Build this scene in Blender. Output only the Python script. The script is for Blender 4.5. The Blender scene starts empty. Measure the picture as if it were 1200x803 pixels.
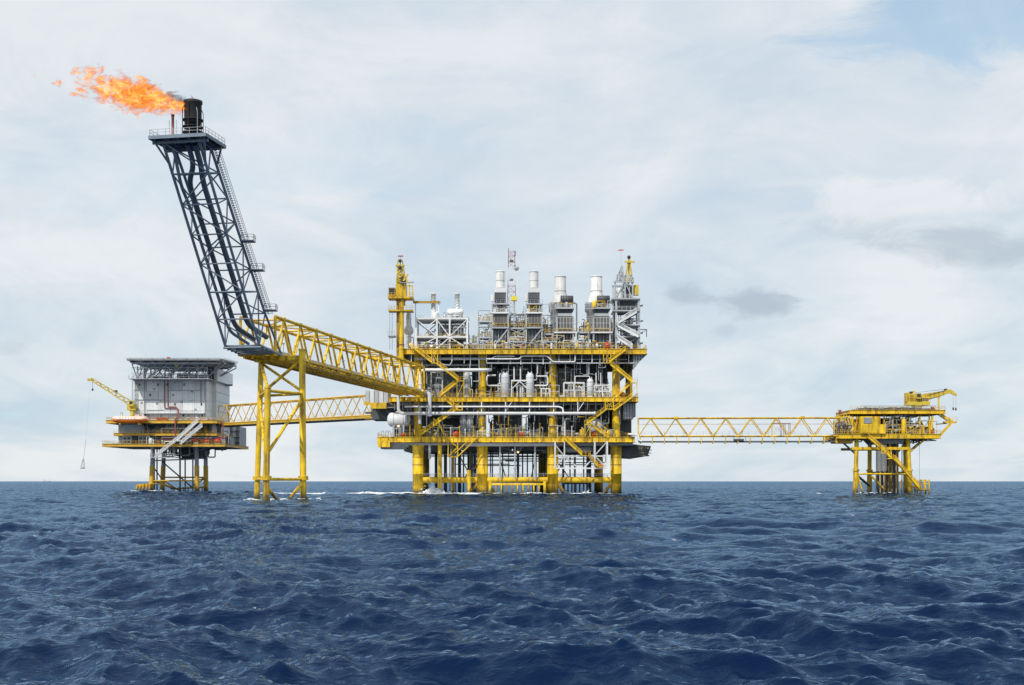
import bpy, math, random
import numpy as np
from mathutils import Vector, Matrix, noise

random.seed(11)
SC = bpy.context.scene
COL = SC.collection

# ------------------------------------------------------------------ camera
F = 1500.0                      # focal length in photograph pixels (photograph is 1200 wide)
CAM_H = 4.0                     # eye height of the photographer on a small boat
cam_data = bpy.data.cameras.new('camera')
cam_data.sensor_width = 36.0
cam_data.lens = 36.0 * F / 1200.0
cam_data.shift_y = (564.0 - 401.5) / 1200.0
cam_data.clip_start = 0.5
cam_data.clip_end = 90000.0
cam = bpy.data.objects.new('camera', cam_data)
cam.location = (0, 0, CAM_H)
cam.rotation_euler = (math.radians(90), 0, 0)
COL.objects.link(cam)
SC.camera = cam

# ------------------------------------------------------------------ world: thin cloud over a blue sky
SUN_DIR = Vector((-0.50, -0.86, 1.05)).normalized()      # towards the sun: behind the photographer, to the left
sun_el = math.asin(SUN_DIR.z)
sun_az = math.atan2(SUN_DIR.x, SUN_DIR.y)
world = bpy.data.worlds.new('World')
SC.world = world
world.use_nodes = True
nt = world.node_tree
nt.nodes.clear()


def N(tree, kind, **kw):
    n = tree.nodes.new(kind)
    for k, v in kw.items():
        setattr(n, k, v)
    return n


def math_n(tree, op, a, b=None, c=None, clamp=False):
    n = N(tree, 'ShaderNodeMath', operation=op, use_clamp=clamp)
    for i, v in enumerate((a, b, c)):
        if v is None:
            continue
        if isinstance(v, (int, float)):
            n.inputs[i].default_value = v
        else:
            tree.links.new(v, n.inputs[i])
    return n.outputs[0]


def ramp_n(tree, fac, stops, interp='LINEAR'):
    n = N(tree, 'ShaderNodeValToRGB')
    n.color_ramp.interpolation = interp
    els = n.color_ramp.elements
    while len(els) < len(stops):
        els.new(0.5)
    for e, (p, c) in zip(els, stops):
        e.position = p
        e.color = c if len(c) == 4 else (*c, 1)
    tree.links.new(fac, n.inputs[0])
    return n.outputs[0]


def mix_n(tree, fac, a, b, blend='MIX'):
    n = N(tree, 'ShaderNodeMix', data_type='RGBA', blend_type=blend)
    if isinstance(fac, (int, float)):
        n.inputs[0].default_value = fac
    else:
        tree.links.new(fac, n.inputs[0])
    for i, v in ((6, a), (7, b)):
        if isinstance(v, tuple):
            n.inputs[i].default_value = (*v[:3], 1)
        else:
            tree.links.new(v, n.inputs[i])
    return n.outputs[2]


def noise_n(tree, vec, scale, detail=6, rough=0.55, distort=0.0):
    n = N(tree, 'ShaderNodeTexNoise')
    n.inputs['Scale'].default_value = scale
    n.inputs['Detail'].default_value = detail
    n.inputs['Roughness'].default_value = rough
    n.inputs['Distortion'].default_value = distort
    tree.links.new(vec, n.inputs['Vector'])
    return n.outputs['Fac']


def smooth_n(tree, val, lo, hi):
    n = N(tree, 'ShaderNodeMapRange', interpolation_type='SMOOTHSTEP')
    tree.links.new(val, n.inputs[0])
    n.inputs[1].default_value = lo
    n.inputs[2].default_value = hi
    return n.outputs[0]


SKY_STRENGTH = 0.15
sky = N(nt, 'ShaderNodeTexSky', sky_type='NISHITA')
sky.sun_disc = False
sky.sun_elevation = sun_el
sky.sun_rotation = sun_az
sky.air_density = 1.0
sky.dust_density = 0.4
sky.ozone_density = 0.25
tc = N(nt, 'ShaderNodeTexCoord')
sep = N(nt, 'ShaderNodeSeparateXYZ')
nt.links.new(tc.outputs['Generated'], sep.inputs[0])
dx, dy, dz = sep.outputs
zz = math_n(nt, 'ADD', math_n(nt, 'MAXIMUM', dz, 0.0), 0.16)
comb = N(nt, 'ShaderNodeCombineXYZ')
nt.links.new(math_n(nt, 'DIVIDE', dx, zz), comb.inputs[0])
nt.links.new(math_n(nt, 'DIVIDE', dy, zz), comb.inputs[1])
plane = comb.outputs[0]                                  # a point on the cloud layer overhead
mp = N(nt, 'ShaderNodeMapping')
mp.inputs['Rotation'].default_value = (0, 0, math.radians(35))
mp.inputs['Scale'].default_value = (1.0, 0.62, 1)
nt.links.new(plane, mp.inputs[0])
big = noise_n(nt, mp.outputs[0], 0.85, 3, 0.5, 0.3)
fine = noise_n(nt, mp.outputs[0], 2.6, 9, 0.58, 0.9)
mps = N(nt, 'ShaderNodeMapping')                         # cirrus streaks rising to the right
mps.inputs['Rotation'].default_value = (0, math.radians(17), 0)
mps.inputs['Scale'].default_value = (4.2, 4.2, 10.0)
nt.links.new(tc.outputs['Generated'], mps.inputs[0])
streaks = noise_n(nt, mps.outputs[0], 1.5, 9, 0.62, 0.7)
body = math_n(nt, 'ADD', math_n(nt, 'ADD', math_n(nt, 'MULTIPLY', big, 0.42), math_n(nt, 'MULTIPLY', fine, 0.28)), math_n(nt, 'MULTIPLY', streaks, 0.30))
# direction on a plane straight ahead, for the few clouds that can be told apart
sa = math_n(nt, 'DIVIDE', dx, math_n(nt, 'MAXIMUM', dy, 0.05))
sb = math_n(nt, 'DIVIDE', dz, math_n(nt, 'MAXIMUM', dy, 0.05))
ahead = smooth_n(nt, dy, 0.05, 0.3)
fluff = noise_n(nt, mps.outputs[0], 9.0, 8, 0.66, 0.3)
fluff2 = noise_n(nt, mps.outputs[0], 2.8, 9, 0.64, 0.8)


def patch(u, v, ru, rv, amp, f=fluff, k=1.6):
    """a soft cloud in one part of the sky, edge broken by noise"""
    a = math_n(nt, 'DIVIDE', math_n(nt, 'SUBTRACT', sa, (u - 600) / F), ru / F)
    b = math_n(nt, 'DIVIDE', math_n(nt, 'SUBTRACT', sb, (564 - v) / F), rv / F)
    d = math_n(nt, 'SQRT', math_n(nt, 'ADD', math_n(nt, 'MULTIPLY', a, a), math_n(nt, 'MULTIPLY', b, b)))
    d = math_n(nt, 'ADD', d, math_n(nt, 'MULTIPLY', math_n(nt, 'SUBTRACT', f, 0.5), k))
    s = N(nt, 'ShaderNodeMapRange', interpolation_type='SMOOTHSTEP')
    nt.links.new(d, s.inputs[0])
    s.inputs[1].default_value = 1.15
    s.inputs[2].default_value = 0.25
    s.inputs[3].default_value = 0
    s.inputs[4].default_value = amp
    return math_n(nt, 'MULTIPLY', s.outputs[0], ahead)


cloud_col = ramp_n(nt, body, [(0.36, (3.5, 4.3, 5.1)), (0.47, (4.35, 4.88, 5.38)), (0.58, (5.42, 5.6, 5.8))])
blue = patch(1150, 22, 215, 62, 0.48, fluff2, 2.8)
blue2 = patch(250, 190, 380, 90, 0.16, fluff2, 2.6)
veil = math_n(nt, 'SUBTRACT', math_n(nt, 'SUBTRACT', smooth_n(nt, body, 0.22, 0.42), blue), blue2)
veil = math_n(nt, 'MINIMUM', math_n(nt, 'MAXIMUM', veil, 0.28), 0.96)
clear = mix_n(nt, 1.0, sky.outputs[0], (0.80, 1.06, 1.04), 'MULTIPLY')    # clean sea air is a little more cyan
base_sky = mix_n(nt, veil, clear, cloud_col)
for args in ((886, 354, 60, 21, 1.0, fluff, 1.9), (806, 348, 33, 15, 0.85, fluff, 1.9), (1145, 280, 130, 38, 0.75, fluff2, 3.0),
             (851, 389, 17, 10, 0.4, fluff, 2.6), (1010, 262, 110, 22, 0.25, fluff2, 3.4), (12, 408, 30, 13, 0.35, fluff, 2.6)):
    base_sky = mix_n(nt, patch(*args), base_sky, (3.15, 3.75, 4.3))
for args in ((1070, 235, 170, 30, 0.6, fluff2, 3.6), (75, 300, 150, 42, 0.4, fluff2, 3.0), (560, 50, 230, 52, 0.35, fluff2, 3.0)):
    base_sky = mix_n(nt, patch(*args), base_sky, (5.85, 5.95, 6.05))
bg = N(nt, 'ShaderNodeBackground')
bg.inputs['Strength'].default_value = SKY_STRENGTH
nt.links.new(base_sky, bg.inputs['Color'])
wout = N(nt, 'ShaderNodeOutputWorld')
nt.links.new(bg.outputs[0], wout.inputs['Surface'])

sun_data = bpy.data.lights.new('sun', 'SUN')
sun_data.energy = 3.2
sun_data.angle = math.radians(0.8)
sun_data.color = (1.0, 0.955, 0.88)
sun = bpy.data.objects.new('sun', sun_data)
sun.rotation_euler = (-SUN_DIR).to_track_quat('-Z', 'Y').to_euler()
sun.location = (-60, -60, 120)
COL.objects.link(sun)

SC.view_settings.view_transform = 'Standard'
SC.view_settings.look = 'None'
SC.view_settings.exposure = 0.0
SC.view_settings.gamma = 1.0
SC.view_settings.use_curve_mapping = False

# ------------------------------------------------------------------ materials
MATS = {}


def paint(name, col, rough=0.5, wear=(0.20, 0.09, 0.04), amt=0.35, var=0.22, metal=0.0, streak=0.9, thr=0.60, splash=False):
    m = bpy.data.materials.new(name)
    m.use_nodes = True
    t = m.node_tree
    b = t.nodes['Principled BSDF']
    geo = N(t, 'ShaderNodeNewGeometry')
    info = N(t, 'ShaderNodeObjectInfo')
    n1 = noise_n(t, geo.outputs['Position'], 0.30, 5, 0.6)
    mp_ = N(t, 'ShaderNodeMapping')
    mp_.inputs['Scale'].default_value = (1, 1, 0.16)
    t.links.new(geo.outputs['Position'], mp_.inputs[0])
    n2 = noise_n(t, mp_.outputs[0], streak, 6, 0.65)
    light = tuple(min(1, c * (1 + var * 0.5)) for c in col)
    dark = tuple(c * (1 - var) for c in col)
    c1 = ramp_n(t, n1, [(0.3, dark), (0.7, light)])
    tint = math_n(t, 'ADD', math_n(t, 'MULTIPLY', info.outputs['Random'], 0.24), 0.86)
    hs = N(t, 'ShaderNodeHueSaturation')
    t.links.new(tint, hs.inputs['Value'])
    t.links.new(c1, hs.inputs['Color'])
    w = math_n(t, 'MULTIPLY', smooth_n(t, n2, thr, thr + 0.14), amt)
    c2 = mix_n(t, w, hs.outputs[0], wear)
    # fine chips and dirt
    n3 = noise_n(t, geo.outputs['Position'], 3.5, 4, 0.7)
    c2 = mix_n(t, math_n(t, 'MULTIPLY', smooth_n(t, n3, 0.60, 0.72), amt * 0.7), c2, tuple(c * 0.45 for c in col))
    if splash:      # wet marine growth where the swell washes the steel
        sp_ = N(t, 'ShaderNodeSeparateXYZ')
        t.links.new(geo.outputs['Position'], sp_.inputs[0])
        edge = math_n(t, 'ADD', sp_.outputs[2], math_n(t, 'MULTIPLY', n2, -3.0))
        g_ = N(t, 'ShaderNodeMapRange')
        t.links.new(edge, g_.inputs[0])
        g_.inputs[1].default_value = 0.6
        g_.inputs[2].default_value = -0.8
        c2 = mix_n(t, math_n(t, 'MULTIPLY', g_.outputs[0], 0.85), c2, (0.045, 0.04, 0.022))
    t.links.new(c2, b.inputs['Base Color'])
    r = math_n(t, 'ADD', math_n(t, 'MULTIPLY', n1, 0.25), rough - 0.12)
    t.links.new(r, b.inputs['Roughness'])
    b.inputs['Metallic'].default_value = metal
    MATS[name] = m
    return m


YEL = paint('yellow_paint', (0.85, 0.545, 0.013), 0.5, (0.19, 0.08, 0.02), 0.7, 0.30, thr=0.49, splash=True)
YEL2 = paint('yellow_paint_far', (0.68, 0.41, 0.035), 0.55, (0.22, 0.10, 0.04), 0.55, 0.22, thr=0.53, splash=True)
YELD = paint('yellow_paint_dark', (0.50, 0.30, 0.03), 0.6, (0.10, 0.05, 0.02), 0.7, 0.35, thr=0.49, splash=True)  # deeper yellow for back rows, undersides and smaller parts
CRANE_Y = paint('crane_yellow', (0.66, 0.48, 0.045), 0.5, (0.22, 0.15, 0.05), 0.5, 0.25)
STACK_W = paint('heat_stained_white', (0.78, 0.77, 0.74), 0.45, (0.36, 0.30, 0.22), 0.5, 0.14, thr=0.53)
WHITE = paint('white_paint', (0.78, 0.78, 0.77), 0.42, (0.45, 0.36, 0.26), 0.35, 0.10)
CLAD = paint('pale_grey_cladding', (0.70, 0.715, 0.73), 0.55, (0.36, 0.33, 0.30), 0.35, 0.10)
LGREY = paint('light_grey_steel', (0.46, 0.48, 0.50), 0.5, (0.27, 0.20, 0.15), 0.4, 0.2)
GREY = paint('grey_steel', (0.27, 0.285, 0.30), 0.5, (0.16, 0.10, 0.06), 0.45, 0.3)
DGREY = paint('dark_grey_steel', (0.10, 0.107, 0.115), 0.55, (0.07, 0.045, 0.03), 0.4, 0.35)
DARK = paint('near_black_steel', (0.035, 0.037, 0.042), 0.6, (0.05, 0.035, 0.03), 0.3, 0.3)
NAVY = paint('blue_grey_steel', (0.19, 0.24, 0.30), 0.5, (0.10, 0.08, 0.07), 0.35, 0.25)
NAVYD = paint('dark_blue_grey_pipe', (0.135, 0.170, 0.215), 0.45, (0.07, 0.05, 0.04), 0.4, 0.3)
SILVER = paint('silver_insulation', (0.56, 0.57, 0.58), 0.38, (0.30, 0.26, 0.20), 0.35, 0.15, metal=0.55)
TAN = paint('weathered_tan_lagging', (0.43, 0.36, 0.22), 0.55, (0.20, 0.12, 0.06), 0.4, 0.3)
BROWN = paint('brown_louvre', (0.15, 0.135, 0.12), 0.6, (0.10, 0.06, 0.03), 0.5, 0.3)
SOOT = paint('sooty_black_steel', (0.018, 0.017, 0.017), 0.7, (0.06, 0.035, 0.025), 0.5, 0.4)
RED = paint('red_paint', (0.50, 0.035, 0.025), 0.45, (0.25, 0.05, 0.03), 0.3, 0.2)
MASTRED = paint('faded_mast_red', (0.36, 0.09, 0.09), 0.5, (0.4, 0.3, 0.3), 0.4, 0.2)
RUSTPIPE = paint('red_brown_pipe', (0.30, 0.10, 0.085), 0.5, (0.2, 0.06, 0.05), 0.3, 0.2)
ORANGE = paint('lifeboat_orange', (0.78, 0.20, 0.02), 0.4, (0.5, 0.22, 0.08), 0.3, 0.12)
ORANGEP = paint('faded_lifeboat_canopy', (0.84, 0.60, 0.50), 0.45, (0.6, 0.3, 0.2), 0.3, 0.1)
BRIGHT_Y = paint('bright_yellow_sheet', (0.80, 0.66, 0.04), 0.5, (0.5, 0.4, 0.1), 0.1, 0.08)


def glass_mat():
    m = bpy.data.materials.new('dark_window_glass')
    m.use_nodes = True
    b = m.node_tree.nodes['Principled BSDF']
    b.inputs['Base Color'].default_value = (0.03, 0.04, 0.05, 1)
    b.inputs['Roughness'].default_value = 0.12
    return m


GLASS = glass_mat()


def lamp_mat():
    m = bpy.data.materials.new('lit_lamp')
    m.use_nodes = True
    b = m.node_tree.nodes['Principled BSDF']
    b.inputs['Base Color'].default_value = (0.8, 0.6, 0.4, 1)
    b.inputs['Emission Color'].default_value = (1.0, 0.62, 0.30, 1)
    b.inputs['Emission Strength'].default_value = 1.6
    return m


LAMP = lamp_mat()


# ------------------------------------------------------------------ geometry helpers
def A(u, v, Y):
    """the point at distance Y that the photograph shows at pixel (u, v)"""
    return Vector(((u - 600.0) * Y / F, Y, CAM_H + (564.0 - v) * Y / F))


class MB:
    def __init__(self):
        self.v, self.f, self.s = [], [], []

    def _add(self, vs, fs, smooth=False):
        o = len(self.v)
        self.v.extend(vs)
        self.f.extend([tuple(i + o for i in f) for f in fs])
        self.s.extend([smooth] * len(fs))
        return self

    def tube(self, p, q, r, n=8, r2=None, cap=True):
        p, q = Vector(p), Vector(q)
        r2 = r if r2 is None else r2
        d = (q - p)
        if d.length < 1e-6:
            return self
        d.normalize()
        a = d.orthogonal().normalized()
        if abs(d.z) < 0.9:
            a = d.cross(Vector((0, 0, 1))).normalized()
        b = d.cross(a)
        vs = []
        off = math.pi / n if n == 4 else 0
        for k in range(n):
            c, s_ = math.cos(2 * math.pi * k / n + off), math.sin(2 * math.pi * k / n + off)
            vs.append(p + (a * c + b * s_) * r)
            vs.append(q + (a * c + b * s_) * r2)
        fs = [(2 * k, 2 * k + 1, 2 * ((k + 1) % n) + 1, 2 * ((k + 1) % n)) for k in range(n)]
        fs = [tuple(reversed(f)) for f in fs]
        self._add(vs, fs, n > 4)
        if cap:
            self._add([vs[2 * k] for k in range(n)], [tuple(range(n))])
            self._add([vs[2 * k + 1] for k in range(n)], [tuple(reversed(range(n)))])
        return self

    def box(self, lo, hi):
        x0, y0, z0 = (min(a, b) for a, b in zip(lo, hi))
        x1, y1, z1 = (max(a, b) for a, b in zip(lo, hi))
        vs = [Vector(p) for p in ((x0, y0, z0), (x1, y0, z0), (x1, y1, z0), (x0, y1, z0),
                                  (x0, y0, z1), (x1, y0, z1), (x1, y1, z1), (x0, y1, z1))]
        return self._add(vs, [(3, 2, 1, 0), (4, 5, 6, 7), (0, 1, 5, 4), (1, 2, 6, 5), (2, 3, 7, 6), (3, 0, 4, 7)])

    def beam(self, p, q, w, h, up=(0, 0, 1)):
        """rectangular bar from p to q, w across, h along 'up'"""
        p, q = Vector(p), Vector(q)
        d = (q - p).normalized()
        up = Vector(up)
        if abs(d.dot(up)) > 0.98:
            up = Vector((0, 1, 0))
        a = d.cross(up).normalized()
        b = a.cross(d)
        vs = []
        for e in (p, q):
            for sa_, sb_ in ((-1, -1), (1, -1), (1, 1), (-1, 1)):
                vs.append(e + a * (w / 2 * sa_) + b * (h / 2 * sb_))
        return self._add(vs, [(3, 2, 1, 0), (4, 5, 6, 7), (0, 1, 5, 4), (1, 2, 6, 5), (2, 3, 7, 6), (3, 0, 4, 7)])

    def ibeam(self, p, q, w, h):
        """an I-section bar: web plus two flanges"""
        p, q = Vector(p), Vector(q)
        t = h * 0.10
        z = Vector((0, 0, 1))
        self.beam(p + z * (h / 2 - t / 2), q + z * (h / 2 - t / 2), w, t)
        self.beam(p - z * (h / 2 - t / 2), q - z * (h / 2 - t / 2), w, t)
        return self.beam(p, q, w * 0.35, h - 2 * t)

    def path(self, pts, r, n=8, bend=None):
        """pipe along a polyline with rounded elbows"""
        pts = [Vector(p) for p in pts]
        bend = bend or r * 2.2
        out = [pts[0]]
        for i in range(1, len(pts) - 1):
            a, c, b = pts[i - 1], pts[i], pts[i + 1]
            da, db = (a - c), (b - c)
            k = min(bend, da.length * 0.49, db.length * 0.49)
            da.normalize()
            db.normalize()
            s, e = c + da * k, c + db * k
            for j in range(5):
                t_ = j / 4
                out.append(s * (1 - t_) ** 2 + c * (2 * t_ * (1 - t_)) + e * t_ ** 2)
        out.append(pts[-1])
        m = len(out)
        vs, prev = [], None
        for i, p in enumerate(out):
            d = (out[min(i + 1, m - 1)] - out[max(i - 1, 0)]).normalized()
            if prev is None:
                a = d.orthogonal().normalized()
            else:
                a = (prev - d * prev.dot(d)).normalized()
            prev = a
            b = d.cross(a)
            for k in range(n):
                vs.append(p + (a * math.cos(2 * math.pi * k / n) + b * math.sin(2 * math.pi * k / n)) * r)
        fs = []
        for i in range(m - 1):
            for k in range(n):
                fs.append((i * n + k, i * n + (k + 1) % n, (i + 1) * n + (k + 1) % n, (i + 1) * n + k))
        self._add(vs, fs, True)
        self._add(vs[:n], [tuple(reversed(range(n)))])
        self._add(vs[-n:], [tuple(range(n))])
        return self

    def lathe(self, base, prof, n=16, axis='z'):
        """surface of revolution; prof is a list of (radius, height)"""
        base = Vector(base)
        vs = []
        for r, h in prof:
            for k in range(n):
                c, s_ = math.cos(2 * math.pi * k / n) * r, math.sin(2 * math.pi * k / n) * r
                if axis == 'z':
                    vs.append(base + Vector((c, s_, h)))
                elif axis == 'x':
                    vs.append(base + Vector((h, c, s_)))
                else:
                    vs.append(base + Vector((s_, h, c)))
        fs = []
        m = len(prof)
        for i in range(m - 1):
            for k in range(n):
                fs.append((i * n + k, i * n + (k + 1) % n, (i + 1) * n + (k + 1) % n, (i + 1) * n + k))
        self._add(vs, fs, True)
        self._add(vs[:n], [tuple(reversed(range(n)))])
        self._add(vs[-n:], [tuple(range(n))])
        return self

    def prism(self, poly, lo, hi, axis='z'):
        """polygon (list of 2-tuples) extruded from lo to hi; axis z: (x, y); axis y: (x, z); axis x: (y, z)"""
        n = len(poly)

        def mk(p, h):
            return Vector((p[0], p[1], h)) if axis == 'z' else (Vector((p[0], h, p[1])) if axis == 'y' else Vector((h, p[0], p[1])))
        vs = [mk(p, lo) for p in poly] + [mk(p, hi) for p in poly]
        fs = [tuple(reversed(range(n))), tuple(range(n, 2 * n))]
        fs += [(k, (k + 1) % n, n + (k + 1) % n, n + k) for k in range(n)]
        return self._add(vs, fs)

    def rail(self, pts, h=1.15, gap=2.2, r=0.05):
        """guard rail along a polyline standing on a floor"""
        pts = [Vector(p) for p in pts]
        z = Vector((0, 0, 1))
        for a, b in zip(pts[:-1], pts[1:]):
            L = (b - a).length
            if L < 0.2:
                continue
            n = max(1, round(L / gap))
            for k in range(n + 1):
                p = a.lerp(b, k / n)
                self.tube(p, p + z * h, r, 4, cap=False)
            for hh in (h, h * 0.55):
                self.tube(a + z * hh, b + z * hh, r * 0.9, 4, cap=False)
        return self

    def build(self, name, mat, parent=None, stuff=False):
        o = Vector((0, 0, 0))
        p = parent
        while p is not None:
            o = o + p.location
            p = p.parent
        me = bpy.data.meshes.new(name)
        me.from_pydata([tuple(v - o) for v in self.v], [], self.f)
        me.polygons.foreach_set('use_smooth', self.s)
        me.materials.append(mat)
        me.update()
        ob = bpy.data.objects.new(name, me)
        if parent is not None:
            ob.parent = parent
        if stuff:
            ob['kind'] = 'stuff'
        COL.objects.link(ob)
        return ob


def tag(o, label, cat, group=None, kind=None):
    o['label'] = label
    o['category'] = cat
    if group:
        o['group'] = group
    if kind:
        o['kind'] = kind
    return o


def thing(name, label, cat, loc=(0, 0, 0), group=None):
    o = bpy.data.objects.new(name, None)
    o.empty_display_size = 1.0
    o.location = loc
    COL.objects.link(o)
    return tag(o, label, cat, group)


def tubep(name, mat, parent, p, q, r, n=8, r2=None):
    return MB().tube(p, q, r, n, r2).build(name, mat, parent)


def boxp(name, mat, parent, lo, hi):
    return MB().box(lo, hi).build(name, mat, parent)

# ------------------------------------------------------------------ the sea
WIND = np.array([-0.45, -0.89])


def sea_tile(n, L, lmin, lmax, seed):
    """one periodic patch of wind waves: height, sideways shift and crest folding"""
    rng = np.random.default_rng(seed)
    k1 = 2 * np.pi * np.fft.fftfreq(n, L / n)
    kx, ky = np.meshgrid(k1, k1, indexing='ij')
    k = np.hypot(kx, ky)
    k[0, 0] = 1.0
    lw = 2.7
    ang = (kx * WIND[0] + ky * WIND[1]) / k
    P = np.exp(-1.0 / (k * lw) ** 2) / k ** 3.75 * (0.12 + 0.88 * ang ** 2)
    lam = 2 * np.pi / k
    P[(lam < lmin) | (lam > lmax)] = 0
    P[0, 0] = 0
    h = (rng.standard_normal((n, n)) + 1j * rng.standard_normal((n, n))) * np.sqrt(P) * (2 * np.pi / L)
    inv = lambda a: (np.fft.ifft2(a) * n * n).real
    H = inv(h)
    DX = inv(-1j * kx / k * h)
    DY = inv(-1j * ky / k * h)
    JX = inv(kx * kx / k * h)
    JY = inv(ky * ky / k * h)
    return H, DX, DY, JX + JY


def sea_sample(t, L, x, y):
    n = t[0].shape[0]
    gx, gy = (x / L * n), (y / L * n)
    ix, iy = np.floor(gx).astype(int), np.floor(gy).astype(int)
    fx, fy = gx - ix, gy - iy
    i0, i1, j0, j1 = ix % n, (ix + 1) % n, iy % n, (iy + 1) % n
    return [a[i0, j0] * (1 - fx) * (1 - fy) + a[i1, j0] * fx * (1 - fy) + a[i0, j1] * (1 - fx) * fy + a[i1, j1] * fx * fy for a in t]


SEA_A = 190.0
SEA_B = 43.0
tile_a = sea_tile(512, SEA_A, 3.2, 80.0, 4)
tile_b = sea_tile(512, SEA_B, 0.28, 3.2, 9)
SEA_GAIN = 0.215 / math.sqrt(float((tile_a[0] ** 2).mean()))
CHOP = 0.60


def sea_height(x, y, r):
    ca, sa_ = math.cos(0.31), math.sin(0.31)
    a = sea_sample(tile_a, SEA_A, x, y)
    bx, by = x * ca - y * sa_, x * sa_ + y * ca
    b = sea_sample(tile_b, SEA_B, bx, by)
    fb = np.clip(1.0 - (r - 120.0) / 330.0, 0.0, 1.0) * SEA_GAIN * 1.35
    fa = np.clip(1.0 - (r - 1500.0) / 5000.0, 0.0, 1.0) * SEA_GAIN
    # gusts: the chop is livelier in some places than in others
    gust = 0.8 + 0.35 * np.sin(x * 0.047 + 1.3 * np.sin(y * 0.031)) * np.sin(y * 0.039 + 0.6)
    fb = fb * gust
    z = a[0] * fa + b[0] * fb
    hx = -CHOP * (a[1] * fa + (b[1] * ca + b[2] * sa_) * fb)
    hy = -CHOP * (a[2] * fa + (-b[1] * sa_ + b[2] * ca) * fb)
    fold = CHOP * (a[3] * fa + b[3] * fb)
    return z, hx, hy, fold


rings = [5.0]
while rings[-1] < 42000:
    d = rings[-1]
    step = max(0.10, 0.0062 * d) if d < 720 else (0.02 * d if d < 6000 else 0.15 * d)
    rings.append(d + step)
rings = np.array(rings)
dense = np.radians(np.linspace(-31, 31, 860))
coarse = np.radians(np.linspace(31, 329, 90))[1:-1]
angs = np.concatenate([dense, coarse])
RR, AA = np.meshgrid(rings, angs, indexing='ij')
gx, gy = RR * np.sin(AA), RR * np.cos(AA)
gz, hx, hy, fold = sea_height(gx, gy, RR)
nr, na = RR.shape
# foam: breaking crests, plus the wash round the legs that stand in the swell
foam = np.zeros_like(fold)


def wash(cx, cy, rx, ry, amp):
    return amp * np.exp(-(((gx - cx) / rx) ** 2 + ((gy - cy) / ry) ** 2))


lump = 0.55 + 0.9 * np.sin(gx * 0.9 + 2 * np.sin(gy * 0.23)) * np.sin(gy * 0.37 + gx * 0.21)
w_all = wash(-27, 402, 15, 14, 2.6) + wash(-44, 402, 20, 12, 1.5) + wash(-70, 400, 20, 10, 0.75) + wash(-9, 401, 12, 5, 1.2) + wash(19, 404, 9, 3, 0.8) \
    + wash(27.5, 405, 3.0, 2.0, 0.9) + wash(-50, 273, 5, 3, 0.35) + wash(105, 399, 6, 3, 0.35) + wash(-141, 506, 9, 4, 0.35) \
    + wash(-59, 292, 5.0, 2.0, 0.7)
caps = [(300, 711), (304, 713), (296, 709), (785, 631), (790, 633), (858, 652), (866, 654), (700, 733), (704, 735), (790, 634), (630, 570.5), (752, 583), (990, 606), (1000, 608), (880, 618), (1020, 585),
        (270, 588), (282, 587), (120, 596), (430, 604), (520, 640), (1105, 640), (1112, 641), (980, 655), (40, 640), (645, 655)]
for cu, cv in caps:
    cy_ = 4.0 * 1500.0 / (cv - 564.0)
    cx_ = (cu - 600.0) * cy_ / 1500.0
    w_all = w_all + wash(cx_, cy_, 0.0026 * cy_ + 0.06, 0.0045 * cy_ + 0.15, 0.62)
foam = np.clip(foam + np.clip(w_all * (0.62 + 0.5 * lump), 0, 1), 0, 1)
co = np.stack([gx + hx, gy + hy, gz], -1).reshape(-1, 3)
idx = np.arange(nr * na).reshape(nr, na)
a_ = idx[:-1, :]
b_ = idx[1:, :]
a2, b2 = np.roll(a_, -1, 1), np.roll(b_, -1, 1)
quads = np.stack([a_, a2, b2, b_], -1).reshape(-1, 4)
nq = len(quads)
centre = len(co)
co = np.vstack([co, [[0, 0, 0]]])
tri = np.stack([np.full(na, centre), np.roll(idx[0], -1), idx[0]], -1)
me = bpy.data.meshes.new('sea')
me.vertices.add(len(co))
me.vertices.foreach_set('co', co.astype(np.float32).ravel())
loops = np.concatenate([quads.ravel(), tri.ravel()]).astype(np.int32)
me.loops.add(len(loops))
me.loops.foreach_set('vertex_index', loops)
me.polygons.add(nq + na)
me.polygons.foreach_set('loop_start', np.concatenate([np.arange(nq) * 4, nq * 4 + np.arange(na) * 3]).astype(np.int32))
me.polygons.foreach_set('use_smooth', np.ones(nq + na, dtype=bool))
att = me.attributes.new('foam', 'FLOAT', 'POINT')
att.data.foreach_set('value', np.concatenate([foam.ravel(), [0]]).astype(np.float32))
me.update(calc_edges=True)
me.validate()
sea = bpy.data.objects.new('sea', me)
sea['kind'] = 'structure'
COL.objects.link(sea)

m = bpy.data.materials.new('sea_water')
m.use_nodes = True
t = m.node_tree
b = t.nodes['Principled BSDF']
geo = N(t, 'ShaderNodeNewGeometry')
pos = geo.outputs['Position']
mpw = N(t, 'ShaderNodeMapping')
mpw.inputs['Rotation'].default_value = (0, 0, math.radians(-27))
mpw.inputs['Scale'].default_value = (0.55, 1.0, 1.0)
t.links.new(pos, mpw.inputs[0])
n_a = noise_n(t, mpw.outputs[0], 1.1, 5, 0.6, 0.5)
n_b = noise_n(t, mpw.outputs[0], 5.0, 4, 0.6, 0.6)
n_c = noise_n(t, mpw.outputs[0], 0.33, 3, 0.5, 0.4)
dist = N(t, 'ShaderNodeVectorMath', operation='LENGTH')
t.links.new(pos, dist.inputs[0])
far = math_n(t, 'MULTIPLY', smooth_n(t, dist.outputs['Value'], 80.0, 380.0), 0.85)    # stands in for the chop that is too small to model far out
hgt = math_n(t, 'ADD', math_n(t, 'ADD', math_n(t, 'MULTIPLY', n_a, 0.10), math_n(t, 'MULTIPLY', n_b, 0.022)), math_n(t, 'MULTIPLY', n_c, far))
bump = N(t, 'ShaderNodeBump')
bump.inputs['Strength'].default_value = 1.0
bump.inputs['Distance'].default_value = 1.0
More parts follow.
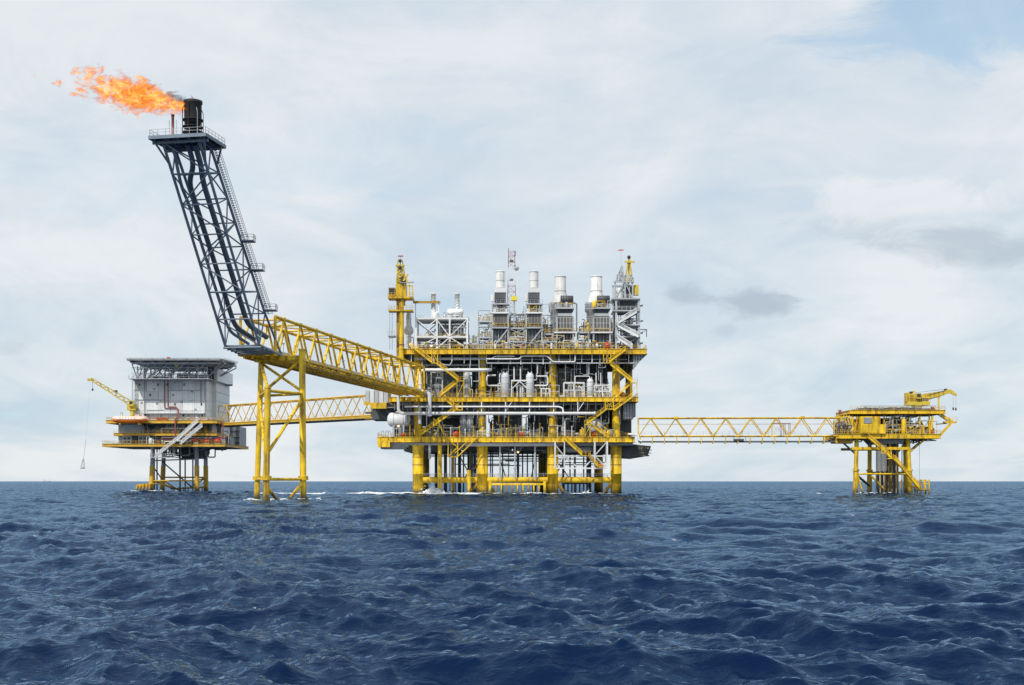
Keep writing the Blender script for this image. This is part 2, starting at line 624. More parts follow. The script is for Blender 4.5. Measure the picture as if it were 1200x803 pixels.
t.links.new(hgt, bump.inputs['Height'])
at_ = N(t, 'ShaderNodeAttribute', attribute_name='foam')
fo_n = noise_n(t, pos, 2.6, 8, 0.7, 0.6)
fm = math_n(t, 'ADD', at_.outputs['Fac'], math_n(t, 'MULTIPLY', math_n(t, 'SUBTRACT', fo_n, 0.5), 1.5))
fm = math_n(t, 'MULTIPLY', smooth_n(t, fm, 0.38, 0.62), smooth_n(t, at_.outputs['Fac'], 0.02, 0.15))
patchy = noise_n(t, pos, 0.012, 3, 0.5)
deep = ramp_n(t, patchy, [(0.35, (0.0023, 0.0110, 0.041)), (0.65, (0.0031, 0.0147, 0.053))])
t.links.new(mix_n(t, fm, deep, (0.80, 0.83, 0.85)), b.inputs['Base Color'])
t.links.new(math_n(t, 'ADD', math_n(t, 'MULTIPLY', fm, 0.5), 0.10), b.inputs['Roughness'])
t.links.new(bump.outputs[0], b.inputs['Normal'])
b.inputs['Specular IOR Level'].default_value = 0.0
# water: the blue that wells up from below, and a mirror-like skin that follows Fresnel
fr = N(t, 'ShaderNodeFresnel')
fr.inputs['IOR'].default_value = 1.33
t.links.new(bump.outputs[0], fr.inputs['Normal'])
gl = N(t, 'ShaderNodeBsdfGlossy')
gl.inputs['Color'].default_value = (0.54, 0.77, 1.0, 1)
gl.inputs['Roughness'].default_value = 0.05
t.links.new(bump.outputs[0], gl.inputs['Normal'])
mx = N(t, 'ShaderNodeMixShader')
t.links.new(math_n(t, 'MULTIPLY', math_n(t, 'MULTIPLY', math_n(t, 'POWER', fr.outputs[0], 1.25), 0.74), math_n(t, 'SUBTRACT', 1.0, fm)), mx.inputs[0])
t.links.new(b.outputs[0], mx.inputs[1])
t.links.new(gl.outputs[0], mx.inputs[2])
t.links.new(mx.outputs[0], t.nodes['Material Output'].inputs['Surface'])
sea.data.materials.append(m)

# ------------------------------------------------------------------ the central production platform
S = 405.0 / F


def X(u, Y=405.0):
    return (u - 600.0) * Y / F


def Z(v, Y=405.0):
    return CAM_H + (564.0 - v) * Y / F


def deck(parent, x0, x1, y0, y1, ztop, edge_h, mat, under=GREY, pitch=6.0, rails='flrb', floor_mat=None):
    """floor plate with I-section rim beams, cross beams below and guard rails"""
    fl = MB().box((x0 + 0.3, y0 + 0.3, ztop - 0.18), (x1 - 0.3, y1 - 0.3, ztop)).build('deck', floor_mat or under, parent)
    zc = ztop - edge_h / 2 - 0.004
    for p, q in (((x0, y0, zc), (x1, y0, zc)), ((x0, y1, zc), (x1, y1, zc)),
                 ((x0, y0 + 0.4, zc - 0.01), (x0, y1 - 0.4, zc - 0.01)), ((x1, y0 + 0.4, zc - 0.01), (x1, y1 - 0.4, zc - 0.01))):
        MB().ibeam(p, q, 0.7, edge_h).build('edge_beam', mat, fl)
    n = max(2, round((x1 - x0) / pitch))
    for k in range(1, n):
        xx = x0 + (x1 - x0) * k / n
        MB().beam((xx, y0 + 0.5, zc - 0.08), (xx, y1 - 0.5, zc - 0.08), 0.35, edge_h * 0.8).build('floor_beam', under, fl)
    for k in range(1, 4):
        yy = y0 + (y1 - y0) * k / 4
        MB().beam((x0 + 0.5, yy, zc - 0.2), (x1 - 0.5, yy, zc - 0.2), 0.4, edge_h * 0.9).build('girder', under, fl)
    c = {'f': ((x0, y0, ztop), (x1, y0, ztop)), 'b': ((x0, y1, ztop), (x1, y1, ztop)),
         'l': ((x0, y0, ztop), (x0, y1, ztop)), 'r': ((x1, y0, ztop), (x1, y1, ztop))}
    for k in rails:
        MB().rail(c[k]).build('handrail', YEL if mat is YEL else mat, fl)
    return fl


def rnd(a, b):
    return random.uniform(a, b)


def pick(*pairs):
    w = [p[1] for p in pairs]
    return random.choices([p[0] for p in pairs], w)[0]


LIGHT_MIX = ((WHITE, 3), (LGREY, 4), (GREY, 3), (TAN, 2), (SILVER, 2), (DGREY, 2), (YEL, 1.2))
DARK_MIX = ((GREY, 4), (DGREY, 4), (DARK, 1.5), (LGREY, 3), (TAN, 1), (WHITE, 0.6))


def clutter(parent, x0, x1, z0, z1, y0, y1, n, mix, small=1.0, kinds=None):
    """process pipework and equipment that fills one bay: pipes with elbows, valves, cabinets, drums"""
    for _ in range(n):
        m = pick(*mix)
        x, y = rnd(x0, x1), rnd(y0, y1)
        k = random.choices(('riser', 'run', 'loop', 'drum', 'box', 'valve', 'frame'), kinds or (5, 6, 5, 2, 3, 4, 1.5))[0]
        r = rnd(0.07, 0.26) * small
        if k == 'riser':
            zt = rnd(z0 + (z1 - z0) * 0.4, z1)
            x2 = min(max(x + rnd(-3, 3), x0), x1)
            MB().path([(x, y, z0), (x, y, zt), (x2, y, zt), (x2, y, min(z1, zt + rnd(0.5, 2)))], r, 6).build('pipe', m, parent)
        elif k == 'run':
            zt = rnd(z0 + 0.5, z1 - 0.2)
            xa, xb = sorted((rnd(x0, x1), rnd(x0, x1)))
            if xb - xa < 3:
                xa, xb = max(x0, x - 3), min(x1, x + 3)
            mb = MB().path([(xa, y, z0), (xa, y, zt), (xb, y, zt), (xb, y + rnd(1, 3), zt)], r, 6)
            mb.build('pipe', m, parent)
        elif k == 'loop':
            zt, w = rnd(z0 + 1, z1 - 0.1), rnd(0.8, 2.6)
            MB().path([(x, y, z0), (x, y, zt), (x + w, y, zt), (x + w, y, z0)], r, 6).build('pipe', m, parent)
        elif k == 'drum':
            h, rr = rnd(1.5, min(4.5, (z1 - z0) * 0.8)), rnd(0.5, 1.1) * small
            MB().lathe((x, y, z0), [(rr * 0.9, 0), (rr, 0.15), (rr, h), (rr * 0.75, h + rr * 0.4), (rr * 0.2, h + rr * 0.6)], 12).build('drum', m, parent)
        elif k == 'box':
            w, h = rnd(0.7, 2.2) * small, rnd(0.9, min(3.0, (z1 - z0) * 0.8))
            mb = MB().box((x, y, z0), (x + w, y + w, z0 + h))
            mb.box((x + w * 0.1, y - 0.06, z0 + h * 0.2), (x + w * 0.9, y - 0.01, z0 + h * 0.92))
            mb.build('cabinet', m, parent)
        elif k == 'valve':
            zt = rnd(z0 + 0.6, min(z1 - 0.3, z0 + 2.5))
            mb = MB().tube((x, y, z0), (x, y, zt), 0.10, 6).lathe((x, y, zt), [(0.1, 0), (0.32, 0.12), (0.32, 0.5), (0.1, 0.62)], 8)
            mb.tube((x - 0.55, y, zt + 0.3), (x + 0.55, y, zt + 0.3), 0.16, 6)
            mb.build('valve', m, parent)
        else:
            w, h = rnd(2.0, 4.5), rnd(2.0, min(5, z1 - z0))
            mb = MB()
            for xx in (x, x + w):
                mb.beam((xx, y, z0), (xx, y, z0 + h), 0.22, 0.22)
            mb.beam((x - 0.1, y, z0 + h + 0.11), (x + w + 0.1, y, z0 + h + 0.11), 0.22, 0.22)
            mb.beam((x, y + 0.02, z0 + 0.1), (x + w, y + 0.02, z0 + h), 0.14, 0.14)
            mb.build('pipe_support', m, parent)


main = thing('production_platform', 'large yellow and grey multi-deck production platform in the middle, standing on thick yellow columns', 'oil platform', (0, 435, 0))
ZT, ZM, ZC = Z(409), Z(465.5), Z(512)
XC = [X(489), X(565), X(648), X(723)]
YF, YB = 408.5, 466.0
top_deck = deck(main, X(470), X(757), 404.0, 470.0, ZT, 1.75, YEL, rails='fr', floor_mat=DGREY)
main_deck = deck(main, X(456), X(747), 404.0, 470.0, ZM, 1.5, YEL, rails='fr', floor_mat=DGREY)
cellar_deck = deck(main, X(443), X(743), 404.0, 470.0, ZC, 1.75, YEL, rails='flr', floor_mat=GREY)

# columns: front row and back row; the jacket legs below the cellar deck are thicker
for row, (yy, shift) in enumerate(((YF, 0.0), (YB, -1.7))):
    for i, xx in enumerate(XC):
        xx += shift
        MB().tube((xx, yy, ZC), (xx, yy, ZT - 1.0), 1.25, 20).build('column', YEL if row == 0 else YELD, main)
        rl = 1.75 if row == 0 else 1.6
        mb = MB().lathe((xx, yy, -6.0), [(rl, 0), (rl, 6 + Z(556)), (rl * 1.04, 6 + Z(556)), (rl * 1.04, 6.5 + Z(556)), (rl, 6.5 + Z(556)),
                                         (rl, 6 + ZC - 3.2), (rl * 1.12, 6 + ZC - 3.0), (rl * 1.12, 6 + ZC - 2.0)], 24)
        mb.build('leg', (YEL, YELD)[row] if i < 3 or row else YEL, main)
        for zz in (2.6, Z(545), Z(536)):
            MB().lathe((xx, yy, zz), [(rl + 0.09, 0), (rl + 0.09, 0.25)], 24).build('leg_band', YELD, main)
# horizontal and diagonal bracing just above the water
zb = Z(562.5)
for a, b2_ in zip(XC[:-1], XC[1:]):
    tubep('brace', YEL, main, (a + 1.6, YF, zb), (b2_ - 1.6, YF, zb), 0.95, 14)
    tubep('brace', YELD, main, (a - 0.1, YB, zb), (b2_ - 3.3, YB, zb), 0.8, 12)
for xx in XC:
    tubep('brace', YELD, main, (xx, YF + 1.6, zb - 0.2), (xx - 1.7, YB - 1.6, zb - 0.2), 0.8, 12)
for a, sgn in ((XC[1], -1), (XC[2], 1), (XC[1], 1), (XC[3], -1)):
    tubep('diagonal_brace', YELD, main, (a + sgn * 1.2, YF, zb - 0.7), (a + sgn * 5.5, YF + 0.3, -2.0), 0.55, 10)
mb = MB().rail([(XC[0] + 1.5, YF - 0.5, zb + 0.95), (XC[3] - 1.5, YF - 0.5, zb + 0.95)], 1.1, 2.4, 0.06)
mb.build('handrail', LGREY, main)
mb = MB()
mb.rail([(XC[0] - 3, YB - 1.2, zb + 0.85), (XC[3] + 1.5, YB - 1.2, zb + 0.85)], 1.1, 2.4, 0.07)
mb.build('handrail', NAVY, main)
# bridle of dark frames behind, under the cellar deck
for v in (531.5, 534.5):
    MB().beam((XC[0], YB - 6, Z(v, YB - 6)), (XC[3], YB - 6, Z(v, YB - 6)), 0.35, 0.45).build('service_beam', NAVY, main)
for u in (577, 607, 618, 668, 684):
    p = A(u, 518, 450)
    tubep('hanger', NAVY, main, (p.x, 450, ZC - 1.5), (p.x, 450, 5.0), 0.24 if u != 607 else 0.45, 8)
random.seed(14)
for k in range(26):
    y = rnd(418, 460)
    p = A(rnd(503, 716), 540, y)
    tubep('conductor', pick((DARK, 2), (DGREY, 3), (NAVY, 2), (YELD, 0.8)), main, (p.x, y, -3 if k % 3 else 5.0), (p.x, y, ZC - 1.6), rnd(0.14, 0.36), 8)
for k in range(12):
    y, z = rnd(416, 458), rnd(Z(545), Z(526))
    x = rnd(XC[0], XC[3] - 14)
    MB().beam((x, y, z), (x + rnd(9, 24), y, z), 0.28, 0.34).build('service_beam', pick((NAVY, 3), (DGREY, 2), (GREY, 1)), main)
for k in range(8):
    y = rnd(420, 456)
    x = rnd(XC[0], XC[3] - 10)
    MB().tube((x, y, zb), (x + rnd(-9, 9), y, ZC - 1.8), 0.2, 8).build('diagonal_brace', pick((NAVY, 2), (YELD, 1)), main)
# caissons and risers
for u, r, y, m, vb in ((515.5, 0.68, 406.0, YEL, 574), (530.5, 0.5, 414.0, YELD, 582), (522, 0.55, 424.0, DARK, 582), (511, 0.5, 436, DARK, 582), (538.5, 0.55, 428.0, DARK, 582),
                       (549.5, 0.62, 405.6, YEL, 577), (549, 0.4, 432, DARK, 582), (556, 0.4, 440, DGREY, 582), (690, 0.9, 452, DARK, 585), (660, 0.4, 448, DGREY, 582)):
    p = A(u, vb, y)
    tubep('caisson', m, main, (p.x, y, p.z if vb < 580 else -4), (p.x, y, ZC - 0.5 if u != 549.5 else Z(551, y)), r, 14)
for u in (586, 603.5, 627):
    p = A(u, 561, 406.5)
    mb = MB().tube((p.x, 406.5, Z(562)), (p.x, 406.5, ZC - 1.2), 0.28, 8)
    mb.lathe((p.x, 406.5, Z(550)), [(0.42, 0), (0.42, 0.5)], 8)
    mb.build('riser', LGREY, main)
MB().path([A(503.5, 520, 405.5), A(503.5, 538, 405.5)], 0.42, 10).build('drain_pipe', LGREY, main)
for u, v in ((548, 553), (552, 549)):
    p = A(u, v, 410)
    MB().path([p, p + Vector((0.6, 0, 1.0)), p + Vector((2.4, 0, 0.7)), p + Vector((2.8, 0, 2.4))], 0.4, 8).build('hose', DARK, main)

# grey structure hung below the top deck: side beams, hangers, cable trays
for v, u0, u1, h, m, y in ((420.5, 486, 608, 0.7, LGREY, 405.6), (425.5, 570, 742, 0.42, LGREY, 405.2), (421, 608, 735, 0.3, GREY, 406.4), (427.5, 480, 570, 0.5, GREY, 406.8)):
    MB().beam((X(u0), y, Z(v)), (X(u1), y, Z(v)), 0.4, h).build('service_beam', m, top_deck)
u = 482
while u < 742:
    MB().beam((X(u), 405.0, ZT - 1.7), (X(u), 405.0, Z(rnd(424, 429))), 0.24, 0.24).build('hanger', pick((LGREY, 3), (WHITE, 2)), top_deck)
    u += rnd(7, 15)
MB().path([A(577, 420, 404.6), A(580, 417.6, 404.6), A(603, 417.6, 404.6)], 0.16, 6).build('pipe', WHITE, top_deck)
MB().path([A(570, 420.8, 404.5), A(608, 420.8, 404.5), A(612, 417.4, 404.5), A(641, 417.4, 404.5), A(648, 424.0, 404.5), A(674, 424.0, 404.5), A(674, 416, 404.5)], 0.2, 6).build('pipe', WHITE, top_deck)
MB().path([A(519, 427, 404.9), A(527, 428.5, 404.9), A(530, 423, 404.9), A(530, 416, 404.9)], 0.2, 6).build('pipe', LGREY, top_deck)
# the sloping grey bracket at the right-hand end, and struts
MB().prism([(X(757) - 0.6, ZT - 1.8), (X(742), ZT - 1.8), (X(742), Z(433)), (X(745), Z(430))], 405.5, 466, 'y').build('end_bracket', GREY, top_deck)
for u in (743, 746, 749, 752, 755):
    zlo = Z(430) + (u - 745) / 12 * (ZT - 1.8 - Z(430))
    MB().beam((X(u), 405.3, ZT - 1.75), (X(u), 405.3, zlo), 0.22, 0.22).build('stiffener', LGREY, top_deck)
# extra corner column at the right
p = A(737, 440, 424)
MB().tube((p.x, 424, ZM), (p.x, 424, ZT - 2), 1.15, 16).build('column', YELD, main)

# dark boxes added deep inside to block light between the decks
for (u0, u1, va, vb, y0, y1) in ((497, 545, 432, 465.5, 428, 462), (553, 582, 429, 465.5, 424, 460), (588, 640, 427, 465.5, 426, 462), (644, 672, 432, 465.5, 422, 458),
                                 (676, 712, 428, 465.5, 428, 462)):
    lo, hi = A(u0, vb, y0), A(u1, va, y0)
    mb = MB().box((lo.x, y0, ZM), (hi.x, y1, hi.z))
    n = max(2, int((hi.x - lo.x) / 1.6))
    for k in range(n):
        xx = lo.x + (k + 0.5) * (hi.x - lo.x) / n
        mb.box((xx - 0.12, y0 - 0.18, ZM), (xx + 0.12, y0 - 0.002, hi.z - 0.05))
    mb.build('infill_box', random.choice((DGREY, DGREY, GREY)), main_deck)
for (u0, u1, va, vb, y0, y1) in ((470, 500, 482, 512, 430, 458), (505, 558, 478, 512, 424, 462), (578, 612, 476, 512, 426, 460), (620, 664, 480, 512, 424, 462), (668, 714, 476, 512, 432, 462),
                                 (720, 740, 474, 498, 420, 452)):
    lo, hi = A(u0, vb, y0), A(u1, va, y0)
    mb = MB().box((lo.x, y0, ZC), (hi.x, y1, hi.z))
    n = max(2, int((hi.x - lo.x) / 1.3))
    for k in range(n):
        xx = lo.x + (k + 0.5) * (hi.x - lo.x) / n
        mb.box((xx - 0.12, y0 - 0.18, ZC), (xx + 0.12, y0 - 0.002, hi.z - 0.05))
    mb.build('infill_box', random.choice((DGREY, DGREY, GREY)), cellar_deck)
# ribbed grey cladding at the right-hand end below the main deck
for k in range(9):
    u = 731 + k * 1.7
    MB().box((X(u), 406 + k * 0.2, Z(491 - (k > 6) * 3)), (X(u) + 0.34, 440, ZM - 1.6)).build('cladding_panel', LGREY if k % 2 else GREY, main_deck)
# long hanging strip below the main deck: shadowed joists
for k in range(30):
    xx = X(462) + k * 2.55
    MB().beam((xx, 406.2, ZM - 1.55), (xx, 406.2, Z(480)), 0.2, 0.2).build('joist', LGREY if k % 3 else WHITE, main_deck)
MB().beam((X(460), 406.6, Z(473.5)), (X(735), 406.6, Z(473.5)), 0.3, 0.4).build('service_beam', GREY, main_deck)
MB().beam((X(460), 408.6, Z(479.5)), (X(735), 408.6, Z(479.5)), 0.3, 0.5).build('service_beam', DGREY, main_deck)
# pale soffit band under the cellar deck
for (u0, u1, m, dv) in ((458, 478, LGREY, 4.5), (478, 545, LGREY, 2.4), (545, 650, CLAD, 3.6), (650, 742, GREY, 3)):
    MB().box((X(u0), 405.4, ZC - 1.9), (X(u1) - 0.05, 412, ZC - 1.9 - dv * S)).build('soffit_panel', m, cellar_deck)
for (u0, u1, y0, y1, dv) in ((470, 520, 416, 450, 9), (540, 600, 418, 455, 7.5), (604, 655, 420, 458, 8), (662, 735, 416, 458, 10)):
    MB().box((X(u0), y0, ZC - 1.9), (X(u1), y1, ZC - 1.9 - dv * S)).build('drip_tray', DGREY, cellar_deck)

# web stiffeners along the front rim beams
for dk, u0, u1, zt, hh in ((top_deck, 474, 754, ZT, 1.75), (main_deck, 459, 745, ZM, 1.5), (cellar_deck, 446, 741, ZC, 1.75)):
    u = u0
    while u < u1:
        MB().box((X(u) - 0.06, 403.66, zt - hh + 0.18), (X(u) + 0.06, 403.9, zt - 0.18)).build('web_stiffener', YELD, dk)
        u += 9.5
# thin service pipes and hangers dropping from the deck above
random.seed(8)
for k in range(46):
    u = rnd(498, 714)
    y = rnd(405.6, 409)
    zl = Z(rnd(430, 452))
    MB().path([(X(u), y, Z(426)), (X(u), y, zl), (X(u) + rnd(-2.5, 2.5), y + rnd(0.3, 2), zl)], rnd(0.06, 0.16), 6).build('drop_pipe', pick((LGREY, 4), (GREY, 3), (WHITE, 2), (TAN, 1)), main_deck)
for k in range(44):
    u = rnd(470, 728)
    y = rnd(405.6, 409)
    zl = Z(rnd(486, 506))
    MB().path([(X(u), y, Z(474)), (X(u), y, zl), (X(u) + rnd(-2.5, 2.5), y + rnd(0.3, 2), zl)], rnd(0.06, 0.16), 6).build('drop_pipe', pick((LGREY, 4), (GREY, 3), (WHITE, 2), (YEL, 1)), cellar_deck)
# small yellow and white access frames standing on the two lower decks
for k in range(22):
    dk, zf_ = ((main_deck, ZM), (cellar_deck, ZC))[k % 2]
    u, w, h = rnd(500, 706), rnd(1.6, 3.4), rnd(1.6, 4.0)
    y = rnd(405.0, 407.5)
    x = X(u)
    mb = MB()
    for xx in (x, x + w):
        mb.beam((xx, y, zf_), (xx, y, zf_ + h), 0.13, 0.13)
    for f_ in (0.5, 1.0):
        mb.beam((x - 0.06, y, zf_ + h * f_), (x + w + 0.06, y, zf_ + h * f_), 0.12, 0.12)
    mb.beam((x, y, zf_ + 0.1), (x + w, y, zf_ + h * 0.5), 0.08, 0.08)
    mb.build('access_frame', pick((YEL, 3), (WHITE, 2), (LGREY, 2)), dk)
random.seed(6)
clutter(top_deck, X(484), X(720), ZT, Z(399), 404.9, 406.6, 70, ((TAN, 3), (LGREY, 3), (WHITE, 3), (GREY, 2), (YEL, 2), (RED, 0.5), (DGREY, 1.5)), 0.55, (2, 3, 4, 1, 3, 6, 0.6))
random.seed(5)
# pipework and equipment at the open edges
for (x0, x1) in ((X(495), X(558)), (X(572), X(642)), (X(654), X(716))):
    clutter(main_deck, x0, x1, ZM, Z(427), 408.5, 422, 60, DARK_MIX)
    clutter(main_deck, x0, x1, ZM, Z(447), 405.3, 410, 24, LIGHT_MIX, 0.7, (3, 3, 4, 1, 2, 6, 0.5))
for (x0, x1) in ((X(458), X(483)), (X(496), X(558)), (X(572), X(642)), (X(654), X(716))):
    n = int((x1 - x0) * 2.0)
    clutter(cellar_deck, x0, x1, ZC, Z(482), 409, 422, n, DARK_MIX)
    clutter(cellar_deck, x0, x1, ZC, Z(500), 405.3, 410, int(n * 0.7), LIGHT_MIX, 0.65, (3, 3, 4, 0.6, 2, 7, 0.3))
for k in range(26):
    u = 480 + k * 9.6 + rnd(-2, 2)
    h = rnd(1.8, 4.2)
    m = pick((YEL, 3), (WHITE, 2))
    mb = MB().tube((X(u), 404.7, ZC), (X(u), 404.7, ZC + h), 0.12, 6)
    mb.lathe((X(u), 404.7, ZC + h), [(0.12, 0), (0.24, 0.1), (0.24, 0.5), (0.1, 0.6)], 8)
    mb.build('lamp_post', m, cellar_deck)
# hanging pipework below the cellar deck at the far side
for k in range(40):
    x = rnd(XC[0], XC[3])
    y = rnd(414, 450)
    z = ZC - 1.9 - rnd(0.3, 3.2)
    m = pick(*DARK_MIX)
    MB().path([(x, y, ZC - 1.9), (x, y, z), (x + rnd(-9, 9), y, z), (x + rnd(-9, 9), y, ZC - 1.9)], rnd(0.1, 0.3), 6).build('pipe', m, cellar_deck)
# lit work lamps
for u, v, y in ((481, 403.5, 404.8), (505.5, 405.5, 404.8), (607, 530, 408), (467, 499.5, 404.9), (476, 468, 404.2)):
    p = A(u, v, y)
    mb = MB().lathe(p - Vector((0, 0, 0.3)), [(0.12, 0), (0.34, 0.15), (0.34, 0.5), (0.1, 0.62)], 10)
    tl = thing('work_lamp', {481: 'lit work lamp on the top deck edge beside the yellow crane post', 505: 'lit work lamp on the top deck edge above the caged landing',
                             607: 'lit orange lamp under the cellar deck between the middle legs', 467: 'lit lamp on the cellar deck beside the pale horizontal tank',
                             476: 'lit lamp where the flare bridge meets the platform'}[int(u)], 'lamp', (p.x, p.y, p.z - 0.9), 'lit work lamps')
    mb.build('bulb', LAMP, tl)
    MB().tube(p - Vector((0, 0, 1.5)) if u != 607 else p + Vector((0, 0, 6.2)), p - Vector((0, 0, 0.3)) if u != 607 else p + Vector((0, 0, 0.3)), 0.08, 6).build('bracket', GREY, tl)

# left-hand annex: side balcony on the main deck with a grey module, struts beneath
annex = thing('side_annex', 'grey module on a yellow side balcony at the left edge of the main platform', 'module', A(445, 475, 430))
boxp('floor', GREY, annex, (X(430), 424, Z(474.0)), (X(460), 446, Z(473.0)))
boxp('edge_beam', YEL, annex, A(434, 479, 424) - Vector((0, 0.5, 0)), A(453, 472, 424))
boxp('edge_beam', YEL, annex, A(426, 474.5, 424) + Vector((0, 0.1, 0)), A(434, 471, 424) + Vector((0, 0.6, 0)))
for k in range(5):
    a0, a1 = A(428 + k * 5.4, 472, 428), A(433 + k * 5.4, 457.5, 428)
    boxp('wall_panel', CLAD if k % 2 else LGREY, annex, (a0.x, 428, a0.z), (a1.x - 0.06, 440, a1.z))
MB().rail([A(428, 471, 424.5), A(455, 471, 424.5)], 1.2, 1.6).build('handrail', LGREY, annex)
for p, q in ((A(440, 480, 428), A(466, 503, 428)), (A(452, 480, 425), A(474, 504, 425)), (A(446, 478, 436), A(470, 500, 436)), (A(428, 484, 432), A(447, 484, 432)), (A(428, 490.5, 432), A(448, 491, 432))):
    MB().beam(p, q, 0.5, 0.6).build('strut', pick((DGREY, 2), (YELD, 1)), annex)
boxp('equipment', DGREY, annex, A(436, 474, 430), A(460, 492, 431) + Vector((0, 12, 0)))

# end box of the cellar deck (left) and the fluted underhang at the right
endb = thing('deck_end_balcony', 'yellow boxed balcony end of the lowest deck at the far left of the main platform', 'balcony', A(451, 520, 404))
boxp('skirt', YEL, endb, A(442.5, 524, 403.4), A(457, 516.2, 403.9) + Vector((0, 4, 0)))
boxp('underframe', DGREY, endb, A(446, 526, 404.5), A(476, 523.8, 404.5) + Vector((0, 9, 0)))
MB().rail([A(443.5, 512, 404.4), A(458, 512, 404.4)], 1.5, 1.1).build('handrail', LGREY, endb)
for u in (447, 452, 455):
    MB().path([A(u, 512, 405), A(u, 505, 405), A(u + 2.5, 505, 405), A(u + 2.5, 508, 405)], 0.08, 6).build('vent_pipe', GREY, endb)

under = thing('pipe_landing', 'dark fluted pipe landing hanging below the right end of the platform under the footbridge', 'pipe rack', A(745, 532, 412))
MB().prism([(X(728, 412), Z(519, 412)), (X(763, 412), Z(523, 412)), (X(759, 412), Z(534.5, 412)), (X(744, 412), Z(537, 412)), (X(728, 412), Z(536, 412))], 412, 430, 'y').build('hull', DGREY, under)
for k in range(4):
    for j in range(5):
        p = A(749 + j * 2.6, 525 + k * 3.0, 411.7)
        tubep('pipe_end', TAN, under, p, p + Vector((0, 1.2, 0)), 0.28, 8)
for v, du in ((523, 0), (527.5, 2), (531, 1), (534, -1)):
    MB().beam(A(740, v, 411.6), A(762 + du, v, 411.6), 0.3, 0.24).build('rail_beam', DGREY, under)

# ------------------------------------------------------------------ stairways
def flight(parent, p, q, mat, width=1.3, rail_mat=None):
    """one stair flight from p to q (front stringer), with treads and guard rails; runs in the x-z plane"""
    p, q = Vector(p), Vector(q)
    w = Vector((0, width, 0))
    fl = MB().beam(p, q, 0.22, 0.5).build('flight', mat, parent)
    MB().beam(p + w, q + w, 0.22, 0.5).build('stringer', mat, fl)
    n = max(3, int((q - p).length / 0.75))
    mb = MB()
    for k in range(1, n):
        c = p.lerp(q, k / n)
        mb.box((c.x - 0.22, c.y + 0.12, c.z - 0.03), (c.x + 0.22, c.y + width - 0.12, c.z + 0.03))
    mb.build('tread_run', mat, fl, stuff=True)
    for o in (Vector((0, 0, 0)), w):
        mb = MB()
        up = Vector((0, 0, 1.15))
        mb.beam(p + o + up, q + o + up, 0.15, 0.17)
        mb.beam(p + o + up * 0.55, q + o + up * 0.55, 0.08, 0.09)
        m_ = max(2, int((q - p).length / 2.2))
        for k in range(m_ + 1):
            c = p.lerp(q, k / m_) + o
            mb.tube(c, c + up, 0.06, 4, cap=False)
        mb.build('handrail', rail_mat or mat, fl)
    return fl


def landing(parent, u0, u1, v, y, mat, vtop=None, width=1.5, vbot=None):
    a, b = A(u0, v, y), A(u1, v, y)
    lo = MB().box((a.x, y, a.z - 0.25), (b.x, y + width, a.z)).build('landing', mat, parent)
    MB().rail([(a.x, y, a.z), (b.x, y, a.z)], 1.2, 1.2, 0.06).build('handrail', mat, lo)
    if vtop is not None:
        zt = A(u0, vtop, y).z
        mb = MB()
        for xx in (a.x + 0.12, b.x - 0.12):
            for yy in (y + 0.12, y + width - 0.12):
                mb.beam((xx, yy, a.z), (xx, yy, zt), 0.22, 0.22)
        mb.beam((a.x, y + 0.1, a.z + 0.2), (b.x, y + 0.1, zt - 0.2), 0.14, 0.14)
        mb.beam((b.x, y + 0.14, a.z + 0.2), (a.x, y + 0.14, zt - 0.2), 0.14, 0.14)
        mb.build('cage', mat, lo)
    if vbot is not None:
        zt = A(u0, vbot, y).z
        mb = MB()
        for xx in (a.x + 0.12, b.x - 0.12):
            mb.beam((xx, y + 0.1, a.z - 0.25), (xx, y + 0.1, zt), 0.2, 0.2)
        mb.beam((a.x, y + 0.1, zt), (b.x, y + 0.1, a.z - 0.25), 0.14, 0.14)
        mb.build('post', mat, lo)
    return lo


YS = 402.2
st = thing('stairway', 'long yellow zigzag stairway with caged landings on the left half of the platform face', 'stairs', A(520, 512, YS))
flight(st, A(481, 405, YS), A(506, 424.5, YS), YEL)
landing(st, 505.5, 513, 425, YS, YEL, vtop=409)
flight(st, A(512, 426, YS), A(537, 445.5, YS), YEL)
landing(st, 535, 544, 446, YS, YEL, vbot=466)
flight(st, A(514.5, 464.5, YS + 1.6), A(538, 446, YS + 1.6), YEL)
flight(st, A(520, 467, YS), A(536, 479.5, YS), YEL)
landing(st, 531, 542, 480, YS, YEL, vtop=467)
flight(st, A(492, 510, YS), A(533, 481, YS), YEL)
landing(st, 508, 514.5, 498, YS, YEL, vtop=490)
MB().beam(A(513, 492, YS + 0.2), A(521, 512, YS + 0.2), 0.3, 0.3).build('strut', YEL, st)
MB().beam(A(509, 512, YS + 0.2), A(515.5, 498, YS + 0.2), 0.3, 0.3).build('strut', YEL, st)

st = thing('stairway', 'yellow zigzag stairway with landings at the right end of the platform face', 'stairs', A(715, 512, YS))
flight(st, A(714, 424, YS), A(733, 410, YS), YEL)
landing(st, 707, 716.5, 425, YS, YEL, vtop=410)
flight(st, A(715.5, 427, YS), A(741, 447.5, YS), YEL)
landing(st, 739, 747, 448, YS, YEL, vbot=464)
flight(st, A(716, 470, YS + 1.6), A(740.5, 448.5, YS + 1.6), YEL)
landing(st, 709, 719.5, 479, YS, YEL, vtop=469)
flight(st, A(719, 481, YS), A(741, 465, YS), YEL)
flight(st, A(688, 496.5, YS), A(712, 478.5, YS), YEL)
landing(st, 685, 692, 497, YS, YEL, vbot=512)
flight(st, A(713, 513, YS + 1.4), A(690, 496, YS + 1.4), YEL)

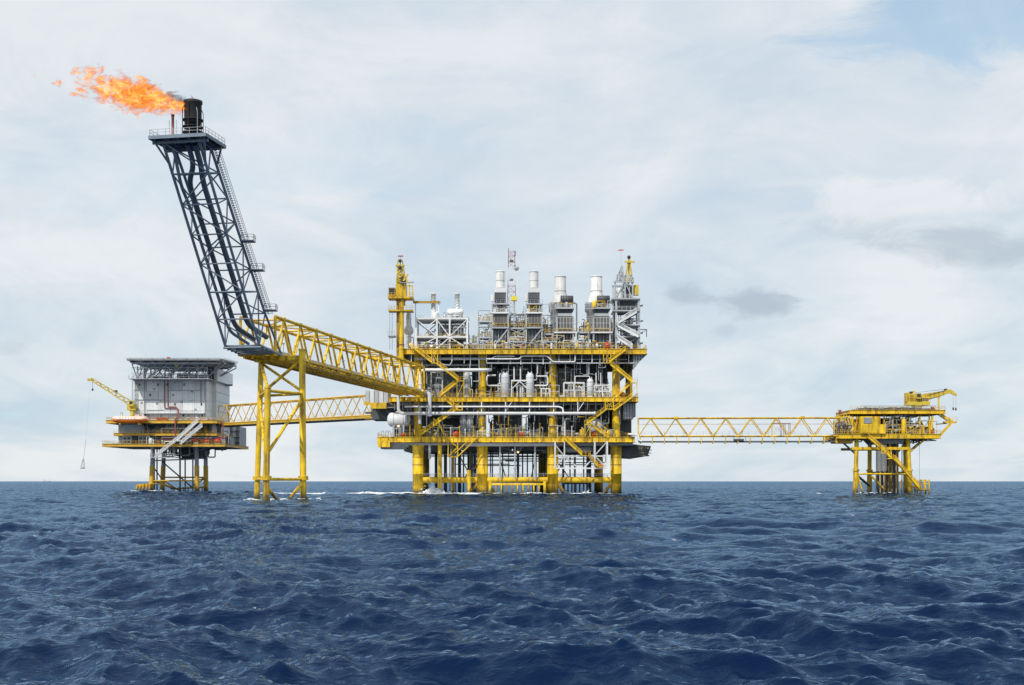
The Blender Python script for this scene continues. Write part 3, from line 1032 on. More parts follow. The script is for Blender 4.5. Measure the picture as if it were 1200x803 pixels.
st = thing('stairway', 'yellow stair dropping from the lowest deck through the white hanging frame', 'stairs', A(685, 545, YS))
flight(st, A(661, 514, YS), A(682, 533, YS), YEL)
landing(st, 681, 692, 533.5, YS, YEL)
flight(st, A(690, 535, YS), A(701, 546.5, YS), YEL)
landing(st, 699.5, 706, 547, YS, YEL)
boxp('basket', ORANGE, st, A(700.5, 547, YS + 0.3), A(705, 543.6, YS + 1.0))

# white truss frame hung below the cellar deck
fr = thing('hanging_frame', 'white braced steel frame hanging below the lowest deck at right', 'steel frame', A(681, 549, 403))
for yy in (403.6, 409.0):
    f = lambda u, v: A(u, v, 403.6) + Vector((0, yy - 403.6, 0))
    for u in (650.5, 661.5, 697, 711.5):
        MB().beam(f(u, 517), f(u, 549), 0.48 if u != 661.5 else 0.32, 0.48).build('post', WHITE, fr)
    for v in (534.5, 548.8):
        MB().beam(f(649.8, v), f(712, v), 0.36, 0.36).build('rail', WHITE, fr)
    for a, b in (((651, 522), (661, 534)), ((661, 534), (677, 547.5)), ((651, 548), (661, 535)), ((697, 534), (711, 518)), ((697, 535), (685, 548)), ((698, 535), (711, 548))):
        MB().beam(f(*a), f(*b), 0.2, 0.22).build('brace', WHITE, fr)
cg = thing('access_cage', 'small yellow access cage with a sloping strut below the lowest deck, left of centre', 'cage', A(530, 536, 402.5))
for yy in (402.6, 404.4):
    f = lambda u, v: A(u, v, 402.6) + Vector((0, yy - 402.6, 0))
    for a, b in (((525, 514), (525, 535.5)), ((536.3, 514), (536.3, 535.5)), ((525, 535.4), (536.5, 535.4)), ((525, 516), (536.3, 524)), ((536.3, 524), (526, 534)), ((537, 534.5), (561, 511)), ((533, 531), (556, 509.5))):
        MB().beam(f(*a), f(*b), 0.24, 0.26).build('bar', YEL, cg)
boxp('floor', YELD, cg, A(524.7, 536, 402.5), A(536.8, 535.2, 402.5) + Vector((0, 2, 0)))

# boat landing at the water
bl = thing('boat_landing', 'low yellow barred boat landing at the waterline between the two middle legs', 'boat landing', A(606, 577, 403))
for u in (574.5, 638.5):
    tubep('post', YEL, bl, A(u, 590, 403.4), A(u, 564, 403.4), 0.5, 12)
    MB().tube(A(u, 565.5, 403.4), A(u, 565.5, 403.4) + Vector((0, 4.2, 0)), 0.35, 8).build('arm', YEL, bl)
tubep('rail', YEL, bl, A(575, 567.8, 403.4), A(638, 567.8, 403.4), 0.36, 10)
for k in range(9):
    u = 581.5 + k * 6.3
    tubep('bar', YEL if k % 3 else YELD, bl, A(u, 567.6, 403.4), A(u, 590, 403.4), 0.27, 8)
bl2 = thing('boat_landing', 'dark barred fender between the right-hand legs at the waterline', 'boat landing', A(674, 573, 450))
tubep('rail', NAVY, bl2, A(660, 566.5, 450), A(690, 566.5, 450), 0.3, 8)
for k in range(7):
    tubep('bar', NAVY, bl2, A(661 + k * 4.6, 566.5, 450), A(661 + k * 4.6, 584, 450), 0.28, 8)
MB().beam(A(660, 566.5, 450), A(660, 566.5, 450) + Vector((0, 15, 0)), 0.3, 0.3).build('arm', NAVY, bl2)

# ------------------------------------------------------------------ large white process lines
def line(label, pts, r, mat=WHITE, flanges=(), cat='pipe'):
    t_ = thing('process_pipe', label, cat, pts[-1])
    MB().path(pts, r, 14, bend=r * 3.2).build('pipe', mat, t_)
    for p, d in flanges:
        d = Vector(d)
        MB().tube(Vector(p) - d * 0.15, Vector(p) + d * 0.15, r * 1.35, 14).build('flange', mat, t_)
    return t_


line('thick white pipe looping from the flare bridge along under the top deck', [A(492.5, 459, 402.6), A(492.5, 433.7, 402.6), A(570, 433.7, 402.6), A(575, 433.7, 407)], 0.52,
     flanges=[(A(537, 433.7, 402.6), (1, 0, 0)), (A(492.5, 450, 402.6), (0, 0, 1))])
line('short white crooked pipe hanging at the end of the flare bridge', [A(494, 458.5, 401.4), A(503.5, 460.0, 401.4), A(503.5, 488, 401.4)], 0.58, flanges=[(A(503.5, 487, 401.4), (0, 0, 1)), (A(496, 458.8, 401.4), (1, 0, 0))])
line('white pipe turning from the left balcony into the long white line below the main deck', [A(467, 461, 401.9), A(467, 484.6, 401.9), A(698, 484.6, 401.9)], 0.5,
     flanges=[(A(560, 484.6, 401.9), (1, 0, 0)), (A(620, 484.6, 401.9), (1, 0, 0)), (A(697, 484.6, 401.9), (1, 0, 0))])
line('thin white pipe running above the long white line below the main deck', [A(474, 476.7, 402.4), A(655, 476.7, 402.4), A(659.5, 478.5, 402.4), A(660, 483, 402.4)], 0.26)
line('grey downpipe beside the left column above the lowest deck', [A(492, 477, 402.8), A(492, 497, 402.8)], 0.5, LGREY)
line('white pipe with a crook above the lowest deck near the right stairway', [A(662, 511, 403.4), A(662, 491, 403.4), A(667, 491, 403.4)], 0.2)
line('white swan-neck pipe at the right end of the lowest deck', [A(736, 509, 403), A(748, 509.5, 403), A(748, 516, 403), A(752, 517, 403)], 0.32)
for k, u in enumerate((564.3, 592.5, 620.5, 648.8, 677)):
    tp = thing('pipe_support', '%s white support post on the long white pipe line, counted from the left' % ('first', 'second', 'third', 'fourth', 'fifth')[k], 'support post', A(u, 489, 402.2), 'posts on the white pipe line')
    MB().beam(A(u, 471, 402.9), A(u, 489.5, 402.9), 0.34, 0.34).build('post', WHITE, tp)
    if k in (1, 4):
        MB().beam(A(u + 0.8, 481, 402.95), A(u + 7, 471.4, 402.95), 0.2, 0.2).build('brace', WHITE, tp)

# ------------------------------------------------------------------ vessels
def vessel_v(u, v0, v1, Y, r, mat, label, nozz=4, cat='vessel'):
    """upright pressure vessel from pixel row v1 (foot) to v0 (top)"""
    base, top = A(u, v1, Y), A(u, v0, Y)
    h = top.z - base.z
    t_ = thing('pressure_vessel', label, cat, base, 'upright vessels')
    MB().lathe(base, [(r * 0.92, 0), (r * 0.92, h * 0.12), (r, h * 0.13), (r, h * 0.86), (r * 0.86, h * 0.93), (r * 0.5, h * 0.985), (r * 0.12, h)], 20).build('shell', mat, t_)
    mb = MB()
    for fz in (0.3, 0.55, 0.78):
        mb.lathe(base + Vector((0, 0, h * fz)), [(r + 0.05, 0), (r + 0.05, 0.16)], 20)
    mb.build('band', LGREY if mat is not LGREY else GREY, t_)
    for k in range(nozz):
        a = k * 2 * math.pi / nozz + 0.6
        p = base + Vector((math.cos(a) * r * 0.6, math.sin(a) * r * 0.6, h * 0.93))
        tubep('nozzle', mat, t_, p, p + Vector((0, 0, 0.9)), 0.11, 6)
    MB().path([base + Vector((r, -0.3, h * 0.3)), base + Vector((r + 0.7, -0.3, h * 0.3)), base + Vector((r + 0.7, -0.3, 0.05))], 0.14, 6).build('outlet_pipe', LGREY, t_)
    return t_


vessel_v(592, 437, 465.5, 405.6, 1.32, CLAD, 'pale grey upright vessel just right of the second column, first of the matching pair')
vessel_v(621, 437, 465.5, 405.6, 1.25, CLAD, 'pale grey upright vessel left of the third column, second of the matching pair')
vessel_v(547, 436, 465.5, 406.5, 1.15, LGREY, 'dull grey upright vessel just left of the second column on the main deck', 2)
vessel_v(691.5, 443.5, 465.5, 404.9, 1.02, WHITE, 'bright white slim upright vessel beside the white skid on the main deck', 1)
vessel_v(543, 486, 512, 409, 1.1, LGREY, 'grey upright vessel on the lowest deck, left one of the close pair', 1)
vessel_v(551, 486, 512, 409, 1.1, LGREY, 'grey upright vessel on the lowest deck, right one of the close pair', 1)
vessel_v(479, 364, 409, 408.0, 0.85, WHITE, 'tall thin white column with a swollen foot behind the yellow crane post', 1)
p = A(479, 392, 408)
MB().lathe(p, [(0.85, -0.2), (1.5, 0.6), (1.5, 1.6), (0.8, 2.9)], 18).build('skirt', WHITE, [o for o in bpy.data.objects if o.get('label', '').startswith('tall thin white column')][0])


def vessel_h(c, L, r, axis, mat, label, seats=True, zfoot=None):
    c = Vector(c)
    t_ = thing('tank', label, 'tank', (c.x, c.y, zfoot if zfoot is not None else c.z - r))
    prof = [(r * 0.1, -L / 2 - r * 0.5), (r * 0.6, -L / 2 - r * 0.4), (r * 0.9, -L / 2 - r * 0.15), (r, -L / 2), (r, L / 2), (r * 0.9, L / 2 + r * 0.15), (r * 0.6, L / 2 + r * 0.4), (r * 0.1, L / 2 + r * 0.5)]
    MB().lathe(c, prof, 24, axis).build('shell', mat, t_)
    for s_ in (-0.3, 0.3):
        o = Vector((L * s_, 0, 0)) if axis == 'x' else Vector((0, L * s_, 0))
        MB().lathe(c + o - (Vector((0.12, 0, 0)) if axis == 'x' else Vector((0, 0.12, 0))), [(r + 0.05, 0), (r + 0.05, 0.24)], 24, axis).build('band', LGREY, t_)
        if zfoot is not None:
            q = c + o
            ex = (0.25, r * 0.7) if axis == 'x' else (r * 0.7, 0.25)
            boxp('saddle', LGREY, t_, (q.x - ex[0], q.y - ex[1], zfoot), (q.x + ex[0], q.y + ex[1], q.z - r * 0.55))
    return t_


vessel_h(A(467.5, 492, 408), 5.2, 2.25, 'x', CLAD, 'fat pale horizontal tank under the left balcony above the lowest deck', zfoot=ZC)
vessel_h(A(696.5, 500, 414), 9, 2.5, 'y', CLAD, 'round white tank end behind the right stairway on the lowest deck', zfoot=ZC)
vessel_h(A(677, 526.3, 412), 8.4, 1.15, 'x', LGREY, 'grey horizontal tank slung below the lowest deck behind the white frame')
MB().beam(A(670, 520, 412), A(670, 524, 412), 0.3, 0.3).build('hanger', LGREY, bpy.data.objects['tank.002'])
MB().beam(A(684, 520, 412), A(684, 524, 412), 0.3, 0.3).build('hanger', LGREY, bpy.data.objects['tank.002'])


# skids on the main deck
def skid(label, u0, u1, v0, v1, Y, depth, mat, posts=3, brace='x', n=6, seed=1):
    random.seed(seed)
    a, b = A(u0, v1, Y), A(u1, v0, Y)
    t_ = thing('equipment_skid', label, 'skid', ((a.x + b.x) / 2, Y, a.z))
    for k in range(posts):
        for yy in (Y, Y + depth):
            xx = a.x + (b.x - a.x) * k / (posts - 1)
            MB().beam((xx, yy, a.z), (xx, yy, b.z), 0.3, 0.3).build('post', mat, t_)
    for yy in (Y, Y + depth):
        MB().beam((a.x - 0.16, yy, b.z + 0.15), (b.x + 0.16, yy, b.z + 0.15), 0.32, 0.3).build('rail', mat, t_)
        if brace == 'v':
            c = (a.x + b.x) / 2
            MB().beam((c, yy, b.z), (a.x, yy, b.z - (b.z - a.z) * 0.5), 0.22, 0.22).build('brace', mat, t_)
            MB().beam((c, yy, b.z), (b.x, yy, b.z - (b.z - a.z) * 0.5), 0.22, 0.22).build('brace', mat, t_)
        else:
            MB().beam((a.x, yy, (a.z + b.z) / 2), (b.x, yy, (a.z + b.z) / 2), 0.22, 0.22).build('rail', mat, t_)
    for k in range(n):
        x, w = rnd(a.x, b.x - 1), rnd(0.6, 2)
        zz = rnd(a.z + 1, b.z - 0.2)
        MB().path([(x, Y + depth * 0.5, a.z), (x, Y + depth * 0.5, zz), (min(b.x, x + w), Y + depth * 0.5, zz), (min(b.x, x + w), Y + depth * 0.5, a.z)], rnd(0.1, 0.22), 6).build('pipe', mat if k % 2 else LGREY, t_)
    return t_


skid('white braced goalpost frame between the two matching upright vessels', 599.5, 618.5, 446.5, 465.5, 404.8, 2.5, WHITE, 2, 'v', 4, 2)
skid('white piping skid with a raised loop on the right half of the main deck', 661, 684.5, 449, 465.5, 404.9, 4, WHITE, 3, 'x', 10, 3)
skid('tangled white valve rack left of the right-hand column on the main deck', 697, 715, 452, 465.5, 404.9, 4, WHITE, 3, 'x', 12, 4)
skid('grey ladder-like pipe frame hung in front of the left columns under the white loop', 505, 518.5, 437, 465.5, 404.6, 2, LGREY, 2, 'x', 4, 5)
skid('small white railed stand just left of the third column on the main deck', 634.5, 644.5, 456, 465.5, 404.9, 2, WHITE, 3, 'x', 1, 6)
line('white inverted-U pipe above the white skid', [A(674, 449, 405.5), A(674, 441, 405.5), A(691, 441, 405.5), A(691, 444, 405.5)], 0.16)
line('white U-shaped pipe beside the second column', [A(581, 440, 406), A(570.5, 440, 406), A(570.5, 452, 406), A(587, 452, 406)], 0.26)
line('white C-shaped pipe in front of the dark recess left of the third column', [A(628, 441, 406), A(642, 441, 406), A(642, 452, 406), A(626, 452, 406)], 0.24)
for k, u in enumerate((602.5, 610)):
    line(('left', 'right')[k] + ' one of two pale risers above the goalpost frame', [A(u, 446, 406.4), A(u, 430, 406.4)], 0.24)
for k, (u, v) in enumerate(((698.5, 437), (704, 437))):
    line(('left', 'right')[k] + ' one of two thin white vent pipes above the valve rack', [A(u, 452, 405.6), A(u, v, 405.6)], 0.16)
for u, v, y, lab, vr in ((711.5, 405, 405.2, 'round red float drum on the top deck edge near the right stairway', 409), (730, 462.5, 406, 'red drum on the main deck behind the right stairway', 465.5),
                     (696, 508.5, 405.2, 'red valve drum in front of the white tank end', 512), (473, 509.5, 405.2, 'red equipment bin on the lowest deck left of the first column', 512), (534.5, 508.5, 405.2, 'red pump below the left stairway on the lowest deck', 512),
                     (611, 509, 405.2, 'red pump between the middle columns on the lowest deck', 512), (612, 405, 406.5, 'red pump at the foot of the stacks between first and second exhaust', 409)):
    p = A(u, v, y)
    t_ = thing('red_drum', lab, 'drum', (p.x, p.y, Z(vr) if vr else p.z))
    hh = p.z - Z(vr)
    MB().lathe((p.x, p.y, Z(vr)), [(0.5, 0), (0.95, hh * 0.4), (1.0, hh), (0.8, hh * 1.5), (0.25, hh * 1.9)], 14).build('shell', RED, t_)
    MB().lathe((p.x, p.y, Z(vr) + hh * 0.95), [(1.05, 0), (1.05, 0.15)], 14).build('band', DGREY, t_)

# ------------------------------------------------------------------ turbine exhausts on the top deck
def grid_panel(parent, x0, x1, z0, z1, y, mat, frame, nx, nz):
    for i in range(nx):
        for j in range(nz):
            w, h = (x1 - x0) / nx, (z1 - z0) / nz
            boxp('louvre_panel', mat, parent, (x0 + i * w + 0.1, y, z0 + j * h + 0.1), (x0 + (i + 1) * w - 0.1, y + 0.3, z0 + (j + 1) * h - 0.1))
    mb = MB()
    for i in range(nx + 1):
        xx = x0 + (x1 - x0) * i / nx
        mb.box((xx - 0.09, y - 0.08, z0), (xx + 0.09, y + 0.28, z1))
    for j in range(nz + 1):
        zz = z0 + (z1 - z0) * j / nz
        mb.box((x0 + 0.01, y - 0.06, zz - 0.09), (x1 - 0.01, y + 0.26, zz + 0.09))
    mb.build('mullion_grid', frame, parent)


def platform(parent, x0, x1, y0, y1, z, mat=LGREY, rail=True, rm=None):
    f = boxp('platform', mat, parent, (x0, y0, z - 0.45), (x1, y1, z))
    if rail:
        MB().rail([(x0, y0, z), (x1, y0, z)], 1.1, 1.4, 0.05).build('handrail', rm or YEL, f)
    return f


def exhaust_a(uc, label, seed):
    Y = 407.5
    random.seed(seed)
    g = lambda du, v: A(uc + du, v, Y)
    t_ = thing('turbine_exhaust', label, 'exhaust stack', g(0, 409), 'exhaust stacks on the top deck')
    D = 9.0
    for du in (-9.2, 9.2):
        for yy in (0, D):
            p = g(du, 409)
            MB().beam((p.x, Y + yy, ZT), (p.x, Y + yy, Z(356, Y)), 0.42, 0.42).build('post', LGREY, t_)
    MB().beam(g(-8, 407) + Vector((0, -0.3, 0)), g(8.5, 386.5) + Vector((0, -0.3, 0)), 0.34, 0.36).build('brace', LGREY, t_)
    x0, x1 = g(-8.2, 0).x, g(8.2, 0).x
    boxp('enclosure', DGREY, t_, (x0, Y + 1.2, ZT + 0.4), (x1, Y + D - 0.5, Z(385.5, Y)))
    for k in range(4):
        xx = x0 + (k + 0.5) * (x1 - x0) / 4
        boxp('rib', GREY, t_, (xx - 0.14, Y + 0.9, ZT + 0.4), (xx + 0.14, Y + 1.19, Z(386.5, Y)))
    platform(t_, g(-10, 0).x, g(10, 0).x, Y - 0.6, Y + D + 0.5, Z(383.5, Y), LGREY)
    boxp('enclosure', BROWN, t_, (g(-6.5, 0).x, Y + 0.6, Z(383.5, Y)), (g(8, 0).x, Y + D - 1, Z(367.5, Y)))
    grid_panel(t_, g(-6.3, 0).x, g(7.8, 0).x, Z(379, Y), Z(368, Y), Y + 0.25, BROWN, GREY, 4, 1)
    platform(t_, g(-10, 0).x, g(10, 0).x, Y - 0.6, Y + D + 0.5, Z(366, Y), WHITE, True, WHITE)
    boxp('hood', TAN, t_, (g(-5, 0).x, Y + 0.8, Z(366, Y)), (g(6, 0).x, Y + 6, Z(359, Y)))
    boxp('bonnet', BROWN, t_, (g(-4, 0).x, Y + 0.4, Z(362.5, Y)), (g(5, 0).x, Y + 0.78, Z(360, Y)))
    platform(t_, g(-9, 0).x, g(10, 0).x, Y - 0.6, Y + D + 0.5, Z(355.5, Y), LGREY, True, LGREY)
    # dark louvred intake box below the white transition
    boxp('intake', DGREY, t_, (g(-6.6, 0).x, Y + 0.3, Z(355.5, Y)), (g(6.6, 0).x, Y + 6, Z(342.8, Y)))
    for k in range(3):
        boxp('louvre', DARK, t_, (g(-5.9 + k * 4.1, 0).x, Y + 0.16, Z(354.5, Y)), (g(-5.9 + k * 4.1 + 3.4, 0).x, Y + 0.29, Z(349.8, Y)))
    MB().tube((g(-8.2, 0).x, Y + 3, Z(352, Y)), (g(-8.2, 0).x, Y + 3, Z(344, Y)), 0.8, 12).build('silencer', WHITE, t_)
    boxp('transition', WHITE, t_, (g(-6.9, 0).x, Y + 0.1, Z(342.7, Y)), (g(6.9, 0).x, Y + 6.3, Z(337.4, Y)))
    c = Vector((g(-0.2, 0).x, Y + 3.2, Z(337.4, Y)))
    h = Z(316, Y) - Z(337.4, Y)
    r = 1.38
    MB().lathe(c, [(r, 0), (r, h * 0.96), (r * 0.98, h), (r * 0.9, h), (r * 0.88, h * 0.9)], 24).build('chimney', STACK_W, t_)
    for fz in (0.03, 0.45, 0.93):
        MB().lathe(c + Vector((0, 0, h * fz)), [(r + 0.07, 0), (r + 0.07, 0.22)], 24).build('ring', LGREY if fz > 0.1 else TAN, t_)
    mb = MB()
    for s_ in (-0.25, 0.25):
        mb.tube((c.x + r + 0.22, c.y + s_, ZT + 20), (c.x + r + 0.22, c.y + s_, c.z + h), 0.05, 4)
    mb.build('ladder', LGREY, t_)
    clutter(t_, x0, x1, Z(366, Y), Z(357, Y), Y - 0.2, Y + 0.5, 4, LIGHT_MIX, 0.6)
    clutter(t_, x0, x1, ZT, Z(398, Y), Y - 0.4, Y + 0.8, 6, LIGHT_MIX, 0.6)
    return t_


def exhaust_b(uc, label, seed):
    Y = 407.5
    random.seed(seed)
    g = lambda du, v: A(uc + du, v, Y)
    t_ = thing('turbine_exhaust', label, 'exhaust stack', g(0, 409), 'exhaust stacks on the top deck')
    D = 10.0
    for du in (-9.6, 9.6):
        for yy in (0, D):
            p = g(du, 409)
            MB().beam((p.x, Y + yy, ZT), (p.x, Y + yy, Z(372, Y)), 0.5, 0.5).build('post', LGREY, t_)
    x0, x1 = g(-8.0, 0).x, g(8.6, 0).x
    boxp('enclosure', DGREY, t_, (x0, Y + 1.4, ZT + 0.3), (x1, Y + D - 0.4, Z(391.6, Y)))
    for k in range(4):
        xx = x0 + (k + 0.5) * (x1 - x0) / 4
        boxp('rib', GREY, t_, (xx - 0.14, Y + 1.1, ZT + 0.4), (xx + 0.14, Y + 1.39, Z(391.7, Y)))
    platform(t_, g(-13, 0).x, g(12.5, 0).x, Y - 0.6, Y + D + 0.4, Z(389, Y), WHITE)
    boxp('enclosure', BROWN, t_, (g(-9.3, 0).x, Y + 0.7, Z(389, Y)), (g(9.6, 0).x, Y + D - 1, Z(370.5, Y)))
    grid_panel(t_, g(-9.2, 0).x, g(9.5, 0).x, Z(385, Y), Z(372, Y), Y + 0.35, BROWN, LGREY, 5, 2)
    boxp('duct', SILVER, t_, (g(-8.5, 0).x, Y + 0.5, Z(370.4, Y)), (g(8.5, 0).x, Y + 7, Z(367, Y)))
    boxp('duct', DGREY, t_, (g(-8, 0).x, Y + 0.9, Z(366.9, Y)), (g(8, 0).x, Y + 7, Z(362, Y)))
    platform(t_, g(-10.5, 0).x, g(10.5, 0).x, Y - 0.6, Y + 9, Z(360.5, Y), LGREY, True, LGREY)
    # round filter house on a stem
    c = g(2.5, 0)
    MB().lathe((c.x, Y + 2.5, Z(360.5, Y)), [(1.3, 0), (0.9, 0.6), (1.6, 1.7)], 14).build('stem', TAN, t_)
    fh = MB().lathe((g(-5.0, 0).x, Y + 2.6, Z(349.6, Y)), [(0.9, 0), (1.2, 0.1), (1.2, 4.0), (0.9, 4.1)], 18, 'x').build('filter_house', DGREY, t_)
    for k in range(5):
        MB().lathe((g(-4.4, 0).x + k * 0.8, Y + 2.6, Z(349.6, Y)), [(1.24, 0), (1.24, 0.14)], 18, 'x').build('rib', DARK, fh)
    for du in (-4, 9):
        MB().beam((g(du, 0).x, Y + 2.6, Z(360.5, Y)), (g(du, 0).x, Y + 2.6, Z(353, Y)), 0.3, 0.3).build('leg', GREY, t_)
    # silencer body, cone and chimney
    c = Vector((g(-8.0, 0).x, Y + 6.6, Z(389, Y)))
    zr = lambda v: Z(v, Y) - Z(389, Y)
    MB().lathe(c, [(2.3, 0), (2.3, zr(364)), (2.85, zr(362)), (2.85, zr(352.0))], 24).build('silencer', SILVER, t_)
    for v in (384, 377, 369, 360, 354):
        MB().lathe(c + Vector((0, 0, zr(v))), [(2.9 if v < 363 else 2.36, 0), (2.9 if v < 363 else 2.36, 0.22)], 24).build('ring', LGREY, t_)
    r = 1.86
    MB().lathe(c + Vector((0.9, 0, 0)), [(2.85, zr(351.9)), (2.7, zr(348)), (r, zr(338.5)), (r, zr(320.5)), (r * 0.97, zr(320)), (r * 0.86, zr(320)), (r * 0.84, zr(322))], 28).build('chimney', STACK_W, t_)
    for v in (338.5, 321.5):
        MB().lathe(c + Vector((0.9, 0, zr(v))), [(r + 0.08, 0), (r + 0.08, 0.25)], 28).build('ring', LGREY, t_)
    for s_, uu in ((1, 13.5),):
        MB().path([g(uu, 388.5), g(uu, 356), g(uu - 4.5, 354.6)], 0.24, 8).build('vent_pipe', GREY, t_)
    MB().path([g(-13.5, 388.5), g(-13.5, 356), g(-9.5, 354.6)], 0.22, 8).build('vent_pipe', GREY, t_)
    clutter(t_, g(-10, 0).x, g(10, 0).x, Z(360.5, Y), Z(353, Y), Y - 0.2, Y + 0.8, 6, ((TAN, 3), (LGREY, 2), (YEL, 1)), 0.7)
    clutter(t_, x0, x1, ZT, Z(396, Y), Y - 0.4, Y + 0.9, 6, LIGHT_MIX, 0.6)
    return t_


exhaust_a(586.2, 'leftmost exhaust stack with a slim white chimney over a dark louvred box', 21)
exhaust_a(625.8, 'slim white exhaust chimney over a dark louvred box, right of the red and white mast', 22)
exhaust_b(662.2, 'wide white cone-shouldered exhaust stack, left of the matching pair', 23)
exhaust_b(705.2, 'wide white cone-shouldered exhaust stack next to the grey stair tower', 24)

# pipe clusters between the stacks
def pipe_cluster(label, u0, u1, vtop, Y, n, seed, mix, floors=(389,), fm=LGREY):
    random.seed(seed)
    x0, x1 = A(u0, 0, Y).x, A(u1, 0, Y).x
    t_ = thing('pipe_cluster', label, 'pipework', ((x0 + x1) / 2, Y, ZT))
    for xx in (x0, x1):
        MB().beam((xx, Y, ZT), (xx, Y, Z(floors[-1], Y)), 0.32, 0.32).build('post', fm, t_)
    for xx in (x0, x1):
        MB().beam((xx, Y + 5.6, ZT), (xx, Y + 5.6, Z(floors[-1], Y)), 0.28, 0.28).build('post', fm, t_)
    zs = [ZT] + [Z(v, Y) for v in floors]
    for za, zb_ in zip(zs[:-1], zs[1:]):
        MB().beam((x0, Y - 0.25, za + 0.2), (x1, Y - 0.25, zb_ - 0.5), 0.16, 0.18).build('brace', fm, t_)
        MB().beam((x1, Y - 0.40, za + 0.2), (x0, Y - 0.40, zb_ - 0.5), 0.16, 0.18).build('brace', fm, t_)
    for v in floors:
        platform(t_, x0 - 0.2, x1 + 0.2, Y - 0.3, Y + 6, Z(v, Y), fm)
    lv = [409] + list(floors)
    for i, v in enumerate(lv):
        zt = Z(lv[i + 1], Y) - 0.5 if i + 1 < len(lv) else Z(vtop, Y)
        zz = ZT if i == 0 else Z(v, Y)
        clutter(t_, x0, x1, zz, max(zt, zz + 1.6), Y - 0.1, Y + 5, n, mix, 0.75)
    return t_


TANMIX = ((TAN, 4), (LGREY, 3), (WHITE, 2), (GREY, 2), (YEL, 1.4), (DGREY, 1.2))
WMIX = ((WHITE, 4), (LGREY, 4), (SILVER, 2), (GREY, 1), (TAN, 1))
pipe_cluster('pale stepped pipework left of the leftmost exhaust stack', 560.5, 575, 362, 408, 14, 31, WMIX, (395, 376))
pipe_cluster('tan and grey pipework between the first two slim stacks', 597.5, 614, 358, 409, 14, 32, TANMIX, (394, 384))
pipe_cluster('tan pipework between the slim stack and the first wide stack', 637.5, 648.5, 372, 409, 11, 33, TANMIX, (391,))
pipe_cluster('tan valves and pipework between the two wide stacks', 677.5, 690, 372, 409, 12, 34, TANMIX, (389,))
pipe_cluster('low pale pipework right of the white steel module', 549.5, 558, 392, 408, 10, 35, WMIX, (402,))
pipe_cluster('grey pipe rack standing behind the two slim stacks', 572, 642, 366, 421, 44, 36, TANMIX, (394, 380))
pipe_cluster('grey pipe rack standing behind the first wide stack', 646, 669, 372, 422, 20, 37, TANMIX, (394, 382))
pipe_cluster('grey pipe rack standing behind the stack next to the stair tower', 686, 718, 372, 422, 26, 38, TANMIX, (394, 382))
pipe_cluster('low white valve bank along the top deck edge below the slim stacks', 596, 616, 399, 405.6, 16, 39, WMIX, (400,))
pipe_cluster('low tan valve bank along the top deck edge below the wide stacks', 637, 652, 399, 405.6, 12, 41, TANMIX, (400,))
t_ = thing('sheet_cover', 'small bright yellow sheet cover at the foot of the red and white mast', 'cover', A(602.5, 352, 408))
MB().prism([(A(599, 0, 408).x, Z(352, 408)), (A(606, 0, 408).x, Z(352, 408)), (A(606, 0, 408).x, Z(347.5, 408)), (A(602, 0, 408).x, Z(346.4, 408)), (A(599, 0, 408).x, Z(348, 408))], 408, 410, 'y').build('sheet', BRIGHT_Y, t_)
MB().tube(A(602.5, 352, 409), A(602.5, 385, 409), 0.2, 6).build('post', LGREY, t_)

# red and white lattice radio mast
mast = thing('radio_mast', 'thin red and white lattice radio mast between the first two exhaust stacks', 'mast', A(599.5, 409, 414))
Y = 414.0
zlv = [409, 384, 372, 360, 351, 342, 335, 328, 321, 314, 307, 300, 295]
for i in range(len(zlv) - 1):
    z0, z1 = Z(zlv[i], Y), Z(zlv[i + 1], Y)
    k = lambda z: 1.55 - 0.55 * (z - ZT) / (Z(295, Y) - ZT)
    m = MASTRED if (i in (4, 5, 9, 10, 11)) else WHITE
    xc = A(599.5, 0, Y).x
    mb = MB()
    c0 = [(xc + sx * k(z0), Y + sy * k(z0), z0) for sx, sy in ((-1, -1), (1, -1), (1, 1), (-1, 1))]
    c1 = [(xc + sx * k(z1), Y + sy * k(z1), z1) for sx, sy in ((-1, -1), (1, -1), (1, 1), (-1, 1))]
    for j in range(4):
        mb.tube(c0[j], c1[j], 0.10, 6)
        mb.tube(c1[j], c1[(j + 1) % 4], 0.06, 4)
        mb.tube(c0[j], c1[(j + 1) % 4], 0.055, 4)
    mb.build('mast_section', m, mast)
mb = MB().lathe(A(605, 314, 413), [(0.1, -0.1), (0.7, 0.1), (0.9, 0.4)], 14, 'y')
mb.build('dish', LGREY, mast)
MB().tube(A(602, 311, 413.5), A(605, 314, 413.3), 0.12, 6).build('dish_arm', DGREY, mast)
for u, v0, v1 in ((596, 295, 291), (604, 300, 294), (603.5, 322, 309)):
    tubep('antenna', DGREY, mast, A(u, v0, 413.2), A(u, v1, 413.2), 0.09, 6)
for u, v in ((599.5, 306), (599.5, 328)):
    MB().box(A(u - 2.2, v + 1.2, 412.9), A(u + 2.2, v - 1.2, 413.2)).build('panel_antenna', DGREY, mast)

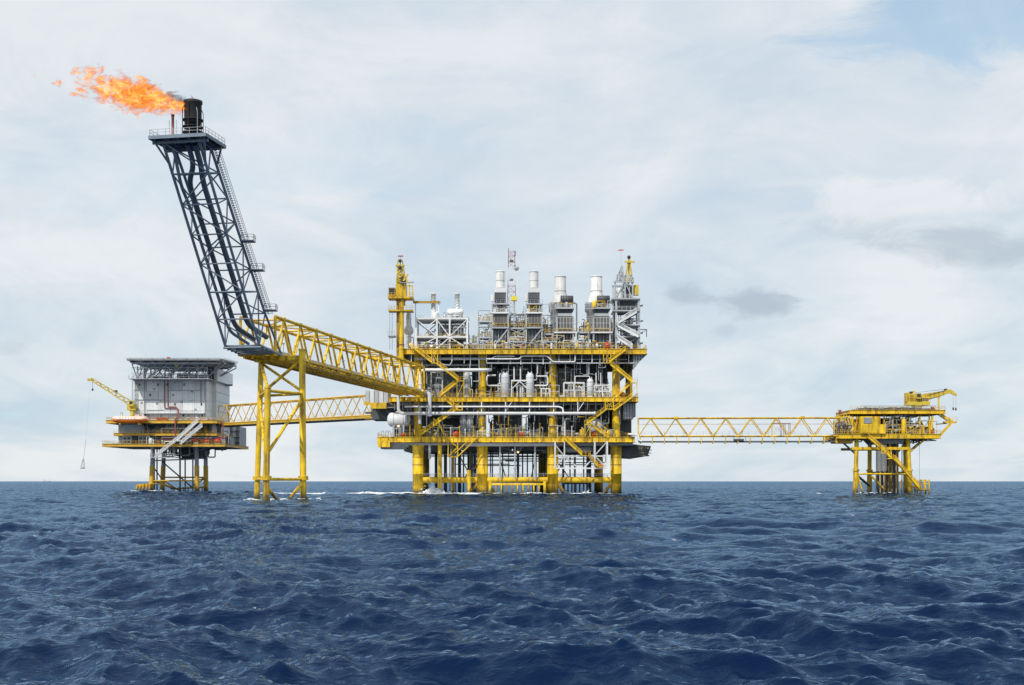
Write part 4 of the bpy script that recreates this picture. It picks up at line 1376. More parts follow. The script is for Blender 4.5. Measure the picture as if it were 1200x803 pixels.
# white steel module with the two slender silver stacks
mod = thing('process_module', 'white X-braced steel module on the left part of the top deck', 'module', A(517, 409, 406))
Y = 406.0
us = (487.5, 512, 527, 547.5)
for yy in (Y, Y + 9):
    for u in us:
        p = A(u, 0, Y)
        MB().beam((p.x, yy, ZT), (p.x, yy, Z(373.5, Y)), 0.52, 0.52).build('post', WHITE, mod)
    for v in (373.5, 384.8, 395):
        a, b = A(486.5, v, Y), A(548.5, v, Y)
        if v == 384.8:
            continue
        MB().beam((a.x, yy, a.z), (b.x, yy, b.z), 0.5, 0.5).build('rail', WHITE, mod)
    for a, b in (((512, 375), (526.5, 394)), ((527.5, 394), (547, 375)), ((512.5, 408), (526.5, 396)), ((528, 396), (547, 408)), ((488, 408), (511, 396)), ((488, 375), (500, 384)), ((511, 375), (500, 384)), ((500, 384), (511, 394.5))):
        p, q = A(*a, Y), A(*b, Y)
        MB().beam((p.x, yy - 0.3, p.z), (q.x, yy - 0.3, q.z), 0.26, 0.3).build('brace', WHITE, mod)
random.seed(40)
platform(mod, A(487, 0, Y).x, A(548, 0, Y).x, Y + 0.4, Y + 8.6, Z(395.6, Y), LGREY)
platform(mod, A(487, 0, Y).x, A(548, 0, Y).x, Y + 0.4, Y + 8.6, Z(374.2, Y), LGREY, True, WHITE)
x0, x1 = A(513, 0, Y).x, A(546, 0, Y).x
boxp('package', GREY, mod, (x0 + 0.5, Y + 3, Z(395.6, Y)), (x1 - 1, Y + 8, Z(379, Y)))
boxp('package', DGREY, mod, (x0 + 0.5, Y + 3.2, ZT), (x1 - 1, Y + 8, Z(398, Y)))
clutter(mod, x0, x1, Z(395.6, Y), Z(377, Y), Y + 1.2, Y + 2.8, 16, ((GREY, 3), (LGREY, 3), (DGREY, 2), (WHITE, 2)), 0.8)
clutter(mod, A(489, 0, Y).x, x1, ZT, Z(398, Y), Y + 0.8, Y + 2.6, 26, TANMIX, 0.7)
clutter(mod, A(489, 0, Y).x, x0, Z(395.6, Y), Z(384, Y), Y + 2, Y + 6, 6, WMIX, 0.7)
clutter(mod, A(505, 0, Y).x, x1, Z(374, Y), Z(364, Y), Y + 1, Y + 6, 18, WMIX, 0.8)
drum = MB().lathe(A(524, 366, Y + 3), [(0.3, 0), (1.0, 0.2), (1.1, 0.6), (1.1, 4.6), (0.9, 5), (0.3, 5.2)], 16, 'x').build('drum', WHITE, mod)
for k, (u, v0, v1, lab) in enumerate(((508, 344, 373.8, 'left of the two slender silver spiral stacks on the white steel module'), (535.8, 344, 373.8, 'right of the two slender silver spiral stacks on the white steel module'))):
    b0, t0 = A(u, v1, Y + 5), A(u, v0, Y + 5)
    ss = thing('slender_stack', lab, 'exhaust stack', b0, 'slender silver stacks')
    h = t0.z - b0.z
    MB().lathe(b0, [(0.75, 0), (0.75, h * 0.35), (0.72, h * 0.36), (0.72, h * 0.96), (0.85, h * 0.965), (0.85, h), (0.6, h)], 18).build('pipe', WHITE, ss)
    for s_ in range(3):
        pts = [b0 + Vector((math.cos(a * 0.55 + s_ * 2.09) * 0.78, math.sin(a * 0.55 + s_ * 2.09) * 0.78, h * 0.36 + (h * 0.58) * a / 20)) for a in range(21)]
        MB().path(pts, 0.09, 4).build('spiral_strake', LGREY, ss)

# ------------------------------------------------------------------ grey stair tower at the right end
tw = thing('stair_tower', 'tall pale grey steel stair tower at the right end of the top deck', 'tower', A(735, 409, 407))
Y = 406.5
for yy in (Y, Y + 8):
    for u in (722, 749):
        p = A(u, 0, Y)
        MB().beam((p.x, yy, ZT), (p.x, yy, Z(350, Y)), 0.6, 0.6).build('post', LGREY, tw)
    for u in (721, 732.5, 741.5):
        p = A(u, 0, Y)
        MB().beam((p.x, yy + 0.3, Z(350, Y)), (p.x, yy + 0.3, Z(330, Y)), 0.42, 0.42).build('post', LGREY, tw)
    MB().beam(A(719, 330.4, Y) + Vector((0, yy - Y, 0)), A(743, 330.4, Y) + Vector((0, yy - Y, 0)), 0.36, 0.4).build('rail', LGREY, tw)
for v, u0, u1 in ((349.5, 717, 750), (363.5, 718.5, 749), (380, 721, 750), (394, 721, 750)):
    platform(tw, A(u0, 0, Y).x, A(u1, 0, Y).x, Y - 0.7, Y + 8.6, Z(v, Y), LGREY, True, WHITE)
for a, b in (((724, 378), (746, 365)), ((724, 381.5), (748, 394)), ((724, 396), (741, 407))):
    flight(tw, A(*(a if a[1] > b[1] else b), Y - 1.9), A(*(b if a[1] > b[1] else a), Y - 1.9), LGREY, 1.1, WHITE)
    MB().beam(A(*a, Y - 2.0) - Vector((0, 0.2, 0.2)), A(*b, Y - 2.0) - Vector((0, 0.2, 0.2)), 0.3, 0.6).build('stringer', WHITE, tw)
random.seed(50)
boxp('enclosure', DGREY, tw, A(724, 362, Y + 3), A(745, 351, Y + 3) + Vector((0, 4, 0)))
boxp('enclosure', GREY, tw, A(733, 348, Y + 2), A(741, 334, Y + 2) + Vector((0, 4, 0)))
boxp('window', GLASS, tw, A(734, 345, Y + 1.9), A(740.5, 336, Y + 1.95))
clutter(tw, A(723, 0, Y).x, A(747, 0, Y).x, Z(380, Y), Z(366, Y), Y + 1, Y + 6, 12, DARK_MIX, 0.9)
clutter(tw, A(723, 0, Y).x, A(747, 0, Y).x, Z(394, Y), Z(382, Y), Y + 1, Y + 6, 12, DARK_MIX, 0.9)
clutter(tw, A(723, 0, Y).x, A(747, 0, Y).x, ZT, Z(396, Y), Y + 1, Y + 6, 12, DARK_MIX, 0.9)
for a, b in (((722, 409), (749, 395)), ((749, 393), (722, 381)), ((722, 379), (749, 364)), ((721, 349), (732, 331)), ((741, 349), (733, 331))):
    MB().beam(A(*a, Y) + Vector((0, 8.4, 0)), A(*b, Y) + Vector((0, 8.4, 0)), 0.3, 0.34).build('brace', LGREY, tw)
    MB().beam(A(*a, Y) + Vector((0, 0.5, 0)), A(*b, Y) + Vector((0, 0.5, 0)), 0.22, 0.26).build('brace', LGREY, tw)
for u in (730, 740):
    MB().beam((A(u, 0, Y).x, Y + 8.2, ZT), (A(u, 0, Y).x, Y + 8.2, Z(350, Y)), 0.36, 0.36).build('post', LGREY, tw)
clutter(tw, A(733, 0, Y).x, A(742, 0, Y).x, Z(330, Y), Z(320, Y), Y + 0.5, Y + 5, 9, LIGHT_MIX, 0.6)
clutter(tw, A(721, 0, Y).x, A(733, 0, Y).x, Z(349.5, Y), Z(332, Y), Y + 0.5, Y + 5, 12, LIGHT_MIX, 0.8)
for v in (359, 377, 391, 403):
    MB().beam(A(749, v, Y), A(753.5, v - 1, Y), 0.2, 0.5).build('outrigger', DGREY, tw)
mb = MB().rail([A(720, 330, Y), A(743, 330, Y)], 1.3, 1.2)
mb.build('handrail', WHITE, tw)
for u, v0, v1, r in ((723, 330, 322, 0.2), (726.5, 330, 318, 0.25), (730, 330, 319.5, 0.2), (738.5, 330, 325, 0.3), (728.5, 330, 312, 0.12)):
    tubep('vent_pipe', LGREY, tw, A(u, v0, Y + 2), A(u, v1, Y + 2), r, 8)
for d_ in (1.0, 5.0):
    for a, b in (((722, 330), (729, 311)), ((732, 330), (730, 311)), ((723, 326), (731.5, 326)), ((725, 320), (731, 320)), ((723, 326), (731, 320)), ((725.5, 320), (730.5, 313)), ((733, 330), (737, 322)), ((742.5, 330), (738, 322))):
        MB().beam(A(*a, Y) + Vector((0, d_, 0)), A(*b, Y) + Vector((0, d_, 0)), 0.2, 0.22).build('lattice_bar', LGREY, tw)
# its gin-pole crane
gp = thing('deck_crane', 'yellow gin-pole crane with crossed head on top of the grey stair tower', 'crane', A(737, 330, Y + 3))
for a, b in (((733.5, 323), (736.6, 304)), ((740.5, 323), (737.6, 304))):
    MB().beam(A(*a, Y + 3), A(*b, Y + 3), 0.45, 0.45).build('leg', CRANE_Y, gp)
MB().beam(A(737, 331, Y + 3.6), A(737, 303, Y + 3.6), 0.6, 0.6).build('mast', CRANE_Y, gp)
MB().beam(A(732, 307, Y + 2.6), A(744, 307, Y + 2.6), 0.3, 0.55).build('head_beam', CRANE_Y, gp)
MB().lathe(A(737, 303.5, Y + 3), [(0.3, 0), (0.55, 0.3), (0.5, 0.9), (0.2, 1.1)], 12).build('sheave', DARK, gp)
boxp('winch', CRANE_Y, gp, A(743, 345.5, Y + 1), A(748.5, 334, Y + 1) + Vector((0, 2.5, 0)))
boxp('winch', CRANE_Y, gp, A(735, 330, Y + 2), A(739, 325.5, Y + 2) + Vector((0, 2.5, 0)))
MB().tube(A(736, 330, Y + 3), A(736, 323, Y + 3), 0.9, 10).build('base', LGREY, gp)
wf = thing('whip_aerial', 'thin whip aerial with a tiny red pennant beside the gin-pole crane', 'aerial', A(729, 330, Y + 4))
tubep('rod', LGREY, wf, A(728.5, 330, Y + 4), A(727.5, 292, Y + 4), 0.045, 6)
MB().prism([(A(723.5, 0, Y + 4).x, Z(294, Y + 4)), (A(731, 0, Y + 4).x, Z(293.6, Y + 4)), (A(731, 0, Y + 4).x, Z(292.6, Y + 4)), (A(726, 0, Y + 4).x, Z(292.4, Y + 4))], Y + 4, Y + 4.08, 'y').build('pennant', RED, wf)

# ------------------------------------------------------------------ yellow pedestal crane, left end of the top deck
Y = 403.0
pc = thing('pedestal_crane', 'tall yellow pedestal crane at the left end of the top deck', 'crane', A(469, 424, Y))
g = lambda u, v, d=0.0: A(u, v, Y) + Vector((0, d, 0))
tubep('pedestal', YEL, pc, g(470.5, 427), g(470.5, 338), 0.78, 16)
tubep('pedestal', YELD, pc, g(466.5, 424, 2.2), g(466.5, 350, 2.2), 0.72, 16)
for v in (404.5, 409):
    MB().lathe(g(470.5, v), [(0.95, 0), (0.95, 0.3)], 16).build('collar', RUSTPIPE if v < 405 else YEL, pc)
for v, u0, u1 in ((363.5, 455.5, 484), (393, 455, 463)):
    f = boxp('walkway', YEL if v < 380 else LGREY, pc, g(u0, v, -1.2), g(u1, v + 1.6, 3.5))
    MB().rail([g(u0, v, -1.2), g(u1, v, -1.2)], 1.2, 1.0, 0.06).build('handrail', YEL if v < 380 else LGREY, f)
mb = MB()
for u in (456.5, 460):
    mb.tube(g(u, 410, -0.5), g(u, 362, -0.5), 0.07, 4)
for k in range(24):
    mb.tube(g(456.5, 409 - k * 2, -0.5), g(460, 409 - k * 2, -0.5), 0.05, 4)
mb.build('ladder', LGREY, pc)
MB().lathe(g(469.5, 356, 1), [(1.0, 0), (1.9, 1.4), (1.9, 2.0)], 16).build('slew_ring', YELD, pc)
f = boxp('cab_floor', YEL, pc, g(455, 350.5, -1.6), g(484.5, 348.5, 4))
MB().rail([g(455, 348.5, -1.6), g(484.5, 348.5, -1.6)], 1.2, 1.1, 0.07).build('handrail', YEL, f)
cab = boxp('cab', YELD, pc, g(455.5, 348.5, -0.8), g(463, 337.5, 2.2))
boxp('cab_window', GLASS, cab, g(456.3, 345.5, -0.9), g(462.2, 338.5, -0.82))
boxp('machinery_house', YEL, pc, g(464, 348.5, -0.4), g(476, 334.5, 3.6))
for d_ in (0.0, 2.4):
    for a, b in (((464.2, 334.5), (466.2, 311)), ((475.5, 334.5), (472.0, 311)), ((464.6, 328), (474.6, 328)), ((465.4, 321), (473.6, 321)), ((464.8, 328), (473.4, 321)), ((465.6, 321), (472.4, 313)), ((474, 334), (464.8, 328))):
        MB().beam(g(*a, d_), g(*b, d_), 0.34, 0.36).build('a_frame_bar', CRANE_Y, pc)
boxp('rope_drum_house', CRANE_Y, pc, g(465.6, 334.4, 0.4), g(473.4, 324, 2.0))
boxp('head_house', WHITE, pc, g(466.4, 321, 0.4), g(471.6, 313.5, 1.8))
for u in (480, 483.6):
    MB().beam(g(u, 348.5, -0.6), g(u, 335.5, -0.6), 0.35, 0.35).build('post', YEL, pc)
MB().beam(g(476, 335.4, -0.6), g(484.2, 335.4, -0.6), 0.35, 0.35).build('rail', YEL, pc)
boxp('winch_house', DARK, pc, g(470, 332.5, -0.9), g(475.5, 326, -0.05))
MB().beam(g(470, 332, -1), g(485.5, 331.5, -1), 0.2, 0.3).build('arm', GREY, pc)
for a, b in (((473, 330), (478.5, 322)), ((476, 326), (479, 333))):
    MB().beam(g(*a, -1.1), g(*b, -1.1), 0.4, 0.5).build('link', CRANE_Y, pc)
MB().beam(g(463.5, 311.5, -0.3), g(474.5, 311.5, -0.3), 0.4, 0.5).build('head_beam', CRANE_Y, pc)
for u in (465.2, 469, 472.6):
    MB().beam(g(u, 318, 0.4), g(u + (469 - u) * 0.3, 304, 0.4), 0.35, 0.35).build('head_post', CRANE_Y, pc)
for v in (315, 307.5):
    MB().lathe(g(469, v, -0.2), [(0.5, 0), (0.5, 0.8)], 12).build('sheave', DARK, pc)
boxp('beacon', RED, pc, g(466.2, 300.6, 0.2), g(472.4, 299.4, 0.6))
tubep('head_rod', LGREY, pc, g(469, 306, 0.4), g(469, 299.6, 0.4), 0.1, 6)
# its boom lies back over the deck, away from the viewer
bm0, bm1 = g(470.5, 341, 3.0), A(473.5, 357, 446)
MB().beam(bm0, bm1, 0.9, 0.9).build('boom', CRANE_Y, pc)
boom = thing('boom_rest', 'brown-yellow beam on white posts above the left end of the white steel module', 'crane rest', A(500, 374, 409.5))
bp0, bp1 = A(484, 354.2, 409.5), A(516, 354.2, 409.5)
MB().beam(bp0, bp1, 0.6, 0.7).build('rest_beam', YELD, boom)
for u in (487, 514):
    MB().beam(A(u, 354.5, 409.8), A(u, 374, 409.8), 0.3, 0.3).build('rest_post', WHITE, boom)

# ------------------------------------------------------------------ truss bridges
def truss(t_, P0, P1, hw, H, n, rc, rb, mat, cross_every=1, top_cross=True, start_down=True, end_posts=True):
    """box truss from P0 to P1 (centre of the bottom plane), half width hw, height H, n panels"""
    P0, P1 = Vector(P0), Vector(P1)
    e = (P1 - P0)
    lat = Vector((e.y, -e.x, 0)).normalized()
    z = Vector((0, 0, 1))
    pt = lambda k, s, up: P0 + e * (k / n) + lat * (hw * s) + z * (H if up else 0)
    for s in (-1, 1):
        for up in (0, 1):
            tubep('chord', mat, t_, pt(0, s, up), pt(n, s, up), rc, 10)
        for k in range(n):
            # Warren web: bottom node -> top mid node -> bottom node
            tm = pt(k + 0.5, s, 1)
            tubep('brace', mat, t_, pt(k, s, 0), tm, rb, 8)
            tubep('brace', mat, t_, tm, pt(k + 1, s, 0), rb, 8)
        if end_posts:
            for k in (0, n):
                tubep('end_post', mat, t_, pt(k, s, 0), pt(k, s, 1), rb * 1.2, 8)
    for k in range(n + 1):
        tubep('cross_beam', mat, t_, pt(k, -1, 0), pt(k, 1, 0), rb, 8)
    if top_cross:
        for k in range(n):
            tubep('cross_beam', mat, t_, pt(k + 0.5, -1, 1), pt(k + 0.5, 1, 1), rb * 0.8, 8)
        for k in range(n - 1):
            tubep('top_brace', mat, t_, pt(k + 0.5, -1 if k % 2 else 1, 1), pt(k + 1.5, 1 if k % 2 else -1, 1), rb * 0.6, 6)
    return pt


# flare bridge, coming forward from the platform to the tripod
E = Vector((0.19, 0.9818, 0)).normalized()
LAT = Vector((E.y, -E.x, 0))
O = Vector((-56.9, 270.0, 0))
ZB, HB = 31.7, 8.0
fb = thing('flare_bridge', 'long yellow truss bridge running from the platform out to the tripod and flare', 'bridge', O + Vector((0, 0, ZB)))
FL = 134.0
P0, P1 = O + Vector((0, 0, ZB)) + E * 8.5, O + Vector((0, 0, ZB)) + E * FL
pt = truss(fb, P0, P1, 4.0, HB, 12, 0.36, 0.27, YEL, end_posts=True)
# walkway: close-set floor beams under both edges with gaps between
nb = 58
for k in range(nb):
    c = P0.lerp(P1, (k + 0.5) / nb)
    MB().beam(c - LAT * 3.9 - Vector((0, 0, 0.35)), c + LAT * 3.9 - Vector((0, 0, 0.35)), 0.75, 0.3).build('floor_beam', YEL, fb)
for s in (-3.2, -1.2, 1.2, 3.2):
    MB().beam(P0 + LAT * s - Vector((0, 0, 0.75)), P1 + LAT * s - Vector((0, 0, 0.75)), 0.4, 0.5).build('stringer', YEL, fb)
MB().box((-0.01, -0.01, -0.01), (0.01, 0.01, 0.01))
gr = MB()
gr.beam(P0 - LAT * 2.6 + Vector((0, 0, 0.05)), P1 - LAT * 2.6 + Vector((0, 0, 0.05)), 1.6, 0.08)
gr.build('walkway', YELD, fb)
for s, r, m in ((0.6, 0.5, YELD), (2.2, 0.42, LGREY)):
    MB().tube(P0 + LAT * s + Vector((0, 0, 0.9)), P1 + LAT * s + Vector((0, 0, 0.9)), r, 10).build('pipe', m, fb)
MB().rail([P0 - LAT * 1.9 + Vector((0, 0, 0.1)), P1 - LAT * 1.9 + Vector((0, 0, 0.1))], 1.1, 3.0, 0.05).build('handrail', YEL, fb)
for s in (-1, 1):
    for k in range(13):
        q = pt(k, s, 0)
        MB().beam(q - E * 0.9, q + E * 0.9, 0.5, 1.0).build('gusset_plate', YEL, fb)
        if k < 12:
            q = pt(k + 0.5, s, 1)
            MB().beam(q - E * 0.7, q + E * 0.7, 0.46, 0.86).build('gusset_plate', YEL, fb)
for k in range(9):
    c = P0.lerp(P1, (k + 0.5) / 9) + LAT * 3.2 + Vector((0, 0, 0.2))
    mb = MB().tube(c, c + Vector((0, 0, 2.6)), 0.09, 6).lathe(c + Vector((0, 0, 2.5)), [(0.1, 0), (0.28, 0.1), (0.28, 0.35), (0.1, 0.45)], 8)
    mb.build('lamp_post', LGREY, fb)
MB().beam(P0 - LAT * 3.7 + Vector((0, 0, 1.6)), P1 - LAT * 3.7 + Vector((0, 0, 1.6)), 0.12, 0.5).build('cable_tray', GREY, fb)
for s in (-1, 1):
    q = pt(9.5, s, 1)
    MB().box(q - Vector((0.7, 0.7, 0.2)), q + Vector((0.7, 0.7, 0.9))).build('node_box', YEL, fb)

# tripod jacket
tj = thing('flare_tripod', 'three-legged yellow braced jacket standing in the sea under the flare', 'jacket', A(327, 585, 275))
YL, YM, YR = 284.0, 263.0, 277.0
LB, LT = A(300.5, 600, YL), A(306.5, 411, YL)
MBt, MT = A(311.5, 602, YM), A(313.8, 455, YM)
RB, RT = A(355.5, 600, YR), A(354, 411, YR)
for b0, t0, r in ((LB, LT, 0.62), (MBt, MT, 0.66), (RB, RT, 0.7)):
    tubep('leg', YEL, tj, b0, t0, r, 16)
    d = (t0 - b0)
    k = lambda z: b0 + d * ((z - b0.z) / d.z)
    tubep('leg_sleeve', YEL, tj, k(-4), k(CAM_H - 3.4), r + 0.18, 16)
    tubep('leg_collar', YEL, tj, k(CAM_H + 0.2), k(CAM_H + 1.1), r + 0.42, 16)
    tubep('leg_cap', YEL, tj, t0, t0 + Vector((0, 0, 0.35)), r + 0.1, 16)
at_z = lambda b0, t0, z: b0 + (t0 - b0) * ((z - b0.z) / (t0.z - b0.z))
for a, b, r in ((at_z(LB, LT, 30.5), at_z(RB, RT, 30.5), 0.5), (at_z(MBt, MT, 22.6), at_z(RB, RT, 22.9), 0.34), (at_z(LB, LT, 22.9), at_z(RB, RT, 22.9), 0.3), (at_z(LB, LT, 22.9), at_z(MBt, MT, 22.6), 0.34),
                (at_z(LB, LT, 30.2), at_z(MBt, MT, 23.0), 0.36), (at_z(LB, LT, 23.2), at_z(RB, RT, 30.4), 0.34), (at_z(LB, LT, 30.2), at_z(RB, RT, 23.4), 0.3),
                (at_z(MBt, MT, 9.5), at_z(RB, RT, 21.8), 0.36), (at_z(MBt, MT, 4.4), at_z(RB, RT, 4.4), 0.34), (at_z(LB, LT, 4.4), at_z(RB, RT, 4.4), 0.3), (at_z(LB, LT, 4.4), at_z(MBt, MT, 4.4), 0.34),
                (at_z(LB, LT, 22.0), at_z(MBt, MT, 6.0), 0.3), (at_z(RB, RT, 3.8), A(333, 592, 270), 0.34), (at_z(MBt, MT, 3.0), A(331, 594, 266), 0.34)):
    tubep('brace', YEL, tj, a, b, r, 10)
MB().beam(at_z(LB, LT, 31.0) - Vector((1.2, 0, 0.2)), at_z(RB, RT, 31.0) + Vector((0, 0, -0.2)), 1.0, 0.9).build('head_beam', YEL, tj)
for p_ in (LT, RT):
    c = p_.copy()
    c.z = CAM_H + 0.6
mb = MB()
mb.tube(A(309.5, 560, YM), A(309.5, 548, YM), 0.25, 8)
mb.build('fender', YEL, tj)

# flare boom: leaning blue-grey lattice tower
fl = thing('flare_boom', 'tall leaning blue-grey lattice flare tower at the end of the yellow bridge', 'flare tower', O + Vector((0, 0, ZB + 1)))
def boom_pt(k, side, inner):
    """k 0 (foot) .. 1 (top); outer face leans out over the sea"""
    z0, z1, s0, s1 = (ZB + 0.9, 68.1, 0.0, -29.2) if not inner else (ZB + HB, 68.1, 3.2, -23.9)
    w = 3.8 + (3.65 - 3.8) * k
    p = O + E * (s0 + (s1 - s0) * k) + LAT * (w * side)
    p.z = z0 + (z1 - z0) * k
    return p
for side in (-1, 1):
    for inner in (0, 1):
        tubep('chord', NAVY, fl, boom_pt(0, side, inner), boom_pt(1, side, inner), 0.29, 10)
nbay = 7
for k in range(nbay + 1):
    f = k / nbay
    for inner in (0, 1):
        tubep('strut', NAVY, fl, boom_pt(f, -1, inner), boom_pt(f, 1, inner), 0.15, 8)
    for side in (-1, 1):
        tubep('strut', NAVY, fl, boom_pt(f, side, 0), boom_pt(f, side, 1), 0.15, 8)
    if k < nbay:
        f2 = (k + 1) / nbay
        for inner in (0, 1):
            a = -1 if k % 2 else 1
            tubep('diagonal', NAVY, fl, boom_pt(f, a, inner), boom_pt(f2, -a, inner), 0.15, 8)
        for side in (-1, 1):
            tubep('diagonal', NAVY, fl, boom_pt(f, side, k % 2), boom_pt(f2, side, 1 - k % 2), 0.15, 8)
# foot of the tower: frame carried on the end of the bridge
for side in (-1, 1):
    a, b = boom_pt(0, side, 0), O + E * 12 + LAT * 4.2 * side + Vector((0, 0, ZB - 0.2))
    tubep('foot_chord', NAVY, fl, a, b, 0.34, 10)
    tubep('foot_chord', NAVY, fl, boom_pt(0, side, 1), b, 0.26, 8)
for k in range(7):
    c = O + E * (k * 2.0) + Vector((0, 0, ZB + 0.5 - k * 0.12))
    tubep('foot_strut', NAVY, fl, c - LAT * 4.2, c + LAT * 4.2, 0.24, 8)
    if k < 6:
        c2 = O + E * ((k + 1) * 2.0) + Vector((0, 0, ZB + 0.3 - k * 0.12))
        tubep('foot_strut', NAVY, fl, c - LAT * 4.2 * (1 if k % 2 else -1), c2 + LAT * 4.2 * (1 if k % 2 else -1), 0.18, 8)
# gas pipes climbing the tower
def mid(k, w, d):
    a, b = boom_pt(k, 0, 0), boom_pt(k, 0, 1)
    return a.lerp(b, d) + LAT * w
for w0, w1, d, r, m in ((-1.9, 0.3, 0.45, 0.52, NAVYD), (0.9, 1.6, 0.5, 0.56, NAVYD), (-3.0, -3.0, 0.3, 0.33, NAVY)):
    pts = [mid(0.0, w0 + 1.5, d) + E * 6 + Vector((0, 0, -1.0)), mid(0.03, w0, d), mid(0.82, w0, d) if w0 > -2.5 else mid(0.72, w0, d), mid(0.9, w1, d) if w0 > -2.5 else mid(0.8, w0 + 0.2, 0.05), mid(1.0, w1, d)if w0 > -2.5 else mid(0.97, w0 + 1.0, 0.05)]
    MB().path(pts, r, 12, bend=2.0).build('gas_pipe', m, fl)
# ladder with cage on the right flank
lad = MB()
NLD = 74
prev = None
for k in range(NLD + 1):
    f = k / NLD
    c = boom_pt(f, 1, 1) + LAT * 0.45 + E * 0.7
    if prev is not None:
        for s in (-0.45, 0.45):
            lad.tube(prev + E * s, c + E * s, 0.07, 4, cap=False)
            lad.tube(prev + LAT * 0.9 + E * s, c + LAT * 0.9 + E * s, 0.05, 4, cap=False)
    lad.tube(c - E * 0.45, c + E * 0.45, 0.06, 4, cap=False)
    lad.tube(c - E * 0.45, c + LAT * 0.9 - E * 0.45, 0.05, 4, cap=False)
    prev = c
lad.build('ladder', NAVY, fl)
for f in (0.46, 0.28, 0.02):
    c = boom_pt(f, 1, 1) + LAT * 1.4
    pl = MB().box(c - Vector((1.1, 1.1, 0.15)), c + Vector((1.3, 1.3, 0.05))).build('rest_platform', NAVY, fl)
    MB().rail([c + Vector((-1.1, -1.1, 0)), c + Vector((1.3, -1.1, 0)), c + Vector((1.3, 1.3, 0))], 1.2, 1.2, 0.06).build('handrail', LGREY, pl)
# head platform
hc = O + E * -26.4
zf = 68.7
def hp(l, e, z):
    p = hc + LAT * l + E * e
    p.z = z
    return p
def slab(l0, l1, e0, e1, z0, z1, name, mat, parent):
    vs = [hp(l, e, z) for z in (z0, z1) for l, e in ((l0, e0), (l1, e0), (l1, e1), (l0, e1))]
    mb = MB()
    mb._add(vs, [(3, 2, 1, 0), (4, 5, 6, 7), (0, 1, 5, 4), (1, 2, 6, 5), (2, 3, 7, 6), (3, 0, 4, 7)])
    return mb.build(name, mat, parent)
LW0, LW1, EW0, EW1 = -5.6, 5.6, -4.2, 4.6
plat = slab(LW0, LW1, EW0, EW1, zf, zf + 0.25, 'platform', NAVYD, fl)
for l0, l1, e0, e1 in ((LW0 - 0.2, LW1 + 0.2, EW0 - 0.25, EW0 - 0.01), (LW0 - 0.2, LW1 + 0.2, EW1 + 0.01, EW1 + 0.25), (LW0 - 0.24, LW0 - 0.01, EW0, EW1), (LW1 + 0.01, LW1 + 0.24, EW0, EW1)):
    slab(l0, l1, e0, e1, zf - 0.35, zf + 0.3, 'rim_beam', NAVY, plat)
for k in range(5):
    l = LW0 + 1 + k * (LW1 - LW0 - 2) / 4
    MB().beam(hp(l, EW0, zf - 0.25), hp(l, EW1, zf - 0.25), 0.3, 0.48).build('joist', NAVYD, plat)
for e in (-3, 3):
    MB().beam(hp(LW0, e, zf - 0.75), hp(LW1, e, zf - 0.75), 0.35, 0.5).build('girder', NAVYD, plat)
for l, k in ((LW0 + 0.5, -1), (LW1 - 0.5, 1)):
    tubep('knee_brace', NAVY, fl, hp(l, EW0 + 0.5, zf - 0.4), boom_pt(0.9, k, 0), 0.2, 8)
    tubep('knee_brace', NAVY, fl, hp(l, EW1 - 0.5, zf - 0.4), boom_pt(0.9, k, 1), 0.2, 8)
MB().rail([hp(LW0, EW0, zf + 0.25), hp(LW1, EW0, zf + 0.25), hp(LW1, EW1, zf + 0.25), hp(LW0, EW1, zf + 0.25), hp(LW0, EW0, zf + 0.25)], 1.25, 1.5, 0.045).build('handrail', LGREY, plat)
# flare tips
tipc = hp(1.8, -1.4, zf + 0.25)
ft = MB().lathe(tipc, [(1.25, 0), (1.25, 2.6), (1.5, 2.7), (1.5, 3.0), (1.62, 3.6), (1.62, 6.3), (1.78, 6.5), (1.78, 7.0), (1.45, 7.0), (1.4, 6.0)], 24).build('flare_tip', SOOT, fl)
for k in range(7):
    a = k * 2 * math.pi / 7
    q = tipc + Vector((math.cos(a) * 1.95, math.sin(a) * 1.95, 0))
    MB().path([q, q + Vector((0, 0, 4.6 + (k % 3) * 0.8)), tipc + Vector((math.cos(a) * 1.5, math.sin(a) * 1.5, 5.6 + (k % 3) * 0.6))], 0.09, 6).build('pilot_pipe', SOOT if k % 3 else GREY, ft)
for z in (1.0, 2.0, 3.3):
    MB().lathe(tipc + Vector((0, 0, z)), [(1.98, 0), (1.98, 0.14)], 20).build('ring', SOOT, ft)
q = hp(-2.3, -1.4, zf + 0.25)
st2 = MB().lathe(q, [(0.42, 0), (0.42, 0.5), (0.26, 0.6), (0.26, 4.3), (0.34, 4.4), (0.34, 4.7)], 14).build('pilot_stack', RUSTPIPE, fl)
for s in (-0.7, 0.7):
    tubep('guard_post', LGREY, st2, q + LAT * s, q + LAT * s + Vector((0, 0, 3.6)), 0.06, 6)

